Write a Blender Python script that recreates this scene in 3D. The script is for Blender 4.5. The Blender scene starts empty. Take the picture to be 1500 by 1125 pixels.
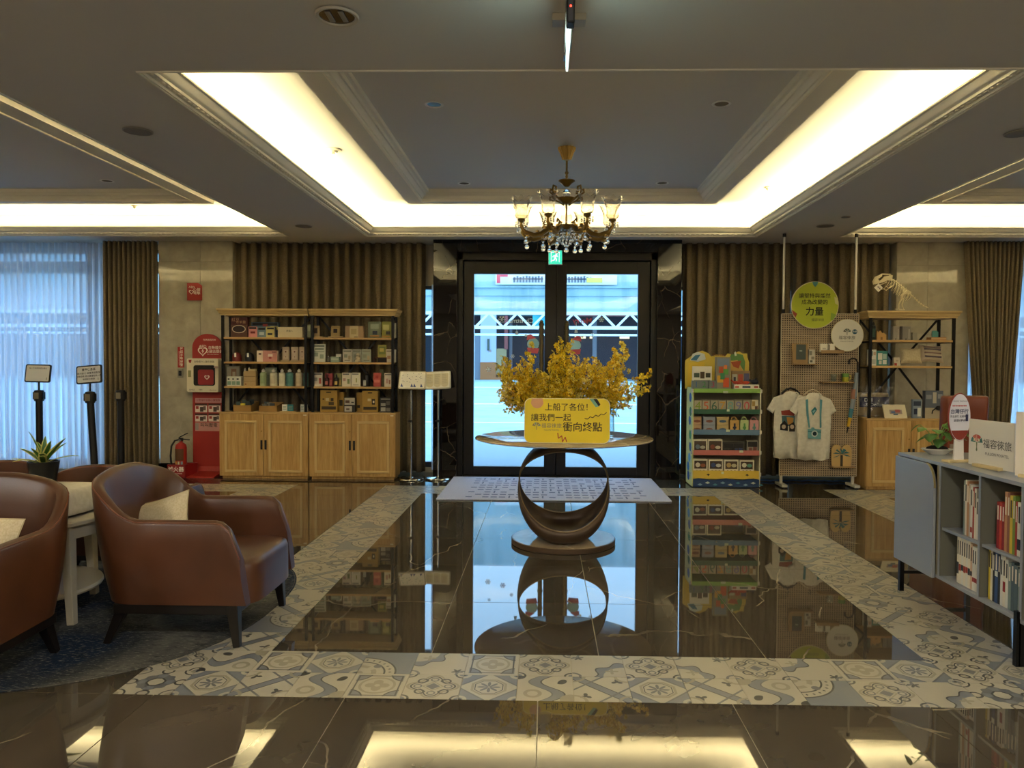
import bpy, math, random
from mathutils import Vector, Matrix, Euler
R = random.Random(7)
PI = math.pi
scene = bpy.context.scene
COL = scene.collection

# ---------------------------------------------------------------- camera
FPX = 1100.0
YAW, PITCH, ROLL = 0.0242, 0.0268, 0.0055
CX, CY = 771.4, 562.5
cam_rot = Matrix.Rotation(YAW, 3, 'Z') @ Matrix.Rotation(PI/2-PITCH, 3, 'X') @ Matrix.Rotation(ROLL, 3, 'Z')
CAM = Vector((0, 0, 1.3))
cd = bpy.data.cameras.new('camera'); cam = bpy.data.objects.new('camera', cd); COL.objects.link(cam)
cam.matrix_world = Matrix.Translation(CAM) @ cam_rot.to_4x4()
cd.sensor_fit = 'HORIZONTAL'; cd.sensor_width = 36; cd.lens = 36*FPX/1500
cd.shift_x = -(CX-750)/1500; cd.clip_end = 300; cd.clip_start = 0.02
scene.camera = cam

def ray(px, py): return cam_rot @ Vector(((px-CX)/FPX, -(py-CY)/FPX, -1))
def at(px, py, Y):            # point of the photograph at depth Y
    d = ray(px, py); return CAM + d*(Y/d.y)
def atz(px, py, z):           # point of the photograph at height z
    d = ray(px, py); return CAM + d*((z-CAM.z)/d.z)
def atx(px, py, X):
    d = ray(px, py); return CAM + d*(X/d.x)

# ---------------------------------------------------------------- world, lights, exposure
w = bpy.data.worlds.new('world'); scene.world = w; w.use_nodes = True
nt = w.node_tree; bg = nt.nodes['Background']
bg.inputs[0].default_value = (0.38, 0.66, 1.0, 1); bg.inputs[1].default_value = 3.5
scene.view_settings.view_transform = 'Standard'; scene.view_settings.look = 'None'
scene.view_settings.gamma = 1; scene.view_settings.use_curve_mapping = False
scene.view_settings.exposure = 0.22
scene.cycles.use_denoising = True
scene.cycles.max_bounces = 8; scene.cycles.diffuse_bounces = 4; scene.cycles.glossy_bounces = 4
scene.cycles.transmission_bounces = 6; scene.cycles.transparent_max_bounces = 12
scene.cycles.sample_clamp_indirect = 25; scene.cycles.caustics_refractive = False; scene.cycles.caustics_reflective = False

LED = (1.0, 0.85, 0.45)
def area(name, loc, size, size_y, rot, power, color):
    l = bpy.data.lights.new(name, 'AREA'); l.shape = 'RECTANGLE'; l.size = size; l.size_y = size_y
    l.energy = power; l.color = color
    o = bpy.data.objects.new(name, l); COL.objects.link(o); o.location = loc; o.rotation_euler = rot
    return o
# trays of the ceiling: (x0, x1, y0, y1)
TRAYS = [(-7.12, -2.845, 3.61, 8.28), (-1.98, 2.30, 3.61, 8.28), (3.19, 7.47, 3.61, 8.28),
         (-7.12, -2.845, -2.9, 1.9), (-1.98, 2.30, -2.9, 1.9), (3.19, 7.47, -2.9, 1.9)]
LEDW = 12.5         # watts per metre of cove strip
for (x0, x1, y0, y1) in TRAYS:
    e = 0.06; z = 2.716
    k = LEDW
    area('cove_strip_light', (x0-e, (y0+y1)/2, z), y1-y0, 0.02, (PI+0.8, 0, PI/2), k*(y1-y0), LED)
    area('cove_strip_light', (x1+e, (y0+y1)/2, z), y1-y0, 0.02, (PI-0.8, 0, PI/2), k*(y1-y0), LED)
    area('cove_strip_light', ((x0+x1)/2, y0-e, z), x1-x0, 0.02, (PI-0.8, 0, 0), k*(x1-x0), LED)
    area('cove_strip_light', ((x0+x1)/2, y1+e, z), x1-x0, 0.02, (PI+0.8, 0, 0), k*(x1-x0), LED)
# unseen fill lights added behind the camera to brighten lobby and ceiling
for x in (-4.6, 0.2, 5.0):
    l = bpy.data.lights.new('rear_fill_disk', 'AREA'); l.shape = 'DISK'; l.size = 0.35; l.energy = 80; l.color = (1.0, 0.95, 0.88)
    o = bpy.data.objects.new('rear_fill_disk', l); COL.objects.link(o); o.location = (x, -0.3, 2.98)
    l = bpy.data.lights.new('rear_fill_point', 'POINT'); l.energy = 30; l.shadow_soft_size = 0.2; l.color = (1.0, 0.93, 0.82)  # bare point fill added to lift the inner tray ceiling, no fitting
    o = bpy.data.objects.new('rear_fill_point', l); COL.objects.link(o); o.location = (x, -1.6, 1.75)

# ---------------------------------------------------------------- materials
def lin(c): return c/12.92 if c <= 0.04045 else ((c+0.055)/1.055)**2.4
def hx(s):
    s = s.lstrip('#'); return tuple(lin(int(s[i:i+2], 16)/255) for i in (0, 2, 4))
MC = {}
def mat(col, rough=0.6, metal=0.0, emit=0.0, spec=0.5, coat=0.0, name=None, trans=0.0, ior=1.45):
    key = (col, rough, metal, emit, spec, coat, trans, ior)
    if key in MC: return MC[key]
    m = bpy.data.materials.new(name or 'paint_'+str(col)); m.use_nodes = True
    b = m.node_tree.nodes['Principled BSDF']
    c = hx(col) if isinstance(col, str) else col
    b.inputs['Base Color'].default_value = (*c, 1); b.inputs['Roughness'].default_value = rough
    b.inputs['Metallic'].default_value = metal; b.inputs['Specular IOR Level'].default_value = spec
    b.inputs['Coat Weight'].default_value = coat; b.inputs['Transmission Weight'].default_value = trans
    b.inputs['IOR'].default_value = ior
    if emit:
        b.inputs['Emission Color'].default_value = (*c, 1); b.inputs['Emission Strength'].default_value = emit
    MC[key] = m
    return m

class E:
    """tiny expression helper over shader math nodes"""
    nt = None
    def __init__(s, sock): s.s = sock
    @staticmethod
    def op(o, *a, clamp=False):
        n = E.nt.nodes.new('ShaderNodeMath'); n.operation = o; n.use_clamp = clamp
        for i, v in enumerate(a):
            if isinstance(v, E): E.nt.links.new(v.s, n.inputs[i])
            else: n.inputs[i].default_value = v
        return E(n.outputs[0])
    def __add__(s, o): return E.op('ADD', s, o)
    __radd__ = __add__
    def __sub__(s, o): return E.op('SUBTRACT', s, o)
    def __rsub__(s, o): return E.op('SUBTRACT', o, s)
    def __mul__(s, o): return E.op('MULTIPLY', s, o)
    __rmul__ = __mul__
    def __truediv__(s, o): return E.op('DIVIDE', s, o)
    def __lt__(s, o): return E.op('LESS_THAN', s, o)
    def __gt__(s, o): return E.op('GREATER_THAN', s, o)
    def __abs__(s): return E.op('ABSOLUTE', s)
def fmin(a, b): return E.op('MINIMUM', a, b)
def fmax(a, b): return E.op('MAXIMUM', a, b)
def fsin(a): return E.op('SINE', a)
def fcos(a): return E.op('COSINE', a)
def fhyp(a, b): return E.op('SQRT', a*a+b*b)
def ffract(a): return E.op('FRACT', a)
def near(a, c, w_): return abs(a-c) < w_
def mixc(a, b, f):
    n = E.nt.nodes.new('ShaderNodeMix'); n.data_type = 'RGBA'
    for s_, v in ((n.inputs[6], a), (n.inputs[7], b)):
        if isinstance(v, tuple): s_.default_value = (*v, 1)
        else: E.nt.links.new(v, s_)
    if isinstance(f, E): E.nt.links.new(f.s, n.inputs[0])
    else: n.inputs[0].default_value = f
    return n.outputs[2]
def newmat(name, rough=0.5, spec=0.5, metal=0.0):
    m = bpy.data.materials.new(name); m.use_nodes = True; E.nt = m.node_tree
    b = m.node_tree.nodes['Principled BSDF']
    b.inputs['Roughness'].default_value = rough; b.inputs['Specular IOR Level'].default_value = spec; b.inputs['Metallic'].default_value = metal
    return m, b
def coords(kind='Object', scale=(1, 1, 1), rand=False):
    tc = E.nt.nodes.new('ShaderNodeTexCoord'); mp = E.nt.nodes.new('ShaderNodeMapping')
    E.nt.links.new(tc.outputs[kind], mp.inputs[0]); mp.inputs['Scale'].default_value = scale
    if rand:
        oi = E.nt.nodes.new('ShaderNodeObjectInfo'); v = E.nt.nodes.new('ShaderNodeVectorMath'); v.operation = 'SCALE'
        v.inputs[0].default_value = (37, 19, 11); E.nt.links.new(oi.outputs['Random'], v.inputs['Scale']); E.nt.links.new(v.outputs[0], mp.inputs['Location'])
    return mp.outputs[0]
def noise(vec, scale, detail=4, rough=0.55, dist=0.0):
    n = E.nt.nodes.new('ShaderNodeTexNoise'); E.nt.links.new(vec, n.inputs['Vector'])
    n.inputs['Scale'].default_value = scale; n.inputs['Detail'].default_value = detail
    n.inputs['Roughness'].default_value = rough; n.inputs['Distortion'].default_value = dist
    return E(n.outputs['Fac'])
def ramp(f, stops):
    n = E.nt.nodes.new('ShaderNodeValToRGB'); E.nt.links.new(f.s, n.inputs[0]); cr = n.color_ramp
    while len(cr.elements) < len(stops): cr.elements.new(0.5)
    for e_, (p_, c_) in zip(cr.elements, stops):
        e_.position = p_; e_.color = (*(hx(c_) if isinstance(c_, str) else c_), 1)
    return n.outputs[0]
def bump(b, h, strength=0.3, dist=0.01):
    n = E.nt.nodes.new('ShaderNodeBump'); n.inputs['Strength'].default_value = strength; n.inputs['Distance'].default_value = dist
    E.nt.links.new(h.s if isinstance(h, E) else h, n.inputs['Height']); E.nt.links.new(n.outputs[0], b.inputs['Normal'])

def marble(name, base, dark, vein, rough, scale, veinw=0.012, spec=0.5, rand=True, cloud=1.0, wav=0.0, ior=1.5, vop=0.5):
    m, b = newmat(name, rough, spec); b.inputs['IOR'].default_value = ior
    v = coords('Object', rand=rand)
    n1 = noise(v, scale*cloud, 5, 0.6, 0.4)
    c = ramp(n1, [(0.3, dark), (0.7, base)])
    n3 = noise(v, scale*1.1, 2, 0.5, 0.0)
    nz = E.nt.nodes.new('ShaderNodeTexNoise'); E.nt.links.new(v, nz.inputs['Vector']); nz.inputs['Scale'].default_value = scale*1.3; nz.inputs['Detail'].default_value = 4
    sc_ = E.nt.nodes.new('ShaderNodeVectorMath'); sc_.operation = 'SCALE'; E.nt.links.new(nz.outputs['Color'], sc_.inputs[0]); sc_.inputs['Scale'].default_value = 0.55/scale
    ad = E.nt.nodes.new('ShaderNodeVectorMath'); ad.operation = 'ADD'; E.nt.links.new(v, ad.inputs[0]); E.nt.links.new(sc_.outputs[0], ad.inputs[1])
    st_ = E.nt.nodes.new('ShaderNodeVectorMath'); st_.operation = 'MULTIPLY'; E.nt.links.new(ad.outputs[0], st_.inputs[0]); st_.inputs[1].default_value = (1, 0.55, 0.8)
    vo = E.nt.nodes.new('ShaderNodeTexVoronoi'); vo.feature = 'DISTANCE_TO_EDGE'; E.nt.links.new(st_.outputs[0], vo.inputs['Vector']); vo.inputs['Scale'].default_value = scale*0.9
    d_ = E(vo.outputs['Distance'])
    msk = (d_ < veinw) * fmin(fmax((n3-0.44)*7.0, 0.0), 1.0)
    c = mixc(c, hx(vein), msk*vop)
    E.nt.links.new(c, b.inputs['Base Color'])
    if wav:
        bump(b, noise(v, 1.3, 1, 0.4), wav, 0.02)
    return m
M_FLOOR = marble('polished_brown_marble', '554d40', '413a30', 'a89c84', 0.022, 1.5, veinw=0.0045, wav=0.007, ior=1.75, vop=0.6)
M_WALLM = marble('grey_marble_wall', 'b7af9b', '9f9886', 'b9b09a', 0.03, 1.8, veinw=0.012, cloud=3.4, vop=0.3)
M_BLACKM = marble('black_marble', '16120f', '0b0908', '8a7a60', 0.03, 4.0, veinw=0.010, vop=0.4)
M_GROUT = mat('a89f88', 0.7)
M_CEIL = mat('dad6cf', 0.85, name='ceiling_paint')
M_CEILW = mat('e8e2d4', 0.8, name='ceiling_cream')
M_CROWN = mat('eee8da', 0.6, name='moulding_paint')

def wood(name, a, b_, rough=0.45, axis='z', fine=1.0):
    m, b = newmat(name, rough, 0.35)
    sc = {'x': (0.6, 9, 9), 'z': (9, 9, 0.6), 'y': (9, 0.6, 9)}[axis]
    v = coords('Object', tuple(k*fine for k in sc), rand=True)
    n = noise(v, 3.5, 5, 0.65, 0.3); n2 = noise(v, 14, 2, 0.5)
    E.nt.links.new(ramp(n*0.75+n2*0.25, [(0.36, b_), (0.62, a)]), b.inputs['Base Color'])
    return m
M_WOODV = wood('oak_vertical', 'c9a468', 'ab8449')
M_WOODH = wood('oak_horizontal', 'd2b078', 'b48e54', axis='x')
M_WOODL = mat('cfb27a', 0.4, name='oak_moulding')
M_PEG = None
M_BLACK = mat('0c0b0b', 0.45)
M_METALB = mat('131211', 0.35, 0.6)
M_BRONZE = mat('4d3e30', 0.42, 0.35)
M_GOLD = mat('94783e', 0.34, 0.8)
M_CHROME = mat('b8b8b4', 0.18, 1.0)
M_WHITE = mat('efece2', 0.5)
M_CREAM = mat('e3d9bd', 0.55)

def thin_glass(name, tint=(0.95, 0.98, 0.98), refl=1.0, rough=0.0):
    m = bpy.data.materials.new(name); m.use_nodes = True; t = m.node_tree; t.nodes.clear()
    o = t.nodes.new('ShaderNodeOutputMaterial'); mx = t.nodes.new('ShaderNodeMixShader')
    tr = t.nodes.new('ShaderNodeBsdfTransparent'); tr.inputs[0].default_value = (*tint, 1)
    gl = t.nodes.new('ShaderNodeBsdfGlossy'); gl.inputs['Roughness'].default_value = rough
    lw = t.nodes.new('ShaderNodeLayerWeight'); pw = t.nodes.new('ShaderNodeMath'); pw.operation = 'POWER'; pw.inputs[1].default_value = 4.0; t.links.new(lw.outputs['Facing'], pw.inputs[0])
    fr = t.nodes.new('ShaderNodeMath'); fr.operation = 'MULTIPLY_ADD'; fr.inputs[1].default_value = 0.9; fr.inputs[2].default_value = 0.045; t.links.new(pw.outputs[0], fr.inputs[0])
    mu = t.nodes.new('ShaderNodeMath'); mu.operation = 'MULTIPLY'; mu.use_clamp = True; mu.inputs[1].default_value = refl
    t.links.new(fr.outputs[0], mu.inputs[0]); t.links.new(mu.outputs[0], mx.inputs[0])
    t.links.new(tr.outputs[0], mx.inputs[1]); t.links.new(gl.outputs[0], mx.inputs[2]); t.links.new(mx.outputs[0], o.inputs[0])
    return m
M_GLASS = thin_glass('window_glass')
M_VASE = thin_glass('vase_glass', (0.88, 0.93, 0.93), 2.0)
M_SHADE = thin_glass('shade_glass', (0.97, 0.96, 0.93), 1.7, 0.06)
M_CRYSTAL = mat((1, 1, 1), 0.0, trans=1.0, ior=1.6, name='crystal')
M_BAG = thin_glass('clear_plastic', (0.9, 0.9, 0.88), 2.2, 0.15)

def fabric_sheer():
    m = bpy.data.materials.new('sheer_fabric'); m.use_nodes = True; t = m.node_tree; t.nodes.clear()
    o = t.nodes.new('ShaderNodeOutputMaterial'); a = t.nodes.new('ShaderNodeMixShader'); b = t.nodes.new('ShaderNodeMixShader')
    tr = t.nodes.new('ShaderNodeBsdfTransparent'); tl = t.nodes.new('ShaderNodeBsdfTranslucent'); df = t.nodes.new('ShaderNodeBsdfDiffuse')
    tr.inputs[0].default_value = (0.92, 0.93, 0.98, 1)
    tl.inputs[0].default_value = (0.90, 0.91, 0.97, 1); df.inputs[0].default_value = (0.75, 0.76, 0.82, 1)
    a.inputs[0].default_value = 0.15; t.links.new(tl.outputs[0], a.inputs[1]); t.links.new(df.outputs[0], a.inputs[2])
    lw = t.nodes.new('ShaderNodeLayerWeight'); lw.inputs[0].default_value = 0.5
    mr = t.nodes.new('ShaderNodeMapRange'); mr.inputs['To Min'].default_value = 0.58; mr.inputs['To Max'].default_value = 1.0
    t.links.new(lw.outputs['Facing'], mr.inputs[0]); t.links.new(mr.outputs[0], b.inputs[0])
    t.links.new(tr.outputs[0], b.inputs[1]); t.links.new(a.outputs[0], b.inputs[2]); t.links.new(b.outputs[0], o.inputs[0])
    return m
M_SHEER = fabric_sheer()
def cloth(name, a, b_, scale=60, rough=0.9, strength=0.15, stretch=(1, 1, 1)):
    m, b = newmat(name, rough, 0.2)
    v = coords('Object', stretch)
    n = noise(v, scale, 3, 0.6)
    E.nt.links.new(ramp(n, [(0.35, b_), (0.65, a)]), b.inputs['Base Color']); bump(b, n, strength, 0.003)
    return m
M_CURT = cloth('taupe_curtain', '80735a', '6e624c', 90)
M_LEATHER, _b = newmat('tan_leather', 0.36, 0.5)
_n = noise(coords(), 4, 3, 0.5); E.nt.links.new(ramp(_n, [(0.3, '452818'), (0.7, '55321f')]), _b.inputs['Base Color'])
bump(_b, noise(coords(), 260, 2, 0.5), 0.12, 0.002)
M_PILLOW = cloth('cream_linen', 'd0c4a6', 'bfb191', 120)
M_TCLOTH = cloth('cream_tablecloth', 'd8d0bd', 'ccc3ae', 40)
M_DARKW = mat('15100d', 0.35, name='black_stained_wood')

# ---------------------------------------------------------------- mesh builder
class MB:
    def __init__(s): s.v = []; s.f = []; s.m = []
    def add(s, vs, fs, mi=0):
        o = len(s.v); s.v += [tuple(p) for p in vs]; s.f += [tuple(i+o for i in f) for f in fs]; s.m += [mi]*len(fs); return s
    def box(s, x0, x1, y0, y1, z0, z1, mi=0):
        return s.add([(x0,y0,z0),(x1,y0,z0),(x1,y1,z0),(x0,y1,z0),(x0,y0,z1),(x1,y0,z1),(x1,y1,z1),(x0,y1,z1)],
                     [(0,3,2,1),(4,5,6,7),(0,1,5,4),(1,2,6,5),(2,3,7,6),(3,0,4,7)], mi)
    def bar(s, a, b, w_, h_=None, mi=0, w2=None, h2=None, up=(0, 0, 1)):   # square bar from a to b, may taper
        a = Vector(a); b = Vector(b); h_ = h_ or w_; w2 = w2 or w_; h2 = h2 or h_
        d = (b-a).normalized(); u = Vector(up)
        if abs(d.dot(u)) > 0.95: u = Vector((0, 1, 0))
        sx = d.cross(u).normalized(); sy = sx.cross(d).normalized(); vs = []
        for p, ww, hh in ((a, w_, h_), (b, w2, h2)):
            for i, j in ((-1,-1),(1,-1),(1,1),(-1,1)): vs.append(p+sx*i*ww/2+sy*j*hh/2)
        return s.add(vs, [(0,3,2,1),(4,5,6,7),(0,1,5,4),(1,2,6,5),(2,3,7,6),(3,0,4,7)], mi)
    def tube(s, pts, r, n=8, mi=0, cap=True):
        pts = [Vector(p) for p in pts]; rs = r if isinstance(r, (list, tuple)) else [r]*len(pts)
        vs = []; fs = []; prev = None
        for i, p in enumerate(pts):
            d = (pts[min(i+1, len(pts)-1)]-pts[max(i-1, 0)]).normalized()
            if prev is None:
                u = Vector((0, 0, 1)) if abs(d.z) < 0.9 else Vector((1, 0, 0)); a = d.cross(u).normalized()
            else: a = (prev - d*prev.dot(d)).normalized()
            prev = a; b = d.cross(a)
            for k in range(n):
                t = 2*PI*k/n; vs.append(p+(a*math.cos(t)+b*math.sin(t))*rs[i])
        for i in range(len(pts)-1):
            for k in range(n):
                k2 = (k+1) % n; fs.append((i*n+k, (i+1)*n+k, (i+1)*n+k2, i*n+k2)[::-1])
        if cap: fs += [tuple(range(n)), tuple(range((len(pts)-1)*n, len(pts)*n))[::-1]]
        return s.add(vs, fs, mi)
    def lathe(s, prof, n=24, mi=0, c=(0, 0, 0), flute=0, famp=0.0):
        vs = []; fs = []
        for (r, z) in prof:
            for k in range(n):
                t = 2*PI*k/n; rr = r*(1+famp*math.cos(flute*t)) if flute else r
                vs.append((c[0]+rr*math.cos(t), c[1]+rr*math.sin(t), c[2]+z))
        for i in range(len(prof)-1):
            for k in range(n):
                k2 = (k+1) % n; fs.append((i*n+k, i*n+k2, (i+1)*n+k2, (i+1)*n+k))
        return s.add(vs, fs, mi)
    def disc(s, c, r, z0, z1, n=24, mi=0, ry=None):
        ry = ry or r
        vs = [(c[0]+r*math.cos(2*PI*k/n), c[1]+ry*math.sin(2*PI*k/n), z) for z in (z0, z1) for k in range(n)]
        fs = [tuple(range(n))[::-1], tuple(range(n, 2*n))]+[(k, (k+1) % n, n+(k+1) % n, n+k) for k in range(n)]
        return s.add(vs, fs, mi)
    def ball(s, c, r, n=10, mi=0, sc=(1, 1, 1)):
        vs = [(c[0], c[1], c[2]-r*sc[2])]; fs = []; h = n//2
        for i in range(1, h):
            ph = -PI/2+PI*i/h
            for k in range(n):
                t = 2*PI*k/n; vs.append((c[0]+r*sc[0]*math.cos(ph)*math.cos(t), c[1]+r*sc[1]*math.cos(ph)*math.sin(t), c[2]+r*sc[2]*math.sin(ph)))
        vs.append((c[0], c[1], c[2]+r*sc[2])); L = len(vs)-1
        for k in range(n):
            k2 = (k+1) % n; fs.append((0, 1+k2, 1+k)); fs.append((L, 1+(h-2)*n+k, 1+(h-2)*n+k2))
        for i in range(h-2):
            for k in range(n):
                k2 = (k+1) % n; fs.append((1+i*n+k, 1+i*n+k2, 1+(i+1)*n+k2, 1+(i+1)*n+k))
        return s.add(vs, fs, mi)
    def prism(s, poly, t0, t1, plane='xz', mi=0):
        """polygon extruded; plane xz -> thickness along y"""
        n = len(poly)
        def P(a, b, t): return {'xz': (a, t, b), 'xy': (a, b, t), 'yz': (t, a, b)}[plane]
        vs = [P(a, b, t0) for a, b in poly]+[P(a, b, t1) for a, b in poly]
        return s.add(vs, [tuple(range(n)), tuple(range(n, 2*n))[::-1]]+[(k, n+k, n+(k+1) % n, (k+1) % n) for k in range(n)], mi)
    def grid(s, fn, nu, nv, mi=0, closed_u=False):
        vs = [fn(i/nu, j/nv) for j in range(nv+1) for i in range(nu + (0 if closed_u else 1))]
        W = nu if closed_u else nu+1; fs = []
        for j in range(nv):
            for i in range(nu):
                a = j*W+i; b = j*W+(i+1) % W; fs.append((a, b, b+W, a+W))
        return s.add(vs, fs, mi)
    def xf(s, m): s.v = [tuple(m @ Vector(p)) for p in s.v]; return s
    def build(s, name, mats, parent=None, loc=None, rot=None, smooth=False, bevel=0, label=None, kind=None, solid=0, sub=0, sub_off=None, seg=2):
        me = bpy.data.meshes.new(name)
        off = Vector(sub_off) if sub_off is not None else Vector((0, 0, 0))
        me.from_pydata([tuple(Vector(p)-off) for p in s.v], [], s.f)
        if not isinstance(mats, (list, tuple)): mats = [mats]
        for m_ in mats: me.materials.append(m_)
        if len(mats) > 1: me.polygons.foreach_set('material_index', s.m)
        me.update()
        import bmesh
        bm = bmesh.new(); bm.from_mesh(me); bmesh.ops.recalc_face_normals(bm, faces=bm.faces); bm.to_mesh(me); bm.free()
        if smooth:
            me.polygons.foreach_set('use_smooth', [True]*len(me.polygons))
            if smooth != 'all': me.set_sharp_from_angle(angle=0.7)
        o = bpy.data.objects.new(name, me); COL.objects.link(o)
        if parent: o.parent = parent
        if loc is not None: o.location = loc
        if rot is not None: o.rotation_euler = rot
        if label: o['label'] = label
        if kind: o['kind'] = kind
        if solid: md = o.modifiers.new('s', 'SOLIDIFY'); md.thickness = solid; md.offset = 0
        if bevel:
            md = o.modifiers.new('b', 'BEVEL'); md.width = bevel; md.segments = seg; md.limit_method = 'ANGLE'; md.angle_limit = 0.6
        if sub: md = o.modifiers.new('u', 'SUBSURF'); md.levels = sub; md.render_levels = sub
        return o

def rrect(w_, h_, r, n=5, cx=0, cz=0):
    p = []
    for (sx, sz, a0) in ((1, 1, 0), (-1, 1, PI/2), (-1, -1, PI), (1, -1, 1.5*PI)):
        for k in range(n+1):
            a = a0+PI/2*k/n; p.append((cx+sx*(w_/2-r)+r*math.cos(a), cz+sz*(h_/2-r)+r*math.sin(a)))
    return p
def tag(o, label, cat, group=None, kind=None):
    o['label'] = label; o['category'] = cat
    if group: o['group'] = group
    if kind: o['kind'] = kind
    return o
def thing(name, label, cat, loc=(0, 0, 0), rz=0, group=None):
    o = bpy.data.objects.new(name, None); COL.objects.link(o); o.empty_display_size = 0.1
    o.location = loc; o.rotation_euler = (0, 0, rz)
    return tag(o, label, cat, group)
def copy_tree(o, parent=None):
    c = o.copy(); COL.objects.link(c); c.parent = parent
    for ch in list(o.children): copy_tree(ch, c)
    return c

TXC = {}
def text_mesh(s, bold=0.0, extrude=0.01):
    key = (s, bold, extrude)
    if key in TXC: return TXC[key]
    cu = bpy.data.curves.new('t', 'FONT'); cu.body = s; cu.size = 1; cu.align_x = 'CENTER'; cu.align_y = 'CENTER'
    cu.extrude = extrude; cu.offset = bold; cu.resolution_u = 3
    o = bpy.data.objects.new('t', cu); COL.objects.link(o)
    dg = bpy.context.evaluated_depsgraph_get(); me = bpy.data.meshes.new_from_object(o.evaluated_get(dg))
    bpy.data.objects.remove(o); TXC[key] = me
    return me
def text(s, size, parent, loc, material, rot=(PI/2, 0, 0), bold=0.0, name='lettering', sx=1.0, label=None):
    me = text_mesh(s, bold).copy(); me.materials.clear(); me.materials.append(material)
    o = bpy.data.objects.new(name, me); COL.objects.link(o); o.parent = parent
    o.location = loc; o.rotation_euler = rot; o.scale = (size*sx, size, size*0.1)
    if label: o['label'] = label
    return o
ORD = ['first', 'second', 'third', 'fourth', 'fifth', 'sixth', 'seventh', 'eighth', 'ninth', 'tenth', 'eleventh', 'twelfth', 'thirteenth', 'fourteenth']
# ================================================================ THE SETTING
def structure(o, label): o['kind'] = 'structure'; o['label'] = label; return o
# ---- floor
fl = structure(MB().box(-8, 8, -4, 9.05, -0.12, -0.004).build('floor', M_GROUT), 'lobby floor of polished brown marble with patterned tile borders')
NT = [0]
def marble_tile(x0, x1, y0, y1, g=0.0022):
    o = MB().box(x0+g, x1-g, y0+g, y1-g, -0.012, 0).build('tile', M_FLOOR, fl, sub_off=((x0+x1)/2, (y0+y1)/2, 0), loc=((x0+x1)/2, (y0+y1)/2, 0)); NT[0] += 1
def seams(a, b, step, off=None):
    s = [a]; k = off if off is not None else a+step
    while k < b-0.05:
        if k > a+0.05: s.append(k)
        k += step
    return s+[b]
def field(xs, ys):
    for i in range(len(xs)-1):
        for j in range(len(ys)-1): marble_tile(xs[i], xs[i+1], ys[j], ys[j+1])
YS = seams(3.325, 7.45, 0.7475, 4.05)
field([-1.225, -0.50, 0.248, 0.99, 1.69], YS)
field(seams(-6.62, -3.08, 0.7475), YS); field(seams(3.38, 6.8, 0.7475), YS)
YC = seams(2.866, 7.91, 0.7475, 3.55)
field([-2.62, -1.685], YC); field([2.155, 2.92], YC)
field([-6.62]+[-6.02, -5.27, -4.52, -3.77, -3.02, -2.27, -1.52, -0.77, -0.02, 0.728, 1.475, 2.22, 2.97, 3.72, 4.47, 5.22, 5.97, 6.8], [1.45, 2.16, 2.866])
field(seams(-6.62, 6.8, 0.7475, -5.9), [7.91, 8.66])
big = [(-8, 8, -4, 1.45), (-8, -6.62, 1.45, 9.0), (6.8, 8, 1.45, 9.0), (-6.62, 6.8, 8.66, 9.0)]
for a in big:
    marble_tile(*a)
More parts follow.
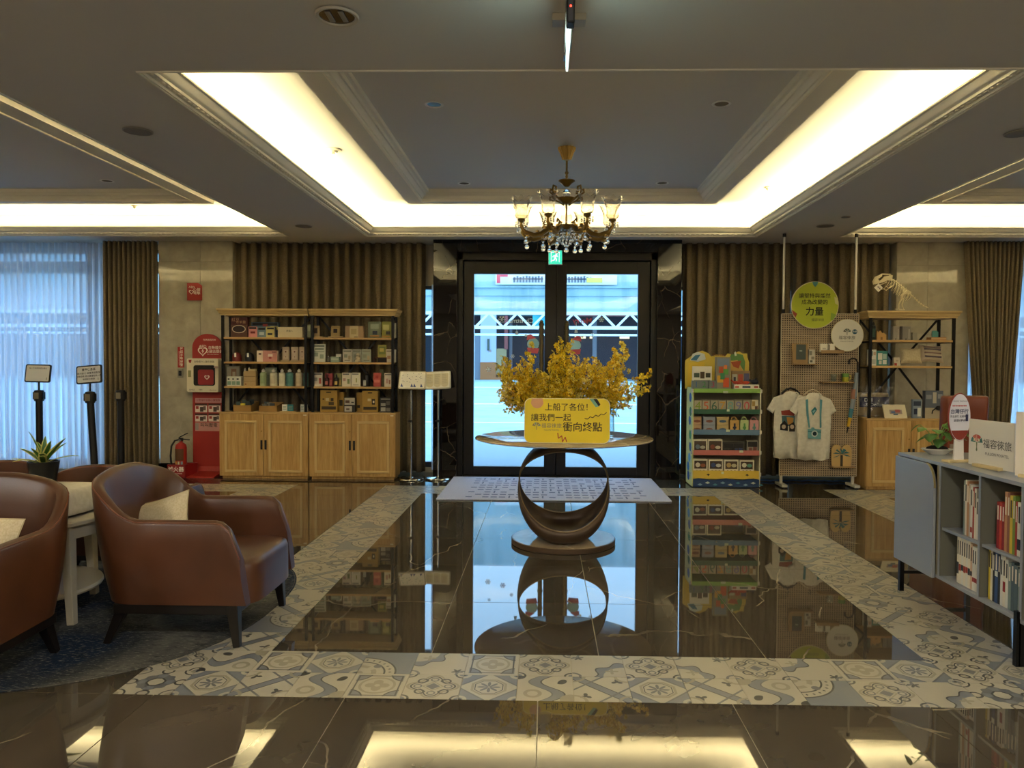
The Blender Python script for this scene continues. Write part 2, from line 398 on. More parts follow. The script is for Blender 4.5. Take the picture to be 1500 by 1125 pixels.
# ---- patterned tiles
def tile_mat(kind):
    m, b = newmat('patterned_tile_'+kind, 0.28, 0.5)
    tc = E.nt.nodes.new('ShaderNodeTexCoord'); sp = E.nt.nodes.new('ShaderNodeSeparateXYZ'); E.nt.links.new(tc.outputs['UV'], sp.inputs[0])
    x = E(sp.outputs[0])*2-1; y = E(sp.outputs[1])*2-1
    ax, ay = abs(x), abs(y); r = fhyp(x, y); th = E.op('ARCTAN2', y, x); d = ax+ay; u = fmax(ax, ay)
    rc = fhyp(1-ax, 1-ay); rq = fhyp(x+1, y+1)
    cream, blue, dark, tan, mid = hx('a8a290'), hx('70757a'), hx('3e3c3a'), hx('8f8874'), hx('626566')
    c = cream
    def L(col, f):
        nonlocal c; c = mixc(c, col, fmin(f, 1.0))
    if kind == 'diamond':
        L(blue, d > 1.12); L(mid, near(d, 1.14, 0.05)); L(tan, near(fmax(d, u*1.45), 0.86, 0.07)); L(dark, near(fmax(d, u*1.45), 0.72, 0.025))
        L(mid, (r < abs(fcos(th*4))*0.42) * (r > 0.05)); L(cream, near(rc, 0.22, 0.07)); L(dark, rc < 0.1)
    elif kind == 'frame':
        L(blue, rc < 0.62); L(dark, near(rc, 0.64, 0.03)); L(dark, near(u, 0.80, 0.028)); L(cream, u > 0.86)
        L(tan, r < 0.2+0.34*0.5*(1+0)+abs(fcos(th*2))*0.22-0.14); L(cream, r < 0.10); L(tan, near(r, 0.62, 0.05)*(rc > 0.68))
    elif kind == 'arc':
        L(blue, rq > 1.45); L(dark, near(rq, 1.43, 0.035)); L(dark, near(rq, 1.02, 0.035))
        L(dark, near(rq, 1.22, 0.07)*(abs(ffract(E.op('ARCTAN2', y+1, x+1)*4.4)-0.5)+abs(rq-1.22)*2.2 < 0.17))
        L(tan, (near(rq, 0.62+0, 0.10)*(fsin(E.op('ARCTAN2', y+1, x+1)*6) > -0.3))); L(mid, (fhyp(x+0.35, y+0.35) < 0.16)); L(tan, rq < 0.22)
    elif kind == 'scroll':
        q = r-(0.64+0.16*fcos(th*4))
        L(dark, near(q, 0.0, 0.035)); L(tan, near(q, 0.12, 0.05)); L(dark, near(fhyp(ax-0.42, ay-0.42), 0.17, 0.035)*((ax+ay) > 0.62))
        L(mid, near(fhyp(ax-0.55, ay), 0.13, 0.03)+near(fhyp(ax, ay-0.55), 0.13, 0.03)); L(mid, d < 0.26); L(tan, near(d, 0.36, 0.035))
        L(dark, near(rc, 0.26, 0.04)); L(blue, rc < 0.14)
    elif kind == 'wave':
        q = y-0.42*fsin(x*PI)
        L(blue, near(q, 0.05, 0.20)); L(dark, near(q, 0.27, 0.03)); L(mid, near(q, -0.17, 0.03))
        L(tan, near(fhyp(x-0.45, y+0.45), 0.26, 0.07)); L(dark, fhyp(x+0.5, (y-0.62)*1.5) < 0.2+0.09*fsin(th*9)); L(dark, rq < 0.3); L(tan, fhyp(x-0.9, y-0.9) < 0.4)
    elif kind == 'star':
        q = fmax(d*0.75, u)
        L(mid, q < 0.66+0.06*fcos(th*8)); L(cream, q < 0.27); L(dark, near(q, 0.31, 0.035)); L(blue, (r < 0.62)*(r > 0.36)*(fcos(th*4) > 0.3))
        L(dark, near(rc, 0.36, 0.035)); L(dark, near(fhyp(ax-0.92, ay), 0.2, 0.04)+near(fhyp(ax, ay-0.92), 0.2, 0.04)); L(tan, rc < 0.18)
    elif kind == 'bars':
        q = x+y; p = x-y
        L(blue, near(q, 0.0, 0.22)); L(dark, near(abs(q), 0.24, 0.03)); L(mid, near(p, 0.9, 0.06)+near(p, -0.9, 0.06))
        L(dark, fhyp(x-0.6, y-0.6) < 0.15+0.08*fsin(E.op('ARCTAN2', y-0.6, x-0.6)*3)); L(dark, fhyp(x+0.6, y+0.6) < 0.15+0.08*fsin(E.op('ARCTAN2', y+0.6, x+0.6)*3))
        L(tan, near(rc, 0.42, 0.06))
    else:  # leaf
        L(blue, rq < 1.15+0.12*fsin(E.op('ARCTAN2', y+1, x+1)*8)); L(cream, rq < 0.85); L(dark, near(rq, 1.17+0.12*fsin(E.op('ARCTAN2', y+1, x+1)*8), 0.03))
        L(tan, fhyp(x+0.5, y+0.5) < 0.16+0.1*fcos(E.op('ARCTAN2', y+0.5, x+0.5)*4)); L(dark, fhyp(x-0.72, y-0.72) < 0.16+0.07*fcos(E.op('ARCTAN2', y-0.72, x-0.72)*5))
        L(mid, near(rc, 0.3, 0.05)*(rq > 1.3))
    n = noise(coords('Object', rand=True), 9, 4, 0.6)
    c2 = mixc(c, hx('9a927c'), fmax(n-0.5, 0.0)*0.7)
    E.nt.links.new(c2, b.inputs['Base Color'])
    return m
TK = ['diamond', 'frame', 'arc', 'scroll', 'wave', 'star', 'bars', 'leaf']
TME = []
for k in TK:
    h = 0.115-0.0012
    o = MB().box(-h, h, -h, h, -0.012, 0.0003).build('tile', tile_mat(k), fl); me = o.data
    uv = me.uv_layers.new(name='uv')
    for l in me.loops:
        co = me.vertices[l.vertex_index].co; uv.data[l.index].uv = ((co.x/h+1)/2, (co.y/h+1)/2)
    TME.append(me); bpy.data.objects.remove(o)
def ptile(x, y, sx=1.0, sy=1.0, k=None):
    me = TME[R.randrange(8) if k is None else k]
    o = bpy.data.objects.new('tile', me); COL.objects.link(o); o.parent = fl; q = R.randrange(4)
    o.location = (x, y, 0); o.rotation_euler = (0, 0, q*PI/2); o.scale = (sx, sy, 1) if q % 2 == 0 else (sy, sx, 1)
def band(x0, x1, y0, y1):
    nx = round((x1-x0)/0.23); ny = round((y1-y0)/0.23); a = (x1-x0)/nx; b_ = (y1-y0)/ny; last = {}
    for i in range(nx):
        for j in range(ny):
            ks = [k for k in range(8) if k not in (last.get((i-1, j)), last.get((i, j-1)), last.get((i-1, j-1)), last.get((i-1, j+1)))]
            k = R.choice(ks); last[(i, j)] = k
            ptile(x0+(i+0.5)*a, y0+(j+0.5)*b_, a/0.23, b_/0.23, k)
band(-1.685, 2.155, 2.866, 3.325)
band(-1.685, 2.155, 7.45, 7.91)
band(-1.685, -1.225, 3.325, 7.45); band(1.69, 2.155, 3.325, 7.45)
band(-6.62, -2.62, 7.45, 7.91); band(-3.08, -2.62, 2.866, 7.45)
band(2.92, 6.8, 7.45, 7.91); band(2.92, 3.38, 2.866, 7.45)
band(-6.62, -3.08, 2.866, 3.325); band(3.38, 6.8, 2.866, 3.325)

# ---- ceiling
def ring(mb, rect, prof, mi=0):
    """mitred moulding round a rectangle: prof = [(inset, z)]"""
    x0, x1, y0, y1 = rect; vs = []; fs = []
    for d, z in prof: vs += [(x0+d, y0+d, z), (x1-d, y0+d, z), (x1-d, y1-d, z), (x0+d, y1-d, z)]
    for i in range(len(prof)-1):
        for k in range(4):
            k2 = (k+1) % 4; fs.append((i*4+k, i*4+k2, (i+1)*4+k2, (i+1)*4+k))
    mb.add(vs, fs, mi)
c = MB()
def inset(t, d): return (t[0]+d, t[1]-d, t[2]+d, t[3]-d)
def slab_with_holes(mb, X0, X1, Y0, Y1, holes, z0, z1):
    xs = sorted({X0, X1}|{h[0] for h in holes}|{h[1] for h in holes}); ys = sorted({Y0, Y1}|{h[2] for h in holes}|{h[3] for h in holes})
    for j in range(len(ys)-1):
        run = None
        for i in range(len(xs)-1):
            cx, cy = (xs[i]+xs[i+1])/2, (ys[j]+ys[j+1])/2
            solid = not any(h[0] < cx < h[1] and h[2] < cy < h[3] for h in holes)
            if solid: run = [run[0], xs[i+1]] if run else [xs[i], xs[i+1]]
            if (not solid or i == len(xs)-2) and run:
                mb.box(run[0], run[1], ys[j], ys[j+1], z0, z1); run = None
slab_with_holes(c, -8, 8, -4, 9.05, TRAYS, 2.70, 2.711)
slab_with_holes(c, -8, 8, -4, 9.05, [inset(t, -0.2) for t in TRAYS], 2.711, 2.97)
slab_with_holes(c, -8, 8, -4, 9.05, [(t[0]+.575, t[1]-.575, t[2]+(0.33 if t[2] > 0 else 0.575), t[3]-.575) for t in TRAYS], 2.97, 3.0)
ceil = structure(c.build('ceiling', M_CEIL), 'grey painted beam grid of the lobby ceiling')
for n, t in enumerate(TRAYS):
    it = inset(t, 0.575); it = (it[0], it[1], t[2]+(0.33 if t[2] > 0 else 0.575), it[3])
    m_ = MB(); ring(m_, it, [(0, 3.0), (0, 2.93), (0.15, 2.93), (0.15, 2.945)])
    o = m_.build('tray_frame', M_CEIL, ceil)
    m_ = MB(); i2 = inset(it, 0.15)
    ring(m_, i2, [(0, 2.93), (0.0, 2.920), (0.014, 2.920), (0.014, 2.942), (0.026, 2.942), (0.030, 2.962), (0.052, 2.982), (0.052, 2.970), (0.064, 2.970), (0.064, 3.0), (0.080, 3.004), (0.080, 2.996), (0.092, 2.996), (0.092, 3.031)])
    m_.build('inner_moulding', M_CROWN, ceil, smooth=True)
    MB().box(i2[0], i2[1], i2[2], i2[3], 3.03, 3.05).build('tray_ceiling', M_CEIL, ceil)
    m_ = MB()
    ring(m_, t, [(0, 2.709), (0, 2.693), (0.008, 2.693), (0.008, 2.703), (0.014, 2.703), (0.014, 2.697), (0.020, 2.697), (0.020, 2.711), (0.048, 2.722), (0.048, 2.715), (0.054, 2.715), (0.054, 2.731),
                 (0.066, 2.735), (0.074, 2.743), (0.083, 2.756), (0.092, 2.768), (0.094, 2.774), (0.110, 2.776), (0.110, 2.786), (0.10, 2.786), (0.03, 2.720), (0.0, 2.711)])
    o = structure(m_.build('trim_%d' % (n+1), M_CROWN, smooth=True), 'carved cream crown moulding round a lit ceiling tray')
    if n < 3:
        e_ = MB()
        def eggs(a, b, axis, pos, sgn):
            L = b-a; k = int(L/0.055)
            for i in range(k):
                q = a+(i+0.5)*L/k; p = pos+sgn*0.036
                cpos = (p, q, 2.713) if axis == 'y' else (q, p, 2.713)
                sc_ = (0.62, 0.9, 0.4) if axis == 'y' else (0.9, 0.62, 0.4)
                e_.ball(cpos, 0.021, 6, 0, sc_)
        eggs(t[2]+0.05, t[3]-0.05, 'y', t[0], 1); eggs(t[2]+0.05, t[3]-0.05, 'y', t[1], -1); eggs(t[0]+0.05, t[1]-0.05, 'x', t[3], -1)
        e_.build('leaf_carving', M_CROWN, o, kind='stuff', smooth=True)
# slab added over the trays to block light, out of view
structure(MB().box(-8.1, 8.1, -4.1, 9.2, 3.06, 3.2).build('light_block_slab', M_CEIL), 'unseen slab added above the ceiling trays to block light')

# ---- walls not in view
M_WALL = mat('b9ad98', 0.7)
structure(MB().box(-8.2, -8, -4, 9.2, -0.1, 3.1).build('wall_left', M_WALL), 'beige side wall of the lobby, left')
structure(MB().box(8, 8.2, -4, 9.2, -0.1, 3.1).build('wall_right', M_WALL), 'beige side wall of the lobby, right')
structure(MB().box(-8, 8, -4.2, -4, -0.1, 3.1).build('wall_front', M_WALL), 'beige wall of the lobby behind the viewer')
# ---- back wall with openings
wb = MB(); Yw = 8.9
WINS = [(-7.7, -4.51, 0.06, 2.64), (-3.40, -1.27, 0.06, 2.22), (1.53, 3.80, 0.06, 2.22), (4.82, 7.7, 0.06, 2.64)]
edges = [-8]
for a in WINS[:2]: wb.box(edges[-1], a[0], Yw, 9.1, -0.1, 3.1); wb.box(a[0], a[1], Yw, 9.1, a[3], 3.1); wb.box(a[0], a[1], Yw, 9.1, -0.1, a[2]); edges.append(a[1])
wb.box(-1.27, -1.0, Yw, 9.1, -0.1, 3.1); wb.box(-1.0, 1.26, Yw, 9.1, 2.56, 3.1); wb.box(1.26, 1.53, Yw, 9.1, -0.1, 3.1); edges.append(1.53)
for a in WINS[2:]:
    if a[0] > edges[-1]: wb.box(edges[-1], a[0], Yw, 9.1, -0.1, 3.1)
    wb.box(a[0], a[1], Yw, 9.1, a[3], 3.1); wb.box(a[0], a[1], Yw, 9.1, -0.1, a[2]); edges.append(a[1])
wb.box(edges[-1], 8, Yw, 9.1, -0.1, 3.1)
structure(wb.build('wall_back', M_WALL), 'back wall with windows either side of the glass doors')
M_WFRAME = mat('3a4048', 0.4, 0.4)
for i, a in enumerate(WINS):
    f = MB(); x0, x1, z0, z1 = a
    f.box(x0, x0+0.05, 8.93, 9.02, z0, z1); f.box(x1-0.05, x1, 8.93, 9.02, z0, z1); f.box(x0, x1, 8.93, 9.02, z0, z0+0.06); f.box(x0, x1, 8.93, 9.02, z1-0.04, z1)
    if i in (0, 3): f.box(x0, x1, 8.93, 9.02, 2.36, 2.50)
    o = structure(f.build('window_%d' % (i+1), M_WFRAME), ['wide window behind the sheer curtain left of the grey column', 'window strip left of the black marble portal', 'window strip right of the black marble portal', 'wide window behind the tied curtain at the right'][i])
    cuts = [x0+0.05]+([-5.45] if i == 0 else [5.9] if i == 3 else [])+[x1-0.05]
    for q in cuts[1:-1]: MB().box(q-0.08, q+0.08, 8.93, 9.02, z0, z1).build('mullion', M_WFRAME, o)
    for q in range(len(cuts)-1): MB().box(cuts[q], cuts[q+1], 8.97, 8.978, z0+0.02, z1-0.02).build('pane', M_GLASS, o)
# ---- grey marble columns
def column(name, x0, x1, xs, zs, label):
    o = MB().box(x0+0.01, x1-0.01, 8.655, 8.9, 0, 2.70).build(name, M_GROUT); structure(o, label)
    xx = [x0]+xs+[x1]; zz = [0.12]+zs+[2.70]
    for i in range(len(xx)-1):
        for j in range(len(zz)-1):
            MB().box(xx[i]+0.0015, xx[i+1]-0.0015, 8.64, 8.66, zz[j]+0.0015, zz[j+1]-0.0015).build('tile', M_WALLM, o, sub_off=((xx[i]+xx[i+1])/2, 8.64, zz[j]), loc=((xx[i]+xx[i+1])/2, 8.64, zz[j]))
    MB().box(x0, x0+0.012, 8.66, 8.9, 0.12, 2.70).build('side_tile', M_WALLM, o); MB().box(x1-0.012, x1, 8.66, 8.9, 0.12, 2.70).build('side_tile', M_WALLM, o)
    MB().box(x0-0.01, x1+0.01, 8.625, 8.66, 0, 0.12).build('skirting', M_BLACKM, o, bevel=0.003)
column('wall_column', -4.49, -3.62, [-4.0], [0.89, 1.67, 2.46], 'grey marble clad column behind the red emergency stand')
column('wall_column', 3.98, 4.80, [4.33], [0.89, 1.67, 2.44], 'grey marble clad column behind the right oak shelves')
# ---- black marble portal and doors
p = MB()
p.box(-1.27, -1.0, 8.50, 8.9, 0, 2.70); p.box(1.26, 1.53, 8.50, 8.9, 0, 2.70); p.box(-1.0, 1.26, 8.50, 8.9, 2.56, 2.70)
structure(p.build('trim_7', M_BLACKM, bevel=0.004), 'black marble portal round the entrance doors')
M_DFRAME = mat('22201d', 0.32, 0.5)
f = MB()
f.box(-1.0, -0.94, 8.58, 8.74, 0, 2.56); f.box(1.20, 1.26, 8.58, 8.74, 0, 2.56); f.box(-1.0, 1.26, 8.58, 8.74, 2.48, 2.56); f.box(-1.0, 1.26, 8.60, 8.8, 0, 0.012); f.box(-0.945, -0.925, 8.69, 8.72, 0, 2.5); f.box(1.185, 1.205, 8.69, 8.72, 0, 2.5); f.box(-0.95, 1.21, 8.69, 8.72, 2.46, 2.5); f.box(.118, .142, 8.69, 8.71, 0, 2.5); f.box(-.94, 1.2, 8.69, 8.72, 0.01, 0.03)
door = structure(f.build('door_1', M_DFRAME, bevel=0.003), 'black framed double glass entrance doors')
for s_, (x0, x1) in ((-1, (-0.935, 0.125)), (1, (0.135, 1.195))):
    g0, g1 = (x0+0.115, x1-0.13) if s_ < 0 else (x0+0.11, x1-0.135)
    f = MB(); f.box(x0, g0, 8.63, 8.69, 0.015, 2.47); f.box(g1, x1, 8.63, 8.69, 0.015, 2.47); f.box(g0, g1, 8.63, 8.69, 0.015, 0.115); f.box(g0, g1, 8.63, 8.69, 2.33, 2.47)
    lf = f.build('door_leaf', M_DFRAME, door, bevel=0.003)
    MB().box(g0-0.01, g1+0.01, 8.656, 8.664, 0.10, 2.34).build('pane', M_GLASS, lf)
    hx_ = at(793 if s_ < 0 else 830, 500, 8.57).x
    h = MB(); zt = 1.76
    h.tube([(hx_, 8.55, 0.75), (hx_, 8.55, zt)], 0.026, 14)
    for z_ in (0.76, 0.95, 1.3, 1.5, 1.62, 1.69, 1.75): h.tube([(hx_, 8.55, z_-0.012), (hx_, 8.55, z_+0.012)], 0.032, 14)
    h.ball((hx_, 8.55, zt+0.015), 0.024, 12)
    for z_ in (0.9, 1.62): h.tube([(hx_, 8.55, z_), (hx_, 8.64, z_)], 0.012, 8)
    h.build('door_handle', mat('5c5238', 0.35, 0.6), lf, smooth=True)
# decals on the glass
def decal_thing(name, label, px, py, parts_fn, group=None):
    c_ = at(px, py, 8.65); t = thing(name, label, 'sticker', (c_.x, 8.652, c_.z), 0, group); parts_fn(t); return t
M_DW = mat('e8f2f4', 0.6); M_DR = mat('c85866', 0.6); M_DP = mat('f0c8cc', 0.6); M_DB = mat('9fd6ea', 0.6)
def flake(r, m_):
    def fn(t):
        b_ = MB()
        for k in range(3):
            a = k*PI/3; d = Vector((math.cos(a), 0, math.sin(a)))
            b_.bar(-d*r, d*r, r*0.2, 0.001, up=(0, 1, 0))
            for s_ in (-1, 1):
                q = d*s_*r*0.6
                for s2 in (-1, 1):
                    a2 = a+s2*PI/3; b_.bar(q, q+Vector((math.cos(a2), 0, math.sin(a2)))*s_*r*0.35, r*0.16, 0.001, up=(0, 1, 0))
        b_.build('flake', m_, t)
    return fn
for i, (px, py, r, m_, lb) in enumerate([
    (735, 468, 0.045, M_DW, 'large white snowflake sticker high on the left door glass'), (716, 541, 0.034, M_DW, 'white snowflake sticker low at the left edge of the left door glass'),
    (738, 536, 0.034, M_DP, 'pinkish snowflake sticker beside the leftmost flowers'), (718, 514, 0.02, M_DW, 'small white snowflake sticker in front of the pale outside wall'),
    (881, 468, 0.034, M_DW, 'white snowflake sticker high on the right door glass'), (868, 491, 0.026, M_DW, 'white snowflake sticker under the bar of the canopy in the right door'),
    (751, 522, 0.024, M_DW, 'white snowflake sticker in front of the dark outside wall')]):
    decal_thing('snowflake_sticker', lb, px, py, flake(r, m_), 'snowflake stickers on the door glass')
def santa(t, s_=1):
    MB().disc((0, 0, 0), 0.07, 0, 0.001, 20).xf(Matrix.Rotation(PI/2, 4, 'X')).build('beard', M_DB, t)
    MB().prism([(-0.075*s_, 0.045), (0.035*s_, 0.07), (-0.03*s_, 0.115), (-0.07*s_, 0.10)], -0.002, -0.0005).build('hat', M_DR, t)
    MB().disc((-0.085*s_, 0, 0), 0.015, 0, 0.001, 10).xf(Matrix.Rotation(PI/2, 4, 'X') @ Matrix.Translation((0, 0.10, 0))).build('pompom', M_DW, t)
    MB().prism([(-0.07*s_, -0.04), (0.07*s_, -0.05), (0.05*s_, -0.11), (-0.06*s_, -0.10)], -0.003, -0.0015).build('coat', M_DR, t)
decal_thing('christmas_sticker', 'round pale blue and red bearded face sticker left of the left pull handle', 781, 504, lambda t: santa(t, 1))
decal_thing('christmas_sticker', 'round pale blue and red bearded face sticker right of the right pull handle', 842, 506, lambda t: santa(t, -1))
def wordst(s, size, m_): return lambda t: text(s, size, t, (0, 0, 0), m_, rot=(PI/2, 0, PI), bold=0.01)
decal_thing('lettering_sticker', 'white Christmas lettering sticker on the left glass, read from outside', 762, 470, wordst('Christmas', 0.075, M_DW))
decal_thing('lettering_sticker', 'red Merry lettering sticker on the right glass, read from outside', 853, 470, wordst('Merry', 0.09, M_DR))
def bell(t):
    MB().prism([(-0.02, -0.02), (0.02, -0.02), (0.012, 0.02), (0, 0.03), (-0.012, 0.02)], 0, 0.001).build('bell', M_DW, t)
    MB().box(-0.002, 0.002, 0, 0.001, 0.03, 0.1).build('string', M_DW, t)
decal_thing('bell_sticker', 'small white bell sticker hanging high on the left glass', 757, 488, bell, 'bell stickers on the door glass')
decal_thing('bell_sticker', 'small white bell sticker hanging high on the right glass', 844, 485, bell, 'bell stickers on the door glass')

# ================================================================ OUTSIDE
def gz(y): return -0.03 + (y-9.1)*0.0155
M_STREET, _b = newmat('street_paving', 0.85, 0.2)
E.nt.links.new(ramp(noise(coords(), 1.5, 5), [(0.3, '9ebcc0'), (0.7, 'b2ccd0')]), _b.inputs['Base Color'])
st = MB(); st.add([(-45, 9.1, gz(9.1)), (45, 9.1, gz(9.1)), (45, 42, gz(42)), (-45, 42, gz(42))], [(0, 1, 2, 3)]); st.add([(-45, 9.1, -0.6), (45, 9.1, -0.6), (45, 42, -0.6), (-45, 42, -0.6)], [(3, 2, 1, 0)])
gs = structure(st.build('street_ground', M_STREET), 'pale street and pavement outside the doors')
M_LINE = mat('eef0f0', 0.7)
for (y0, y1, m_) in ((21.0, 21.3, M_LINE), (15.5, 15.65, M_LINE), (31, 31.4, M_LINE)):
    MB().add([(-45, y0, gz(y0)+.01), (45, y0, gz(y0)+.01), (45, y1, gz(y1)+.01), (-45, y1, gz(y1)+.01), (-45, y0, gz(y0)-.02), (45, y0, gz(y0)-.02), (45, y1, gz(y1)-.02), (-45, y1, gz(y1)-.02)], [(0, 1, 2, 3), (0, 1, 5, 4), (2, 3, 7, 6)]).build('road_line', m_, gs)
MB().box(-1.3, 1.6, 9.2, 12.6, -0.02, 0.03).build('entrance_slab', mat('8fa0ac', 0.8), gs)
# building across the street
M_CONC, _b = newmat('pale_concrete', 0.85, 0.2)
_v = coords('Object', (1, 1, 0.15)); _n = noise(_v, 0.9, 5, 0.6)
E.nt.links.new(ramp(_n, [(0.36, '86a4ac'), (0.55, 'a8c0c6')]), _b.inputs['Base Color'])
bd = thing('market_building', 'pale concrete building across the street with dark open ground floor', 'building', (0, 40, 0.45))
def bpart(name, m_, *bx):
    b_ = MB()
    for q in bx: b_.box(*q)
    return b_.build(name, m_, bd, sub_off=(0, 40, 0.45))
bpart('beam', M_CONC, (-40, 42, 39.9, 43, 4.02, 9.5))
bpart('ledge', M_CONC, (-40, 42, 39.75, 39.9, 5.32, 5.42), (-40, 42, 39.8, 39.9, 4.9, 4.94), (-40, 42, 39.8, 39.9, 4.02, 4.12))
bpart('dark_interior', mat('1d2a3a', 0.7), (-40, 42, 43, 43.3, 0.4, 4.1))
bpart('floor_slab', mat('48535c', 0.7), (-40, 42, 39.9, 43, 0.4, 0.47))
def Xo(px, Y=40): return at(px, 500, Y).x
def Zo(py, Y=40, px=800): return at(px, py, Y).z
bpart('shutter', mat('6c7a88', 0.6), (Xo(685), Xo(704), 39.9, 40.1, 0.45, Zo(492)))
bpart('lilac_wall', mat('b4bcd8', 0.8), (Xo(704), Xo(727), 39.85, 40.4, Zo(531), Zo(459)))
bpart('terracotta_base', mat('a3663c', 0.8), (Xo(704), Xo(760), 39.8, 40.4, 0.45, Zo(553)), (Xo(704), Xo(727), 39.8, 40.4, Zo(553), Zo(531)))
bpart('wooden_door', mat('9a8862', 0.7), (Xo(722), Xo(742), 39.9, 40.2, Zo(549), Zo(511)))
bpart('red_post', mat('8a4a48', 0.8), (Xo(739), Xo(744), 39.85, 40.1, Zo(512), Zo(463)), (Xo(825), Xo(930), 39.9, 40.1, Zo(463), Zo(459)))
bpart('narrow_window', mat('4a5850', 0.4), (Xo(714), Xo(717.5), 39.8, 39.86, Zo(514), Zo(497)))
bpart('teal_box_sign', mat('3fb6c4', 0.6), (Xo(781), Xo(799), 37.6, 37.9, Zo(478, 37.6), Zo(456, 37.6)))
bpart('inner_column', mat('6d7078', 0.8), (Xo(745), Xo(749), 41, 41.4, 0.45, 4.0), (Xo(870), Xo(876), 41, 41.4, 0.45, 4.0))
sg = bpart('sign_board', mat('d9dee0', 0.6), (Xo(726), Xo(902), 39.6, 39.75, Zo(418), Zo(398)))
sp = []
for k in range(26):        # strokes on the far sign band, too small to read
    x = Xo(752+k*4.4); 
    if Xo(795) < x < Xo(824): continue
    sp.append((x, x+0.11, 39.57, 39.6, Zo(415), Zo(406)+R.uniform(-.05, .05)))
    sp.append((x-0.03, x+0.13, 39.57, 39.6, Zo(410)-0.03, Zo(410)+0.03))
b_ = MB()
for q in sp: b_.box(*q)
b_.build('sign_strokes', mat('5f6f80', 0.6), sg, sub_off=(0, 40, 0.45), kind='stuff')
MB().box(Xo(728), Xo(744), 39.56, 39.6, Zo(407), Zo(403)).box(Xo(728), Xo(733), 39.56, 39.6, Zo(416), Zo(407)).build('red_mark', mat('e0455c', 0.6), sg, sub_off=(0, 40, 0.45))
MB().box(Xo(858), Xo(881), 39.56, 39.6, Zo(415), Zo(408)).build('yellow_mark', mat('d9c25a', 0.6), sg, sub_off=(0, 40, 0.45))
M_LAMPY = mat('ffe9b0', 0.5, emit=1.5); 
for k, (a, b2) in enumerate(((842, 858), (864, 874), (908, 922))):
    bpart('lit_sign', M_LAMPY, (Xo(a, 42.8), Xo(b2, 42.8), 42.8, 42.9, Zo(495.5, 42.8), Zo(492.5, 42.8)))
tr = thing('truss_canopy', 'white steel truss canopy in front of the building across the street', 'canopy', (0, 37.4, 0.45))
def tpart(name, fn):
    b_ = MB(); fn(b_); return b_.build(name, mat('e4ecee', 0.5), tr, sub_off=(0, 37.4, 0.45))
zt, zb = Zo(459, 37.5), Zo(480, 37.5)
tpart('top_chord', lambda b_: b_.box(-38, 40, 37.4, 37.55, zt-0.08, zt+0.08)); tpart('bottom_chord', lambda b_: b_.box(-38, 40, 37.4, 37.55, zb-0.08, zb+0.08))
tpart('lower_rail', lambda b_: b_.box(-38, 40, 37.4, 37.5, Zo(490.5, 37.5)-0.05, Zo(490.5, 37.5)+0.05))
x = Xo(696, 37.5); step = 0.70; k = 0
x -= step*14
for k in range(44):
    a = (x+k*step, 37.47, zb if k % 2 == 0 else zt); b2 = (x+(k+1)*step, 37.47, zt if k % 2 == 0 else zb)
    tpart('web_bar', lambda b_: b_.bar(a, b2, 0.11))
for xx in (-14, -3.6, 6.6, 16): tpart('post', lambda b_: b_.box(xx-0.08, xx+0.08, 37.4, 37.56, 0.4, zb))

# ================================================================ CURTAINS
def curtain(name, label, x0, x1, y, z0, z1, folds, amp, m_, shape=None, group=None, depthy=0.0, seed=1, thick=0.003, cat='curtain'):
    rr = random.Random(seed); ph = [rr.uniform(-0.5, 0.5) for _ in range(folds+1)]; am = [rr.uniform(0.75, 1.2) for _ in range(folds+1)]
    def fn(u, v):
        s = u*folds; k = min(int(s), folds); t = s-k
        a = am[k]*(1-t)+am[min(k+1, folds)]*t
        l, r_ = (x0, x1) if shape is None else shape(v)
        X = l+(r_-l)*u + 0.018*math.sin(3*v+ph[k]*6)*(1-v)*math.sin(PI*u)
        c_ = math.cos(2*PI*s+0.5*math.sin(v*2.5+ph[k]*4)*(1-v))
        yy = amp*a*(abs(c_)**(0.45 if c_ < 0 else 1.3)*(1 if c_ > 0 else -1))*(0.82+0.18*(1-v))
        X += 0.25*(r_-l)/folds*math.sin(4*PI*s)*0.35
        return (X, y+yy, z0+(z1-z0)*v)
    o = MB().grid(fn, folds*12, 14).build(name, m_, smooth='all', solid=thick, loc=((x0+x1)/2, y, z0), sub_off=((x0+x1)/2, y, z0))
    return tag(o, label, cat, group)
X_ = lambda px, Y: at(px, 600, Y).x
zt_ = 2.695
curtain('curtain', 'taupe floor length curtain between the sheer and the grey marble column', X_(148, 8.55), X_(226, 8.55), 8.62, 0.02, zt_, 11, 0.042, M_CURT, seed=3)
curtain('curtain', 'taupe curtain hanging behind the two left oak shelf units', X_(334, 8.68), X_(621, 8.68), 8.74, 0.03, zt_, 19, 0.05, M_CURT, seed=4)
curtain('curtain', 'taupe curtain right of the black portal behind the toy rack', X_(1000, 8.66), X_(1160, 8.66), 8.72, 0.03, zt_, 10, 0.055, M_CURT, seed=5)
curtain('curtain', 'taupe curtain hanging behind the pegboard stand', X_(1161, 8.66), X_(1306, 8.66), 8.74, 0.03, zt_, 9, 0.05, M_CURT, seed=6)
xa, xb = X_(1412, 8.5), X_(1499, 8.5); xm = X_(1463, 8.5)
curtain('curtain', 'taupe curtain gathered narrow towards its foot at the far right', xa, xb, 8.55, 0.02, zt_, 13, 0.045, M_CURT, seed=7,
        shape=lambda v: (xa+(xm-0.20-xa)*(1-max(0.0, v-0.15)/0.85)**1.15, xb+(xm+0.13-xb)*(1-max(0.0, v-0.15)/0.85)**1.15))
curtain('sheer_curtain', 'translucent white sheer across the wide left window', -7.6, X_(152, 8.72), 8.76, 0.03, zt_, 32, 0.05, M_SHEER, seed=8, thick=0, cat='sheer curtain')
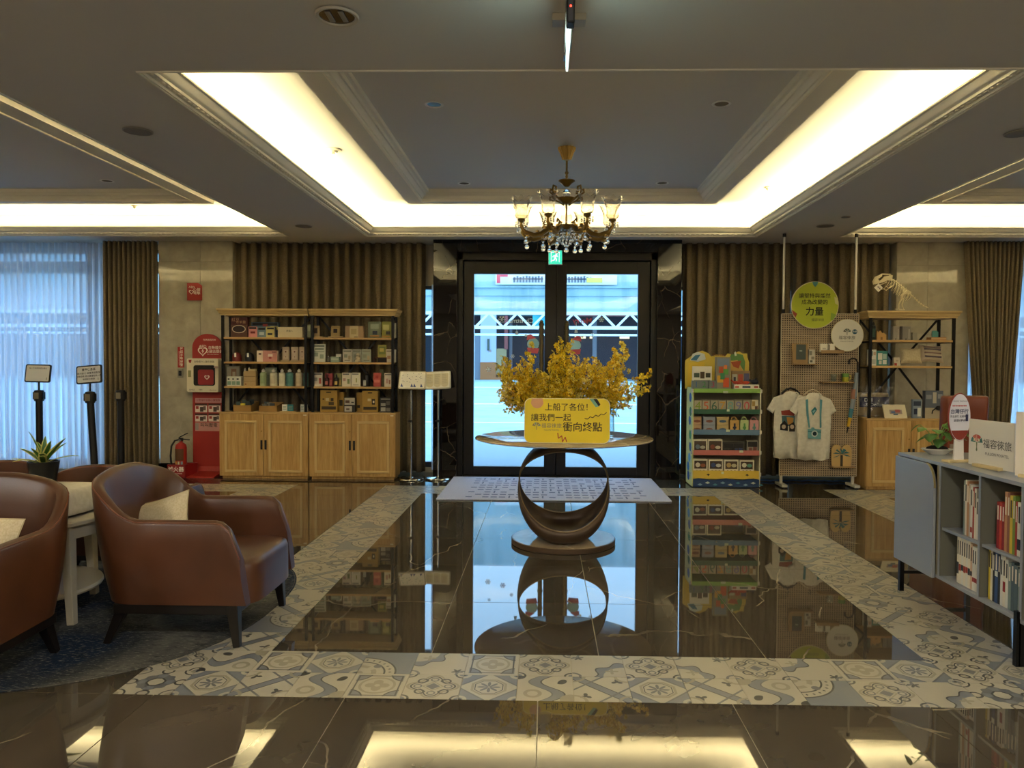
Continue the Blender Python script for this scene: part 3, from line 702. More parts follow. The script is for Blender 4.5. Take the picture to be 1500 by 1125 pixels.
curtain('sheer_curtain', 'translucent white sheer beside and behind the gathered curtain', 4.83, 7.5, 8.76, 0.03, zt_, 26, 0.05, M_SHEER, seed=9, thick=0, cat='sheer curtain')
curtain('sheer_curtain', 'narrow bunched sheer next to the black portal behind the document stands', X_(630, 8.7), X_(638.5, 8.7), 8.78, 0.05, 2.22, 3, 0.03, M_SHEER, seed=10, thick=0, cat='sheer curtain')
# ================================================================ ARMCHAIRS
def make_armchair(label, loc, rz, s=1.0):
    """faces local +X; origin on the floor under its centre"""
    t = thing('armchair', label, 'armchair', loc, rz, 'tan leather tub armchairs'); t.scale = (s, s, s)
    W, D, TH = 0.66, 0.66, 0.052
    xf, xb = 0.30, -0.33
    # plan path of the outer shell: near arm front -> round the back -> far arm front
    pts = []
    rc = 0.15
    def P(a, b): pts.append((a, b))
    n1 = 16
    for i in range(n1+1): P(xf+(xb+rc-xf)*(i/n1), -W/2)
    for i in range(1, 9): a = PI/2*i/8; P(xb+rc-rc*math.sin(a), -W/2+rc-rc*math.cos(a))
    for i in range(1, 9): P(xb, -W/2+rc+(W-2*rc)*i/8)
    for i in range(1, 9): a = PI/2*i/8; P(xb+rc-rc*math.cos(a), W/2-rc+rc*math.sin(a))
    for i in range(1, n1+1): P(xb+rc+(xf-xb-rc)*(i/n1), W/2)
    N = len(pts)
    def section(i):
        x, y = pts[i]; xp, yp = pts[max(i-1, 0)]; xn, yn = pts[min(i+1, N-1)]
        dx, dy = xn-xp, yn-yp; L = math.hypot(dx, dy); nx, ny = dy/L, -dx/L           # outward normal
        if nx*(x)+ny*y < 0: nx, ny = -nx, -ny
        d = xf-x
        h = 0.585
        bk = max(0.0, min(1.0, (-x-0.13)/0.17))              # 0 arms .. 1 back
        if bk > 0:
            yy = min(1.0, abs(y)/(W/2)); dome = math.sqrt(max(0.0, 1-(yy*0.985)**2.3))
            k = bk*bk*(3-2*bk); h += (0.045+0.165*dome)*k
        if d < 0.09: h = 0.34+(h-0.34)*max(0.0, 1-((0.09-d)/0.092)**2.6)**(1/2.6)
        sec = []
        z0 = 0.20
        lean = lambda z: 0.085*bk*(z-z0)/0.59+0.015*(1-bk)*(z-z0)/0.4
        fwd = lambda z: (0.05*(1-min(1, (z-z0)/0.38))) * max(0.0, 1-d/0.5)     # arm front slopes forward to the foot
        hs = h-0.022
        for k in range(6):
            z = z0+(hs-z0)*k/5; o = lean(z); bulge = 0.012*math.sin(PI*k/5)
            sec.append((x+nx*(o+bulge)+fwd(z), y+ny*(o+bulge), z))
        o = lean(h)
        for a in (0.3, 0.6, 0.85, 1.0, 0.85, 0.6, 0.3): 
            idx = len(sec)-6; q = [0.12, 0.28, 0.42, 0.5, 0.58, 0.72, 0.88][idx]
            sec.append((x+nx*(o-TH*q)+fwd(h), y+ny*(o-TH*q), hs+0.022*math.sin(PI*q)**0.6))
        for k in range(5, -1, -1):
            z = z0+(hs-z0)*k/5; o = lean(z)-TH
            sec.append((x+nx*o+fwd(z), y+ny*o, z))
        return sec
    secs = [section(i) for i in range(N)]; m = len(secs[0])
    b = MB(); vs = [p for s_ in secs for p in s_]; fs = []
    for i in range(N-1):
        for k in range(m-1): fs.append((i*m+k, (i+1)*m+k, (i+1)*m+k+1, i*m+k+1))
        fs.append((i*m+m-1, (i+1)*m+m-1, (i+1)*m, i*m))
    fs.append(tuple(range(m))); fs.append(tuple(range((N-1)*m, N*m)))
    b.add(vs, fs); b.build('shell', M_LEATHER, t, smooth=True)
    # piping along the top edge
    top = [Vector(secs[i][6])+Vector((0, 0, -0.001)) for i in range(N)]
    MB().tube(top, 0.0035, 6).build('piping', mat('6a3a22', 0.4), t, smooth=True)
    # seat cushion
    c = MB(); iw = W/2-TH-0.004
    def seat(u, v):
        a = 2*PI*u; e = 6
        cx_ = (abs(math.cos(a))**(2/e))*(1 if math.cos(a) > 0 else -1); sy_ = (abs(math.sin(a))**(2/e))*(1 if math.sin(a) > 0 else -1)
        prof = [(1.0, 0.185), (1.0, 0.24), (1.0, 0.32), (0.995, 0.355), (0.97, 0.378), (0.9, 0.388), (0.6, 0.394), (0.02, 0.396)]
        r_, z = prof[round(v*7)]
        return (0.068+0.300*cx_*r_, iw*sy_*r_, z)
    c.grid(seat, 48, 7, closed_u=True); c.build('seat_cushion', M_LEATHER, t, smooth='all')
    f = MB(); f.box(-0.27, 0.30, -W/2+0.02, W/2-0.02, 0.150, 0.197); f.build('base_frame', M_DARKW, t, bevel=0.004)
    for (x, y, sx) in ((0.275, -0.285, 0.02), (0.275, 0.285, 0.02), (-0.235, -0.265, -0.085), (-0.235, 0.265, -0.085)):
        l = MB(); l.bar((x, y, 0.19), (x+sx, y*1.03, 0.0), 0.055, 0.052, 0, 0.030, 0.030); l.build('leg', M_DARKW, t, bevel=0.003)
    return t
def pillow_mesh(w_, h_, th):
    b = MB()
    for s_ in (1, -1):
        def fn(u, v):
            a, c_ = 2*u-1, 2*v-1
            e = (1-abs(a)**2.4)*(1-abs(c_)**2.4); pin = 1-0.09*(1-abs(c_)**1.5)*abs(a)**3-0.0; pin2 = 1-0.09*(1-abs(a)**1.5)*abs(c_)**3
            return (w_/2*a*pin, s_*th/2*max(0, e)**0.55, h_/2*c_*pin2)
        b.grid(fn, 16, 12)
    return b
def make_pillow(label, loc, rot, w_=0.40, h_=0.30, th=0.11, m_=None, group=None, stripe=None):
    t = thing('cushion', label, 'cushion', loc, 0, group); t.rotation_euler = rot
    pillow_mesh(w_, h_, th).build('cover', m_ or M_PILLOW, t, smooth='all')
    pp = []
    for k in range(41):
        q = k/40*4; s_ = int(q) % 4; f = q-int(q); a, c_ = [(-1+2*f, -1), (1, -1+2*f), (1-2*f, 1), (-1, 1-2*f)][s_]
        pin = 1-0.09*(1-abs(c_)**1.5)*abs(a)**3; pin2 = 1-0.09*(1-abs(a)**1.5)*abs(c_)**3
        pp.append((w_/2*a*pin, 0, h_/2*c_*pin2))
    MB().tube(pp, 0.003, 6).build('seam', mat('b5a786', 0.8), t)
    return t
A = make_armchair('tan leather tub armchair facing right with cream cushion, standing wholly in view', (-1.69, 3.655, 0.001), 0.0)
make_pillow('cream linen cushion resting against the back of the fully visible tan armchair', (-1.925, 3.68, 0.495), (math.radians(-16), math.radians(-16), math.radians(-16)), 0.40, 0.25, 0.11)
B = make_armchair('tan leather tub armchair nearest the viewer, cut off by the left edge', (-2.43, 2.93, 0.0045), math.radians(-87))
make_pillow('cream linen cushion in the tan armchair at the left edge of the photo', (-2.375, 3.03, 0.515), (math.radians(-16), math.radians(4), math.radians(-6)), 0.42, 0.30, 0.12)
C_ = make_armchair('dark backed tan armchair turned away behind the white round table', (-2.50, 4.52, 0.0045), math.radians(90), 0.90)
D_ = make_armchair('tan armchair at the left edge behind the potted plant, only its top visible', (-3.36, 4.34, 0.0045), math.radians(140), 0.93)
# high backed chair behind the bookcase
hb = thing('high_back_chair', 'brown leather high back chair behind the bookcase and oval sign', 'chair', (3.16, 5.95, 0), math.radians(84))
h = MB(); h.grid(lambda u, v: (-0.26-0.05*v+0.05*math.cos((u-0.5)*PI), (u-0.5)*0.31, 0.25+0.83*v), 12, 8)
h.build('backrest', mat('6e3318', 0.4), hb, solid=0.09, smooth='all', bevel=0.02)
MB().box(-0.25, 0.28, -0.14, 0.14, 0.30, 0.46).build('seat', mat('6e3318', 0.4), hb, bevel=0.04, seg=3)
for s_ in (-1, 1): MB().box(-0.25, 0.24, s_*0.165-0.02, s_*0.165+0.02, 0.28, 0.56).build('armrest', mat('6e3318', 0.4), hb, bevel=0.03, seg=3)
for x in (-0.2, 0.22):
    for y in (-0.13, 0.13): MB().bar((x, y, 0.3), (x*1.15, y*1.05, 0), 0.045, 0.045, 0, 0.028, 0.028).build('leg', M_DARKW, hb)

# ================================================================ RUG
M_RUG, _b = newmat('blue_grey_rug', 0.95, 0.1)
_v = coords('Object', (1.0, 3.2, 1)); _a = noise(coords('Object'), 1.25, 3, 0.5, 0.6); _c = noise(_v, 9, 5, 0.75, 0.6); _d = noise(_v, 40, 3, 0.7)
_base = ramp(_a, [(0.40, '1c2a40'), (0.50, '3a3d40'), (0.64, '6f6e68')])
_base = mixc(_base, hx('15181c'), fmin(fmax((_c-0.50)*5.0, 0.0), 1.0)*0.8)
_base = mixc(_base, hx('a5a196'), fmin(fmax((_d-0.55)*6.0, 0.0), 1.0)*0.6)
E.nt.links.new(_base, _b.inputs['Base Color']); bump(_b, _d, 0.4, 0.004)
rg = MB(); n = 72; cx_, cy_, a_, b2_ = -3.0, 3.95, 1.58, 1.20
def se(t, k=1.0):
    c_, s_ = math.cos(t), math.sin(t); e = 2/2.6
    return (a_*k*abs(c_)**e*(1 if c_ > 0 else -1), b2_*k*abs(s_)**e*(1 if s_ > 0 else -1))
rg.prism([se(2*PI*i/n) for i in range(n)], 0.0008, 0.0042, 'xy')
rug = rg.build('rug', M_RUG, loc=(cx_, cy_, 0), bevel=0.001); tag(rug, 'rounded dark blue and grey distressed rug under the armchairs', 'rug')
MB().tube([(se(2*PI*i/n, 0.994)[0], se(2*PI*i/n, 0.994)[1], 0.003) for i in range(n+1)], 0.0025, 6).build('edging', mat('4a473e', 0.8), rug)

# ================================================================ WHITE ROUND TABLE
M_TW = mat('b9b19c', 0.5, name='cream_painted_wood')
T0 = (-2.66, 3.76)
tb = thing('side_table', 'cream painted round side table with lower shelf between the armchairs', 'table', (T0[0], T0[1], 0.0045))
MB().lathe([(0.0, 0.485), (0.395, 0.485), (0.40, 0.49), (0.40, 0.505), (0.395, 0.51), (0, 0.51)], 48).build('tabletop', M_TW, tb, smooth=True)
MB().lathe([(0.35, 0.42), (0.37, 0.42), (0.375, 0.485), (0.35, 0.485)], 48).build('apron', M_TW, tb, smooth=True)
MB().lathe([(0.0, 0.13), (0.35, 0.13), (0.355, 0.14), (0.35, 0.155), (0, 0.155)], 40).build('shelf', M_TW, tb, smooth=True)
for k in range(4):
    a = math.radians(-24+90*k); MB().bar((0.345*math.cos(a), 0.345*math.sin(a), 0.485), (0.375*math.cos(a), 0.375*math.sin(a), 0.0), 0.055, 0.055, 0, 0.036, 0.036).build('leg', M_TW, tb, bevel=0.004)
bxm = MB().box(-0.24, 0.24, -0.20, 0.20, 0, 0.125).build('storage_box', mat('b8ad96', 0.7), loc=(T0[0]+0.0, T0[1]+0.0, 0.515), bevel=0.004); tag(bxm, 'low box hidden under the cream cloth on the round table', 'box')
def drape(u, v):
    a = 2*PI*u; c_, s_ = math.cos(a), math.sin(a); e = 2/9
    X = abs(c_)**e*(1 if c_ > 0 else -1); Y = abs(s_)**e*(1 if s_ > 0 else -1)
    prof = [(0.02, 0.642), (0.5, 0.643), (0.95, 0.642), (1.0, 0.637), (1.03, 0.62), (1.05, 0.59), (1.07, 0.555), (1.10, 0.523)]
    r_, z = prof[round(v*7)]
    w_ = 0.012*math.sin(a*9)*max(0, v-0.45)*2+0.012*math.sin(a*23+1)*max(0, v-0.45)*2
    return ((0.27*r_+w_)*X, (0.23*r_+w_)*Y, z+0.006*math.sin(a*5)*(v > 0.9))
tc = MB().grid(drape, 120, 7, closed_u=True).build('tablecloth', M_TCLOTH, loc=(T0[0], T0[1], 0.0065), smooth='all', solid=0.003); tag(tc, 'cream cloth draped on the round side table under the black pot', 'tablecloth')
# snake plant
pl = thing('potted_plant', 'yellow edged green leafy plant in a black pot on the clothed table', 'plant', (at(64, 700, 3.86).x, 3.86, 0.652))
MB().lathe([(0, 0), (0.055, 0), (0.075, 0.125), (0.070, 0.125), (0.067, 0.105), (0, 0.105)], 28).build('pot', mat('121212', 0.3), pl, smooth=True)
MB().disc((0, 0, 0), 0.067, 0.10, 0.108, 20).build('soil', mat('2a1f16', 0.9), pl)
M_LEAFG = mat('3f6b2a', 0.4); M_LEAFY = mat('c9c46a', 0.4)
def leaf_blade(L, wd, az, lean, curl):
    b = MB(); n = 10; rows = []
    for i in range(n+1):
        t = i/n; ang = lean+curl*t; 
        rows.append((t, ang))
    x, z = 0.0, 0.0; cen = []
    for i, (t, ang) in enumerate(rows):
        cen.append((x, z, ang)); x += L/n*math.sin(ang); z += L/n*math.cos(ang)
    vs = []; fs = []; ms = []
    for i, (cxx, czz, ang) in enumerate(cen):
        t = i/n; w_ = wd*(math.sin(PI*min(1, 0.18+0.82*t))**0.8)*(1 if t < 0.99 else 0.02)+0.001
        for s_, lift in ((-1, 0.35), (-0.62, 0.15), (0, 0), (0.62, 0.15), (1, 0.35)):
            vs.append((cxx-lift*w_*math.cos(ang)*0.6, s_*w_, czz+lift*w_*math.sin(ang)*0.6+0.0))
    for i in range(n):
        for k in range(4): fs.append((i*5+k, i*5+k+1, (i+1)*5+k+1, (i+1)*5+k)); ms.append(1 if k in (0, 3) else 0)
    b.v = vs; b.f = fs; b.m = ms; b.xf(Matrix.Rotation(az, 4, 'Z')); return b
for (az, ln, L, cu) in ((200, 14, 0.19, 0.25), (100, 4, 0.15, 0.2), (-15, 38, 0.21, 0.3), (-60, 50, 0.17, 0.7), (170, 48, 0.17, 0.5), (235, 55, 0.15, 0.9), (20, 60, 0.17, 0.6), (300, 40, 0.17, 0.9), (140, 30, 0.15, 0.4), (60, 35, 0.16, 0.5), (265, 28, 0.13, 0.5), (330, 22, 0.15, 0.3), (190, 70, 0.16, 0.3)):
    o = leaf_blade(L, 0.018, math.radians(az), math.radians(ln), cu).build('leaf', [M_LEAFG, M_LEAFY], pl, smooth='all', solid=0.0015); o.location = (0, 0, 0.105)

# ================================================================ CENTRE TABLE
TX, TY = 0.141, 5.46
ct = thing('hoop_table', 'round glossy table on a bronze hoop base carrying the yellow flowers', 'table', (TX, TY, 0))
M_TTOP = marble('beige_stone_top', 'b5a58c', '96866c', 'd8ccb0', 0.05, 2.5, veinw=0.02, rand=False)
MB().lathe([(0, 0.753), (0.625, 0.753), (0.645, 0.760), (0.645, 0.766), (0.642, 0.768), (0, 0.768)], 72).build('tabletop', M_TTOP, ct, smooth=True)
MB().lathe([(0, 0.0), (0.372, 0.0), (0.378, 0.004), (0.378, 0.034), (0.374, 0.038), (0, 0.038)], 64).build('base_disc', [M_BRONZE], ct, smooth=True)
MB().disc((0, 0, 0), 0.368, 0.038, 0.0395, 64).build('base_inlay', M_TTOP, ct)
def smooth_interp(tab, a):
    for (a0, v0), (a1, v1) in zip(tab, tab[1:]):
        if a0 <= a <= a1:
            t = (a-a0)/(a1-a0); t = t*t*(3-2*t); return tuple(p+(q-p)*t for p, q in zip(v0, v1))
hp = MB()
nth, nph = 96, 14
def hoop(u, v):
    th = 2*PI*u-PI/2; s_, c_ = math.sin(th), math.cos(th)
    zc = 0.455
    # tunnel rim (front and back edge) and outer spine, both in the xz plane
    rim = (0.322*c_, zc+(0.235*s_ if s_ > 0 else 0.305*s_))
    ow = 0.324+0.030*max(0, -s_)*(1-max(0, -s_))*2.0
    ow *= 1.0
    out = (ow*c_ if s_ > 0 else ow*(1 if c_ > 0 else -1)*abs(c_)**0.72, zc+(0.296*s_ if s_ > 0 else -0.417*abs(s_)**1.05))
    wd = 0.008+0.335*max(0, -s_)**0.9+0.24*max(0, s_)**1.3
    ph = PI*v; cp = math.cos(ph); sp = math.sin(ph)
    k = sp**(0.6)
    x = rim[0]+(out[0]-rim[0])*k; z = rim[1]+(out[1]-rim[1])*k
    return (x, wd*(abs(cp)**0.55)*(1 if cp > 0 else -1), z)
hp.grid(hoop, nth, nph, closed_u=True)
hp.build('hoop_base', M_BRONZE, ct, smooth='all', solid=0.008)
for v_ in (0.0, 1.0): MB().tube([hoop(i/96, v_) for i in range(97)], 0.0055, 6, cap=False).build('rim_highlight', mat('8a7658', 0.35, 0.6), ct, smooth='all')  # paler tubes put the edge highlight of the hoop into colour
# glass vases
def vase(x, y, r, h_, label):
    t = thing('glass_vase', label, 'vase', (x, y, 0.7685), 0, 'glass vases behind the yellow sign')
    MB().lathe([(0, 0.003), (r*0.92, 0.003), (r, 0.01), (r*0.93, h_*0.5), (r*1.08, h_), (r*1.05, h_), (r*0.9, h_*0.5), (r*0.95, 0.015), (0, 0.015)], 28).build('bowl', M_VASE, t, smooth=True)
    return t
VS = [(TX+0.315, TY-0.02, 0.05, 0.34, 'tall clear glass vase standing right of the yellow sign'), (TX-0.18, TY+0.05, 0.05, 0.32, 'clear glass vase hidden behind the left half of the yellow sign'),
      (TX+0.07, TY+0.10, 0.05, 0.32, 'clear glass vase hidden behind the middle of the yellow sign')]
for q in VS: vase(*q)
# yellow orchid sprays
def petal(c_):
    m = mat(c_, 0.55); t = m.node_tree; b = t.nodes['Principled BSDF']; o = t.nodes['Material Output']
    tl = t.nodes.new('ShaderNodeBsdfTranslucent'); tl.inputs[0].default_value = b.inputs['Base Color'].default_value; mx = t.nodes.new('ShaderNodeMixShader'); mx.inputs[0].default_value = 0.5
    t.links.new(b.outputs[0], mx.inputs[1]); t.links.new(tl.outputs[0], mx.inputs[2]); t.links.new(mx.outputs[0], o.inputs[0]); return m
M_PET = [petal('f2d836'), petal('e2bc24'), petal('f8e870')]; M_STEM = mat('6a6a2c', 0.6); M_LIP = mat('7a3a10', 0.6)
def spray_proto(seed, L):
    rr = random.Random(seed)
    t = thing('orchid_spray', 'yellow dancing orchid spray in the dense bouquet on the hoop table', 'flower', (0, 0, 0), 0, 'yellow orchid sprays in the glass vases')
    main = []; bend = rr.uniform(0.1, 0.35)
    for i in range(11): q = i/10; main.append(Vector((bend*L*q*q, 0.03*math.sin(q*5+seed), L*(q-0.12*q*q))))
    st_ = MB(); st_.tube(main, [0.0028*(1-0.6*i/10) for i in range(11)], 5); bl = MB()
    def blossom(p, s_):
        az = rr.uniform(0, 2*PI); el = rr.uniform(-0.7, 0.9)
        M_ = Matrix.Translation(p) @ Matrix.Rotation(az, 4, 'Z') @ Matrix.Rotation(el, 4, 'Y') @ Matrix.Rotation(rr.uniform(0, 6.28), 4, 'X')
        b = MB(); mi = rr.choice((0, 0, 1, 2))
        b.add([(0, 0, 0), (0.004, -0.55*s_, -0.42*s_), (-0.004, -0.28*s_, -0.80*s_), (0.002, 0, -0.66*s_), (-0.004, 0.28*s_, -0.80*s_), (0.004, 0.55*s_, -0.42*s_)], [(0, 1, 2, 3), (0, 3, 4, 5)], mi)
        for a in (0.15, 1.15, 2.0, 3.0):
            c_, q_ = math.cos(a), math.sin(a); b.add([(0, 0, 0), (0.006, c_*0.33*s_-q_*0.13*s_, q_*0.33*s_+c_*0.13*s_), (0.012, c_*0.56*s_, q_*0.56*s_), (0.006, c_*0.33*s_+q_*0.13*s_, q_*0.33*s_-c_*0.13*s_)], [(0, 1, 2, 3)], mi)
        b.ball((0.004, 0, 0), 0.11*s_, 4, 3)
        b.xf(M_); o = len(bl.v); bl.v += b.v; bl.f += [tuple(i+o for i in f) for f in b.f]; bl.m += b.m
    for i in range(2, 11):
        base = main[i]
        for k in range(3 if i < 9 else 2):
            az = rr.uniform(0, 2*PI); l_ = L*rr.uniform(0.08, 0.22)*(1.25-i/12)
            tip = base+Vector((math.cos(az)*l_, math.sin(az)*l_, l_*rr.uniform(0.3, 0.9)))
            st_.tube([base, (base+tip)/2+Vector((0, 0, 0.008)), tip], 0.0012, 3)
            for q in (0.35, 0.7, 1.0):
                pp = base.lerp(tip, q)+Vector((rr.uniform(-.008, .008), rr.uniform(-.008, .008), rr.uniform(-.008, .008))); blossom(pp, rr.uniform(0.021, 0.031))
    st_.build('stem', M_STEM, t); bl.build('blossoms', M_PET+[M_LIP], t, kind='stuff')
    return t
protos = [spray_proto(s, 0.5) for s in (1, 2, 3, 4, 5)]
used = set(); ri = random.Random(11)
targets = []
for i in range(74):
    u = ((i*7) % 74+0.5)/74; x = -0.46+0.94*u+ri.uniform(-.05, .05); edge = abs(x)/0.45
    z = 1.26+ri.uniform(-0.15, 0.09)-0.12*edge**2*ri.random()
    y = ri.uniform(-0.30, 0.22)*(1-0.4*edge)
    targets.append((x, y, z))
targets += [(0.62, -0.02, 1.25), (0.50, 0.0, 1.40), (0.34, -0.05, 1.44), (0.64, 0.05, 1.13), (-0.45, 0.0, 1.18), (-0.42, -0.05, 1.33), (0.45, -0.1, 1.32), (-0.30, 0, 1.40), (0.0, 0, 1.46), (0.05, -.1, 1.44), (-0.05, -.05, 1.42), (-.38, -.1, 1.22), (0.1, -0.2, 1.25), (-0.15, -0.2, 1.2), (0.25, -0.2, 1.2), (-0.3, -0.18, 1.15), (0.0, -0.22, 1.15), (0.33, -0.15, 1.13)]
for i, (x, y, z) in enumerate(targets):
    v_ = min(VS, key=lambda q: abs(q[0]-(TX+x)) + 0.15*ri.random()); base = Vector((v_[0]+ri.uniform(-.03, .03), v_[1]+ri.uniform(-.03, .03), 0.93+ri.uniform(-0.02, 0.03))); base.x = 0.45*base.x+0.55*(TX+0.62*x)
    d = Vector((TX+x, TY+y, z))-base; k = i % 5
    o = protos[k] if k not in used else copy_tree(protos[k]); used.add(k)
    q = Vector((0.2, 0, 0.88)).normalized().rotation_difference(d.normalized())
    o.rotation_mode = 'QUATERNION'; o.rotation_quaternion = q @ Euler((0, 0, 0)).to_quaternion(); o.location = base
    s_ = d.length/(0.5*0.92); o.scale = (max(0.75, s_*0.95),)*2+(s_,)
# yellow sign on the table
def up_text(parent, s, size, x, z, m_, y=-0.0, bold=0.0, sx=1.0, ry=0.0, name='lettering'):
    return text(s, size, parent, (x, y, z), m_, rot=(PI/2, ry, 0), bold=bold, sx=sx, name=name)
M_INK = mat('16140f', 0.6); M_GREYINK = mat('6f6c60', 0.6)
ys = thing('yellow_sign', 'yellow rounded board with black Chinese writing propped on the hoop table', 'sign', (at(830.5, 640, 5.0).x, 5.0, 0.770), 0.0)
ys.rotation_euler = (-0.09, 0, math.radians(-1)); SW, SH = 0.572, 0.300
MB().prism(rrect(SW, SH, 0.045, 6, 0, SH/2+0.002), -0.004, 0.008).build('board', mat('e6dfb8', 0.5), ys)
MB().prism(rrect(SW-0.008, SH-0.008, 0.042, 6, 0, SH/2+0.002), -0.0055, -0.0042).build('yellow_face', mat('dcc41c', 0.5), ys)
Yf = -0.0062; q_ = SW/125.0        # metres per photo pixel
def Q(px, py): return ((px-830.5)*q_, (652-py)*q_+0.002)
up_text(ys, '上船了各位！', 0.054, *Q(833, 600), M_INK, Yf, 0.004); up_text(ys, '讓我們一起', 0.054, *Q(807, 615.5), M_INK, Yf, 0.004)
up_text(ys, '衝向終點', 0.066, *Q(853, 629), M_INK, Yf, 0.008); up_text(ys, '福容徠旅', 0.034, *Q(808, 627), M_GREYINK, Yf, 0.002); up_text(ys, 'FULLON POSHTEL', 0.0125, *Q(808, 633), M_GREYINK, Yf)
b = MB()
def semicirc(cx, cz, r, a0, a1, n=12): return [(cx+r*math.cos(a0+(a1-a0)*k/n), cz+r*math.sin(a0+(a1-a0)*k/n)) for k in range(n+1)]
MB().prism([(-.235, .299), (-.165, .299)]+[(-.2+0.045*math.cos(a), .285+0.052*math.sin(a)) for a in [(-k*PI/10) for k in range(1, 10)]], -0.0066, -0.0056).build('pink_shape', mat('cf9a72', 0.6), ys)
MB().prism([Q(863, 587), Q(871, 587), Q(877, 598), Q(872, 599)], -0.0066, -0.0056).build('teal_shape', mat('6f9f8c', 0.6), ys)
MB().prism([Q(868.5, 587), Q(874, 587), Q(879, 595), Q(876.5, 598)], -0.007, -0.006).build('black_shape', M_INK, ys)
zz = [Q(*p) for p in ((856, 616), (861, 616.5), (864, 613), (868, 614.5), (872, 610.5), (876, 612.5), (880, 609), (884, 610), (888, 606.5))]
b = MB()
for a, c_ in zip(zz, zz[1:]): b.bar((a[0], Yf, a[1]), (c_[0], Yf, c_[1]), 0.0045, 0.001, up=(0, 1, 0))
b.build('zigzag', M_INK, ys)
zz = [Q(*p) for p in ((817, 637), (818, 645), (823, 641), (824, 650), (828, 643), (830, 650))]; b = MB()
for a, c_ in zip(zz, zz[1:]): b.bar((a[0], Yf, a[1]), (c_[0], Yf, c_[1]), 0.006, 0.001, up=(0, 1, 0))
b.build('red_zigzag', mat('a03a28', 0.6), ys)
def tree_logo(parent, x, z, s, cols, y=Yf):      # a small spreading fan shaped tree emblem
    for k, (a0, a1) in enumerate(((0.15, 0.85), (0.85, 1.55), (1.55, 2.25), (2.25, 2.99))):
        MB().prism([(x+0.2*s*math.cos((a0+a1)/2), z+0.12*s*math.sin((a0+a1)/2))]+semicirc(x, z, s*0.95, a0+0.04, a1-0.04, 5), y-0.0004, y+0.0004).build('emblem_crown', cols[k % len(cols)], parent)
    MB().prism([(x-0.08*s, z+0.1*s), (x+0.08*s, z+0.1*s), (x+0.05*s, z-0.75*s), (x-0.05*s, z-0.75*s)], y-0.0004, y+0.0004).build('emblem_trunk', cols[-1], parent)
tree_logo(ys, *Q(786, 628), 0.030, [mat('7f8a78', 0.6), mat('8a7a5a', 0.6)])
MB().box(-0.1, 0.1, 0.008, 0.07, 0.0, 0.012).build('foot', M_CREAM, ys)

# ================================================================ CHANDELIER
CH = (0.165, 6.06)
ch = thing('chandelier', 'brass chandelier with eight glass tulip shades and hanging crystals', 'chandelier', (CH[0], CH[1], 0))
KC = 6.06/1100
def zc(py, Y=6.06): return at(828, py, Y).z
MB().lathe([(0, 3.029), (0.070, 3.029), (0.066, 3.01), (0.052, 2.985), (0.040, 2.95), (0.034, 2.93), (0.02, 2.925), (0, 2.925)], 32, flute=16, famp=0.05).build('ceiling_canopy', M_GOLD, ch, smooth=True)
MB().tube([(0, 0, 2.93), (0, 0, 2.78)], 0.009, 10).ball((0, 0, 2.83), 0.016, 10).ball((0, 0, 2.80), 0.013, 10).build('stem_rod', M_GOLD, ch, smooth=True)
z = zc(265)
MB().lathe([(0.0, z+0.01), (0.03, z+0.008), (0.065, z+0.004), (0.068, z-0.003), (0.040, z-0.022), (0.022, z-0.042), (0.012, z-0.05), (0, z-0.05)], 28).build('upper_plate', M_GOLD, ch, smooth=True)
MB().ball((0, 0, zc(283)), 0.033, 16).build('crystal_ball', M_CRYSTAL, ch, smooth='all')
z = zc(291)
MB().lathe([(0, z+0.006), (0.07, z+0.005), (0.072, z-0.002), (0.045, z-0.03), (0.02, z-0.045), (0, z-0.045)], 28).build('lower_plate', M_GOLD, ch, smooth=True)
z0 = zc(330)
MB().lathe([(0.012, zc(299)), (0.02, zc(303)), (0.045, zc(318)), (0.05, zc(325)), (0.04, zc(331)), (0, zc(332))], 24).build('glass_column', M_SHADE, ch, smooth=True)
MB().tube([(0, 0, zc(295)), (0, 0, zc(345))], 0.008, 8).lathe([(0.02, z0), (0.085, z0-0.004), (0.09, z0-0.02), (0.075, z0-0.045), (0.03, z0-0.055), (0, z0-0.055)], 28).build('hub', M_GOLD, ch, smooth=True)
zb_ = z0-0.03
AL = []
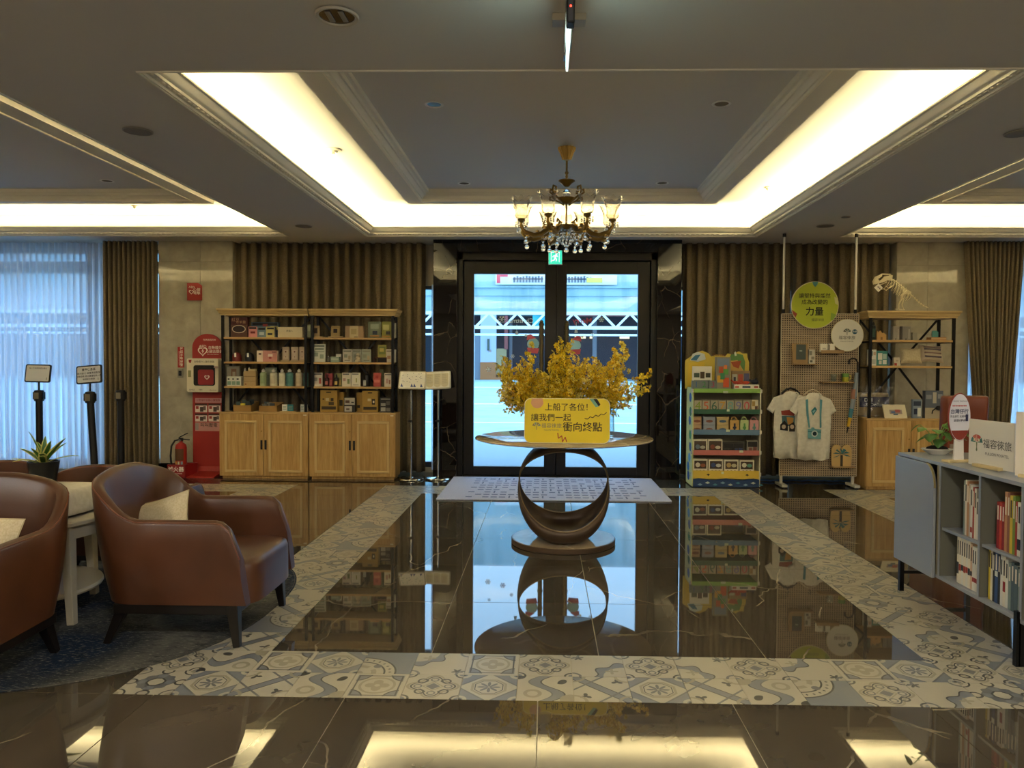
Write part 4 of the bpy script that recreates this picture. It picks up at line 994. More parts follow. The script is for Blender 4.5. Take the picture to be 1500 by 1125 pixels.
for k in range(8):
    a = math.radians(22.5+45*k); d = Vector((math.cos(a), math.sin(a), 0)); tn = Vector((-math.sin(a), math.cos(a), 0))
    pr = [(0.07, zb_-0.005), (0.12, zb_+0.005), (0.17, zb_-0.02), (0.22, zb_-0.055), (0.28, zb_-0.068), (0.355, zb_-0.045), (0.388, zb_-0.005), (0.385, zb_+0.03)]
    b = MB(); b.tube([d*r+Vector((0, 0, z)) for r, z in pr], [0.014, 0.017, 0.02, 0.021, 0.02, 0.017, 0.012, 0.01], 8)
    for (r, z, s_) in ((0.13, 0.03, 0.018), (0.18, 0.0, 0.02), (0.25, -0.035, 0.018), (0.33, -0.075, 0.02), (0.20, -0.08, 0.018)):
        b.ball((d.x*r, d.y*r, zb_+z), s_, 6, 0, (1, 1, 0.7))
    b.tube([d*0.17+Vector((0, 0, zb_)), d*0.15+Vector((0, 0, zb_+0.04)), d*0.19+Vector((0, 0, zb_+0.05)), d*0.2+Vector((0, 0, zb_+0.025))], 0.007, 6)
    arm = b.build('arm', M_GOLD, ch, smooth=True)
    cb = zb_+0.03; R_ = 0.385
    MB().lathe([(0.008, cb-0.01), (0.02, cb), (0.032, cb+0.012), (0.028, cb+0.02), (0.012, cb+0.024), (0, cb+0.024)], 18, c=(d.x*R_, d.y*R_, 0)).build('candle_cup', M_GOLD, ch, smooth=True)
    # scalloped tulip shade
    def tulip(u, v, d=d):
        t_ = 2*PI*u; prof = [(0.022, 0.022), (0.042, 0.032), (0.050, 0.052), (0.047, 0.08), (0.048, 0.108), (0.060, 0.148), (0.080, 0.182)]
        q = v*6; i = min(int(q), 5); f = q-i; r = prof[i][0]*(1-f)+prof[i+1][0]*f; z = prof[i][1]*(1-f)+prof[i+1][1]*f
        sc_ = math.cos(8*t_); r *= 1+0.10*sc_*v*v; z += 0.012*sc_*max(0, v-0.7)/0.3
        return (d.x*R_+r*math.cos(t_), d.y*R_+r*math.sin(t_), cb+z)
    MB().grid(tulip, 48, 12, closed_u=True).build('glass_shade', M_SHADE, ch, smooth='all', solid=0.003)
    cr = MB(); 
    for j in range(6):
        t_ = 2*PI*j/6; px_ = d.x*R_+0.042*math.cos(t_); py_ = d.y*R_+0.042*math.sin(t_)
        cr.ball((px_, py_, cb-0.005), 0.007, 6); cr.ball((px_, py_, cb-0.028), 0.010, 6, 0, (0.8, 0.8, 1.5))
    cr.build('prism_drops', M_CRYSTAL, ch, smooth='all', kind='stuff')
    for (rr_, zz_) in ((0.345, -0.125), (0.20, -0.15)):
        bb = MB(); c_ = d*rr_; bb.ball((c_.x, c_.y, zb_+zz_), 0.019, 10); bb.ball((c_.x, c_.y, zb_+zz_+0.03), 0.009, 8, 0, (1, 1, 1.5)); bb.tube([(c_.x, c_.y, zb_+zz_+0.04), (c_.x, c_.y, zb_-0.06)], 0.0015, 4)
        bb.build('crystal_drop', M_CRYSTAL, ch, smooth='all')
for k in range(4):
    a = math.radians(45+90*k); d = Vector((math.cos(a), math.sin(a), 0)); zz_ = zc(300)
    MB().tube([d*0.03+Vector((0, 0, zz_)), d*0.07+Vector((0, 0, zz_+0.03)), d*0.12+Vector((0, 0, zz_+0.05)), d*0.16+Vector((0, 0, zz_+0.09)), d*0.15+Vector((0, 0, zz_+0.13)), d*0.12+Vector((0, 0, zz_+0.125)), d*0.125+Vector((0, 0, zz_+0.105))], [0.006, 0.007, 0.008, 0.009, 0.008, 0.009, 0.012], 8).tube([d*0.10+Vector((0, 0, zz_+0.045)), d*0.14+Vector((0, 0, zz_+0.05)), d*0.19+Vector((0, 0, zz_+0.07)), d*0.18+Vector((0, 0, zz_+0.095))], [0.006, 0.007, 0.007, 0.010], 6).build('scroll', M_GOLD, ch, smooth=True)
bowl = MB(); rr_ = random.Random(3)
for (r, z, n) in ((0.085, z0-0.06, 18), (0.085, z0-0.085, 18), (0.072, z0-0.11, 15), (0.055, z0-0.13, 12), (0.035, z0-0.15, 8), (0.012, z0-0.165, 4)):
    for j in range(n): t_ = 2*PI*(j+0.5*(n % 2))/n; bowl.ball((r*math.cos(t_), r*math.sin(t_), z+rr_.uniform(-.004, .004)), 0.0115, 6, 0, (0.8, 0.8, 1.25))
bowl.build('crystal_bowl', M_CRYSTAL, ch, smooth='all', kind='stuff')
MB().ball((0, 0, z0-0.20), 0.02, 12).build('crystal_drop', M_CRYSTAL, ch, smooth='all')

# ================================================================ MAT at the door
M_MAT, _b = newmat('grey_blue_mat', 0.95, 0.1)
_n = noise(coords(), 90, 3, 0.7)
E.nt.links.new(ramp(_n, [(0.3, '9a9fb8'), (0.7, 'b4b9d0')]), _b.inputs['Base Color']); bump(_b, _n, 0.4, 0.004)
mt = MB().prism(rrect(2.24, 1.43, 0.02, 3, 0, 0), 0.001, 0.012, 'xy').build('door_mat', M_MAT, loc=(0.09, 7.80, 0), bevel=0.003); tag(mt, 'pale blue grey entrance mat with a grid pattern before the doors', 'mat')
g = MB(); rr_ = random.Random(5)
for i in range(22):
    for j in range(9):
        x = -0.85+i*0.081; y = -0.60+j*0.14
        if (i+j) % 2 == 0 or rr_.random() < 0.35: g.box(x, x+0.060, y, y+0.035, 0.0115, 0.0135)
        elif rr_.random() < 0.6: g.box(x+0.01, x+0.025, y-0.02, y+0.09, 0.0115, 0.0135)
g.build('woven_grid', mat('5f6684', 0.95), mt, kind='stuff')
# ================================================================ OAK SHELF UNITS
def shelf_unit(name_label, x0, x1, yf, depth, zb, shelves, ztop, el=1.0, er=0.9):
    """oak cabinet below, black steel frame with oak shelves, oak cornice. world coords"""
    cx = (x0+x1)/2; t = thing('shelf_unit', name_label, 'shelves', (cx, yf+depth/2, 0)); off = (cx, yf+depth/2, 0)
    def P(b, n, m_, par=t, **k): return b.build(n, m_, par, sub_off=off, **k)
    yb = yf+depth
    P(MB().box(x0, x1, yf+0.02, yb, 0.03, zb-0.018).box(x0+0.02, x1-0.02, yf+0.04, yb, 0.0, 0.03), 'cabinet_body', M_WOODV, bevel=0.002)
    P(MB().box(x0-0.002, x1+0.002, yf, yb, zb-0.018, zb), 'cabinet_top', M_WOODH, bevel=0.002)
    xm = (x0+x1)/2
    for s_, (a, b_) in ((-1, (x0+0.004, xm-0.002)), (1, (xm+0.002, x1-0.004))):
        d = P(MB().box(a, b_, yf, yf+0.019, 0.035, zb-0.022), 'door', M_WOODV, bevel=0.0015)
        m0, m1 = (a+0.06, b_-0.075) if s_ < 0 else (a+0.075-0.02, b_-0.06)
        r = MB(); z0, z1 = 0.075, zb-0.095; w_ = 0.028
        for (u0, u1, v0, v1) in ((m0, m1, z0, z0+w_), (m0, m1, z1-w_, z1), (m0, m0+w_, z0+w_, z1-w_), (m1-w_, m1, z0+w_, z1-w_)): r.box(u0, u1, yf-0.010, yf, v0, v1)
        P(r, 'door_moulding', M_WOODL, d, bevel=0.004)
        hxx = b_-0.032 if s_ < 0 else a+0.010
        P(MB().box(hxx, hxx+0.022, yf-0.008, yf, 0.33, 0.435), 'handle', M_BLACK, d, bevel=0.002)
        if s_ < 0: P(MB().lathe([(0, 0), (0.008, 0), (0.008, 0.004), (0, 0.004)], 12).xf(Matrix.Translation((b_-0.022, yf-0.001, 0.535)) @ Matrix.Rotation(PI/2, 4, 'X')), 'lock', M_GOLD, d)
    if True: P(MB().box(x1-0.055, x1-0.02, yf-0.0015, yf, zb-0.038, zb-0.026), 'label_plate', M_CREAM)
    # frame
    for (px_, py_) in ((x0+0.035, yf+0.03), (x1-0.035, yf+0.03), (x0+0.035, yb-0.03), (x1-0.035, yb-0.03)):
        P(MB().box(px_-0.013, px_+0.013, py_-0.013, py_+0.013, zb, ztop-0.07), 'post', M_METALB)
    for z in shelves:
        P(MB().box(x0+0.05, x1-0.05, yf+0.015, yb-0.015, z-0.022, z), 'shelf', M_WOODH, bevel=0.002)
        for sx in (x0+0.035, x1-0.035): P(MB().box(sx-0.01, sx+0.01, yf+0.03, yb-0.03, z-0.03, z-0.012), 'side_rail', M_METALB)
    zc1, zc2 = shelves[0]-0.02, zb
    za = (ztop-0.08); zm = shelves[1] if len(shelves) > 1 else shelves[0]
    b = MB(); b.bar((x0+0.05, yb-0.022, za), (xm, yb-0.022, zm), 0.022, 0.008, up=(0, 1, 0)); b.bar((x1-0.05, yb-0.016, za), (xm, yb-0.016, zm), 0.022, 0.008, up=(0, 1, 0))
    b.bar((xm, yb-0.022, zm), (x0+0.05, yb-0.022, zb+0.02), 0.022, 0.008, up=(0, 1, 0)); b.bar((xm, yb-0.016, zm), (x1-0.05, yb-0.016, zb+0.02), 0.022, 0.008, up=(0, 1, 0))
    P(b, 'cross_brace', M_METALB)
    # cornice
    pr = [(0, ztop-0.075), (0.0, ztop-0.06), (0.012, ztop-0.05), (0.018, ztop-0.03), (0.032, ztop-0.015), (0.032, ztop), (-0.012, ztop)]
    c_ = MB(); vs = []; fs = []
    rx0, rx1, ry0, ry1 = x0+(0.012 if el else 0.003), x1-0.004, yf+0.015, yb
    for d_, z in pr: vs += [(rx0-d_*el, ry0-d_, z), (rx1+d_*er, ry0-d_, z), (rx1+d_*er, ry1, z), (rx0-d_*el, ry1, z)]
    for i in range(len(pr)-1):
        for k in range(4): fs.append((i*4+k, i*4+(k+1) % 4, (i+1)*4+(k+1) % 4, (i+1)*4+k))
    c_.add(vs, fs); c_.box(rx0+0.001, rx1-0.001, ry0+0.001, ry1-0.001, ztop-0.074, ztop-0.001)
    P(c_, 'cornice', M_WOODL)
    return t
YF = 8.27
def X8(px, Y=YF): return at(px, 560, Y).x
S1 = [at(390, py, YF).z for py in (493.5, 529.5, 565.5)]; S2 = [at(520, py, YF).z for py in (495.0, 531.0, 567.0)]
ZB1 = at(390, 603.5, YF).z; ZB2 = at(520, 604.5, YF).z
S1 = [(a+b)/2 for a, b in zip(S1, S2)]; ZB = (ZB1+ZB2)/2; ZT = at(450, 452, YF-0.03).z
U1 = (X8(320.5), X8(451.3)); U2 = (X8(452.3), X8(579))
shelf_unit('oak cabinet with black framed shelves beside the red emergency stand', U1[0], U1[1], YF, 0.27, ZB, S1, ZT, 1.0, 0.0)
shelf_unit('oak cabinet with black framed shelves beside the two document stands', U2[0], U2[1], YF, 0.27, ZB, S1, ZT, 0.0, 0.9)
YR = 7.92
S3 = [at(1340, py, YR).z for py in (498, 536)]; ZB3 = at(1300, 613, YR).z; ZT3 = at(1340, 455, YR-0.03).z
U3 = (at(1270, 600, YR).x, at(1402, 600, YR).x)
shelf_unit('oak cabinet with black framed shelves carrying the dinosaur skeleton', U3[0], U3[1], YR, 0.36, ZB3, S3, ZT3)

# ---- products ------------------------------------------------------------
def art_on(t, w_, h_, y, arts, name='print'):
    for k, a in enumerate(arts):
        u0, u1, v0, v1, col = a[:5]
        MB().box(-w_/2+u0*w_, -w_/2+u1*w_, y-0.0012-0.0003*k, y, v0*h_, v1*h_).build(name, mat(col, 0.6), t)
def carton(label, px0, px1, py0, zbase, yfr, dep, col, arts=(), txt=(), name='box', cat='box', rz=0, tilt=0, group=None, bev=0.002, body='carton'):
    """upright box product seen between px0 and px1, its top at py0, standing on zbase"""
    xa, xb = at(px0, py0, yfr).x, at(px1, py0, yfr).x; zt_ = at((px0+px1)/2, py0, yfr).z; w_, h_ = xb-xa, zt_-zbase-0.001
    t = thing(name, label, cat, ((xa+xb)/2, yfr, zbase+0.001), rz, group); 
    if tilt: t.rotation_euler = (-tilt, 0, rz); t.location.z += 0.001
    MB().box(-w_/2, w_/2, 0, dep, 0, h_).build(body, mat(col, 0.6), t, bevel=min(bev, dep*0.3))
    art_on(t, w_, h_, 0, arts)
    for (s, size, u, v, c_) in txt: text(s, size*h_, t, (-w_/2+u*w_, -0.0026, v*h_), mat(c_, 0.6))
    return t
Y1 = YF+0.05
def row1(i, *a, **k): return carton(a[0], a[1], a[2], a[3], S1[i] if i < 3 else ZB, *a[4:], **k)
lines = lambda n, u0, u1, v0, v1, col: [(u0, u1-(0.08 if k % 2 else 0), v0+(v1-v0)*(k+0.15)/n, v0+(v1-v0)*(k+0.6)/n, col) for k in range(n)]
# unit 1, top shelf
a = row1(0, 'dark red box with a picture of a bowl, leftmost on the top shelf', 338, 362, 464.5, Y1, 0.06, '4a1a18', [(0.0, 1, 0, 0.62, '5a3a2c')], [('紅豆', 0.20, 0.3, 0.86, 'b08a6a'), ('水羊羹', 0.17, 0.62, 0.74, 'b08a6a')])
MB().disc((0, 0, 0), 0.078, 0, 0.002, 28, ry=0.045).xf(Matrix.Translation((0, -0.003, 0.09)) @ Matrix.Rotation(PI/2, 4, 'X')).build('print', mat('c8b49a', 0.6), a)
MB().disc((0, 0, 0), 0.068, 0, 0.002, 28, ry=0.036).xf(Matrix.Translation((0, -0.0045, 0.09)) @ Matrix.Rotation(PI/2, 4, 'X')).build('print', mat('2a1512', 0.4), a)
MB().prism([(-0.04, 0.085), (0.03, 0.075), (0.045, 0.095), (-0.02, 0.11)], -0.0062, -0.005).build('print', mat('7a4a34', 0.6), a)
row1(0, 'long pink, blue and yellow patterned box in front of its twin', 364, 402, 478.5, Y1, 0.05, '8a93a0', [(0, .34, 0, 1, 'd88f8a'), (.34, .68, 0, 1, '6f8792'), (.68, 1, 0, 1, 'cfc27a'), (.03, .3, .78, .95, '26262a'), (.38, .64, .7, .9, '26262a'), (.72, .98, .75, .92, '26262a'), (.08, .26, .35, .55, '7a2a2a'), (.42, .6, .2, .5, 'b8c4c8'), (.74, .92, .2, .4, '3a3a3a')])
row1(0, 'long patterned box standing behind the pink, blue and yellow one', 368, 408, 472, Y1+0.08, 0.05, '4a5a68', [(.05, .95, .80, .95, '20242a'), (.42, .60, .72, .88, '9a3a3a'), (.7, .98, .5, .75, 'b8ad6a')])
row1(0, 'long cream box with small Chinese characters on the top shelf', 407, 443, 479, Y1, 0.07, 'd8cba8', [], [('美盛人', 0.22, 0.48, 0.62, '6a6258')])
# second shelf
def dome(label, px, col):
    x = at(px, 520, Y1).x; t = thing('gift_tin', label, 'tin', (x, Y1+0.04, S1[1]+0.001))
    MB().lathe([(0, 0), (0.05, 0), (0.052, 0.01), (0.05, 0.06), (0.042, 0.085), (0.02, 0.1), (0, 0.104)], 24).build('tin', mat(col, 0.35), t, smooth=True)
    MB().box(-0.008, 0.012, -0.056, -0.050, 0.05, 0.095).build('tag', M_WHITE, t)
dome('round topped dark red tin with a white tag on the second shelf', 345, '6a1f1d'); dome('round topped black tin with a white tag on the second shelf', 363.5, '1d1b1c')
row1(1, 'pink and cream box with a cup picture on the second shelf', 376, 406, 513.5, Y1, 0.07, 'e0cdb8', [(.3, 1, 0, 1, 'c98e84'), (.1, .22, .62, .76, '5a3030'), (.55, .78, .45, .7, 'ead9cc'), (.6, .72, .25, .45, 'a04a48'), (.75, .95, .82, .9, '6a3a38')])
for i, (px, lb) in enumerate(((418.5, 'beige stand up pouch box on a small tray, left of three'), (431.5, 'beige stand up pouch box on a small tray, middle of three'), (443.2, 'beige stand up pouch box on a small tray, right of three'))):
    t = row1(1, lb, px-5, px+5 if i < 2 else px+3.5, 508, Y1+0.02, 0.04, 'b8a48e', [(.15, .85, .2, .8, 'cdb9a4'), (.4, .6, .62, .72, '6a3a30'), (.45, .55, .3, .36, '6a4a40')], group='beige pouch boxes on the second shelf')
    MB().box(-0.05, 0.045, -0.03, 0.045, 0.0, 0.018).build('tray', mat('a8946e', 0.6), t)
# third shelf
row1(2, 'grey picture frame box standing at the back of the third shelf', 332, 351, 536, Y1+0.12, 0.03, '8a8678', [(.06, .94, .06, .94, '9f9a8a'), (.35, .75, .3, .85, '8f6a50'), (.45, .68, .4, .7, 'bfb49c')])
t = row1(2, 'white box with green leaf pattern at the left of the third shelf', 332, 353, 551.5, Y1, 0.06, 'dcdccf', [(.05, .3, .1, .5, '7fa08a'), (.36, .62, .1, .5, '8aa890'), (.68, .92, .1, .5, '7fa08a'), (.08, .2, .65, .8, '2c2c2a'), (.4, .5, .65, .8, '2c2c2a'), (.7, .84, .65, .8, '2c2c2a')])
def bottle(label, px, pyt, zb, y, wpx, col, cap='d9d5c8', lab=None, pump=False, group=None, name='bottle'):
    r = wpx/2*y/FPX; x = at(px, pyt, y).x; h_ = at(px, pyt, y).z-zb-0.001
    t = thing(name, label, 'bottle', (x, y+r, zb+0.001), 0, group)
    MB().lathe([(0, 0), (r*.96, 0), (r, 0.005), (r, h_*.72), (r*.9, h_*.77), (r*.45, h_*.80), (r*.42, h_*.84), (0, h_*.84)], 20).build('bottle_body', mat(col, 0.35), t, smooth=True)
    MB().lathe([(0, h_*.82), (r*.5, h_*.82), (r*.5, h_*.93), (r*.3, h_*.95), (r*.28, h_), (0, h_)], 14).build('cap', mat(cap, 0.4), t, smooth=True)
    if lab: 
        b = MB(); n = 8; vs = []
        for z in (h_*.15, h_*.62):
            for k in range(n+1): a_ = -PI/2-0.75+1.5*k/n; vs.append(((r+0.0008)*math.cos(a_), (r+0.0008)*math.sin(a_), z))
        b.add(vs, [(k, k+1, n+2+k, n+1+k) for k in range(n)]); b.build('bottle_label', mat(lab, 0.6), t)
    return t
bottle('small clear topped bottle at the left of the wooden gift box', 358, 539, S1[2], Y1+0.03, 5.5, '8d8a76'); bottle('small pump bottle behind the wooden gift box', 364, 538, S1[2], Y1+0.09, 6, 'b6b09c')
t = row1(2, 'light wooden gift box on the third shelf', 357, 374.5, 543.5, Y1, 0.06, 'b69a6c', [(.02, .98, .62, .66, '8a7048'), (.02, .98, .3, .33, '9a7f56'), (.1, .22, .08, .16, '8a5030')])
MB().box(-0.02, 0.06, 0.01, 0.05, 0.165, 0.19).build('lid_handle', mat('c8b68a', 0.6), t)
for (px, w_, c_, lb, l2) in ((384, 10, 'a9b890', 'pale green pump bottle, first of the row on the third shelf', '98aa80'), (399, 11, 'e2dcc2', 'cream bottle with printed side in front of the upright card', 'd0c6a8'), (411.5, 9.5, 'e4dfc8', 'plain cream bottle left of the teal one', 'd8d2ba'),
                     (422.5, 11, '5f9490', 'teal bottle on the third shelf left of the beige one', '548680'), (436.5, 10.5, 'cdbfa4', 'beige bottle near the right post on the third shelf', 'bfb094'), (447, 7, '6f9c94', 'teal bottle half hidden by the middle post', '648e86')):
    bottle(lb, px, 540.5, S1[2], Y1, w_, c_, lab=l2)
row1(2, 'green grey leaflet card behind the cream bottles', 388, 405.5, 538.5, Y1+0.13, 0.004, '8f9a86', [(.1, .9, .6, .9, 'a8b09c')])
tr_ = MB().box(X8(331), X8(377), Y1-0.02, Y1+0.1, 0, 0.012).build('tray', mat('8f8355', 0.6), loc=(0, 0, S1[2]+0.0005), bevel=0.003)
tr_.location = (0, 0, 0); 
bpy.data.objects.remove(tr_)
# cabinet top of unit 1
def bin_(label, px0, px1, pyt, cont):
    xa, xb = at(px0, pyt, Y1-0.02).x, at(px1, pyt, Y1-0.02).x; h_ = at(px0, pyt, Y1-0.02).z-ZB-0.001; w_ = xb-xa
    t = thing('cardboard_bin', label, 'bin', ((xa+xb)/2, Y1-0.02, ZB+0.001)); b = MB()
    b.box(-w_/2, w_/2, 0, 0.006, 0, h_); b.box(-w_/2, w_/2, 0.22, 0.226, 0, h_*1.5); b.box(-w_/2, w_/2, 0, 0.226, 0, 0.004)
    for s_ in (-w_/2, w_/2-0.006): b.add([(s_, 0, 0), (s_+.006, 0, 0), (s_+.006, .22, 0), (s_, .22, 0), (s_, 0, h_), (s_+.006, 0, h_), (s_+.006, .22, h_*1.5), (s_, .22, h_*1.5)], [(0,3,2,1),(4,5,6,7),(0,1,5,4),(1,2,6,5),(2,3,7,6),(3,0,4,7)])
    b.build('bin_body', mat('a5814a', 0.8), t)
    for k, (u, c_, hh) in enumerate(cont):
        MB().box(-w_/2+0.012+u*(w_-0.03), -w_/2+0.012+u*(w_-0.03)+0.05, 0.03+k*0.035, 0.045+k*0.035, 0.006, h_*hh).build('packet', mat(c_, 0.5), t)
bin_('left cardboard bin with dark and yellow packets on the cabinet top', 341, 368, 593.5, [(.35, 'd9c83a', 1.3), (.0, '4a5a54', 1.5), (.5, '3f4a48', 1.6), (.2, '52605a', 1.75), (.6, '3a4440', 1.8)])
bin_('right cardboard bin with grey packets on the cabinet top', 379, 406, 594.5, [(.1, '6a6f6a', 1.3), (.5, '4c5658', 1.4), (.25, '7a7f78', 1.5), (.0, '55605c', 1.6)])
for (p0, p1, c_, lb) in ((413, 420.5, 'e4e2d6', 'small white card standing beside the teal card'), (421, 429.5, '3f8a90', 'small teal card standing beside the white card'), (440, 445.5, 'd8d8cc', 'white slim card left of the middle post on the cabinet top'), (447.5, 450.5, 'd0cfc2', 'white slim card right of the middle post on the cabinet top')):
    row1(3, lb, p0, p1, 592.5, Y1-0.01, 0.012, c_, lines(3, .2, .85, .3, .8, '8a9a8c'), name='card', cat='card')
o = MB().box(X8(409), X8(432), YF+0.01, YF+0.04, ZB+0.0005, ZB+0.010).build('card_rest', mat('c9ad74', 0.5), sub_off=(X8(420), YF+0.03, ZB), loc=(X8(420), YF+0.03, ZB)); tag(o, 'slim oak rest lying before the white and teal cards', 'rest')
# unit 2 top
row1(0, 'leaf green card box at the left end of the second top shelf', 448.5, 455, 475.5, Y1+0.02, 0.02, '9aa083', [(.1, .9, .5, .9, 'b9bea2')])
t = row1(0, 'kraft pouch with dark print near the middle post on the top shelf', 458, 468, 477, Y1+0.02, 0.03, 'a89068', [(.15, .7, .35, .8, '3c2c24')]); MB().box(-0.04, 0.08, -0.03, 0.05, 0, 0.012).build('stand', mat('c2a670', 0.5), t)
t = row1(0, 'kraft pouch with dark print alone on a tile stand', 484.5, 497.5, 477.5, Y1+0.02, 0.03, 'a08a5a', [(.28, .72, .4, .75, '33241e'), (.1, .9, .85, .95, '8a7448')], tilt=0.08); MB().box(-0.075, 0.09, -0.03, 0.05, 0, 0.012).build('stand', mat('c2a670', 0.5), t)
row1(0, 'tan box with a pale centre band on the top shelf', 505.5, 532, 477.5, Y1, 0.07, 'a98c6a', [(.25, .73, 0, 1, 'c8b88c'), (.33, .63, .3, .75, 'b3a070'), (.5, .7, 0.02, .08, '4a3a2a')])
def bag(label, px0, px1, py0, i, col, arts, y=Y1):
    xa, xb = at(px0, py0, y).x, at(px1, py0, y).x; zb = S1[i] if i < 3 else ZB; h_ = at(px0, py0, y).z-zb; w_ = xb-xa
    t = thing('snack_bag', label, 'bag', ((xa+xb)/2, y+0.03, zb+0.001))
    b = MB()
    for s_ in (-1, 1): b.grid(lambda u, v: ((u-0.5)*w_*(1-0.05*math.sin(PI*v)), s_*0.028*max(0, math.sin(PI*v))**0.6*max(0, 1-abs(2*u-1)**3), h_*v), 10, 10)
    b.build('bag_body', mat(col, 0.3), t, smooth='all')
    for k, (u0, u1, v0, v1, c_) in enumerate(arts): MB().box(-w_/2+u0*w_, -w_/2+u1*w_, -0.0335-0.0006*k, -0.026, v0*h_, v1*h_).build('print', mat(c_, 0.5), t)
bag('grey green snack bag, left of the pair on the top shelf', 538, 557.5, 471, 0, '7f8a72', [(.25, .85, .55, .85, '9aa48c'), (.4, .75, .2, .42, '2f3440'), (.2, .9, .08, .14, 'c9924a')])
bag('olive snack bag, right of the pair on the top shelf', 558, 573, 471, 0, 'a0a052', [(.2, .8, .5, .8, 'c0bd7a'), (.5, .9, .2, .4, '2f2f28'), (.1, .9, .06, .12, 'c9924a')])
row1(0, 'white card edge peeking past the right post on the top shelf', 577, 580, 473, Y1+0.02, 0.02, 'a8a898', [])
# unit 2 second shelf
row1(1, 'white poster card with two round drawings on the second shelf', 458, 476.5, 504, Y1, 0.004, 'd3d6c8', [(.1, .9, .85, .93, '6f7a6a'), (.15, .85, .68, .76, '7f8a78'), (.12, .42, .3, .52, '9aa694'), (.56, .86, .18, .42, '9aa694'), (.1, .9, .55, .6, '9aa694')], tilt=0.08)
bottle('tiny dark bottle beside the white poster card', 480.5, 521, S1[1], Y1+0.01, 3, '5a5a50')
row1(1, 'low pale green box beside the white cup', 484, 497, 522.5, Y1+0.01, 0.05, '8fa08f', [(.1, .9, .4, .7, 'b4c0b0')])
t = row1(1, 'white square cup tilted on the low box', 492, 499.5, 518.5, Y1+0.07, 0.035, 'e2ded0', [(.3, .7, .4, .6, 'c0bcae')])
for k, (a, b_, lb) in enumerate(((502, 515.5, 'white printed card, left of three behind the figurine'), (516, 529.5, 'grey printed card, middle of three behind the figurine'), (530, 543.5, 'grey green printed card, right of three behind the figurine'))):
    row1(1, lb, a, b_, 511.5, Y1+0.05, 0.012, ['cfc8b6', 'a9ab9c', '9ea696'][k], [(.1, .9, .78, .9, '8a8a7c'), (.15, .5, .35, .6, '8f9484'), (.6, .85, .2, .5, 'b3a386'), (.2, .8, .1, .16, '77786c')])
t = thing('figurine', 'small cream seated figurine before the three cards', 'figurine', (at(523.5, 525, Y1).x, Y1+0.02, S1[1]+0.001))
MB().lathe([(0, 0), (0.03, 0), (0.034, 0.012), (0.022, 0.03), (0.026, 0.05), (0.012, 0.065), (0, 0.068)], 16).ball((0, 0, 0.083), 0.02, 10).build('figure', mat('cfc0a0', 0.5), t, smooth=True)
t = row1(1, 'olive and yellow box raised on a small red stand', 553.5, 566, 505, Y1+0.03, 0.04, 'a8a050', [(.1, .9, .45, .9, '7f8a48'), (.2, .7, .6, .8, 'c9b964'), (.1, .9, .05, .15, 'c9a24a'), (0, 1, 0, .25, '1c1a16')]); MB().box(-0.08, 0.06, -0.045, 0.0, 0.048, 0.055).box(-0.08, -0.073, -0.045, 0.0, 0, 0.05).box(0.053, 0.06, -0.045, 0, 0, 0.05).build('stand', mat('6a3a28', 0.5), t)
row1(1, 'white price card at the right end of the second shelf', 565.5, 574, 511.5, Y1, 0.004, 'cfc8b4', [(.2, .8, .25, .5, 'b08a6a'), (.1, .9, .8, .9, '8f8878')])
row1(1, 'thin white card beyond the right post on the second shelf', 577, 580, 512, Y1+0.03, 0.02, 'b8bab0', [])
# unit 2 third shelf
row1(2, 'white leaflet with round drawing at the left of the third shelf', 458.5, 472.5, 546, Y1, 0.004, 'd8cfc0', [(.1, .9, .85, .95, '5a5a5a'), (.1, .45, .4, .65, '9f9a8c'), (.62, .85, .2, .6, 'b05a50')])
def boxed(label, px0, px1, c1, c2, cap):
    t = row1(2, label, px0, px1, 547, Y1+0.04, 0.04, c1, [(.1, .9, .1, .5, c2)]); 
    MB().tube([(-0.012, -0.02, 0.002), (-0.012, -0.02, 0.09), (-0.012, -0.02, 0.10), (-0.012, -0.02, 0.135)], [0.024, 0.024, 0.009, 0.009], 12).build('front_bottle', mat(cap, 0.3), t, smooth=True)
    MB().box(-0.028, 0.004, -0.0455, -0.043, 0.02, 0.06).build('bottle_label', mat(c2, 0.6), t)
boxed('red boxed sauce bottle on the third shelf', 476, 487, '9a4048', 'c07068', '4a1a1e'); boxed('dark bottle before a green box on the third shelf', 490, 500.5, '8a8a5a', 'c8a860', '18140f')
row1(2, 'left of two white leaflets in a pair on the third shelf', 501, 514, 546, Y1, 0.004, 'd6ccb8', [(.1, .8, .85, .95, '6a6a6a'), (.12, .4, .4, .6, 'b08a84'), (.6, .85, .2, .55, '7f8a60')])
row1(2, 'right of two white leaflets in a pair on the third shelf', 514.5, 528, 546, Y1, 0.004, 'e2dccc', [(.1, .8, .85, .95, '8a8a84'), (.5, .62, .3, .6, 'a0a060'), (.2, .8, .1, .15, 'b0aa9c')])
t = bottle('black bottle with a white square label on the third shelf', 536.5, 544, S1[2], Y1+0.02, 9, '15130f', cap='15130f', lab=None); MB().box(-0.035, -0.003, -0.036, -0.032, 0.01, 0.07).build('bottle_label', mat('a9aaa4', 0.6), t)
row1(2, 'coral red packet with a clear top on the third shelf', 547, 557.5, 546, Y1, 0.04, 'b8544c', [(.1, .9, .3, .5, 'd0786a'), (.3, .7, .6, .8, 'a03a38')])
row1(2, 'olive packet behind the coral red one', 556, 561.5, 541, Y1+0.06, 0.03, '6a6a48', [])
row1(2, 'white leaflet with pink bottle print at the right of the third shelf', 563, 574, 546.5, Y1, 0.004, 'd6cbbb', [(.1, .9, .85, .93, '77706a'), (.2, .5, .25, .6, 'b9928a'), (.6, .8, .2, .5, 'a0705a')])
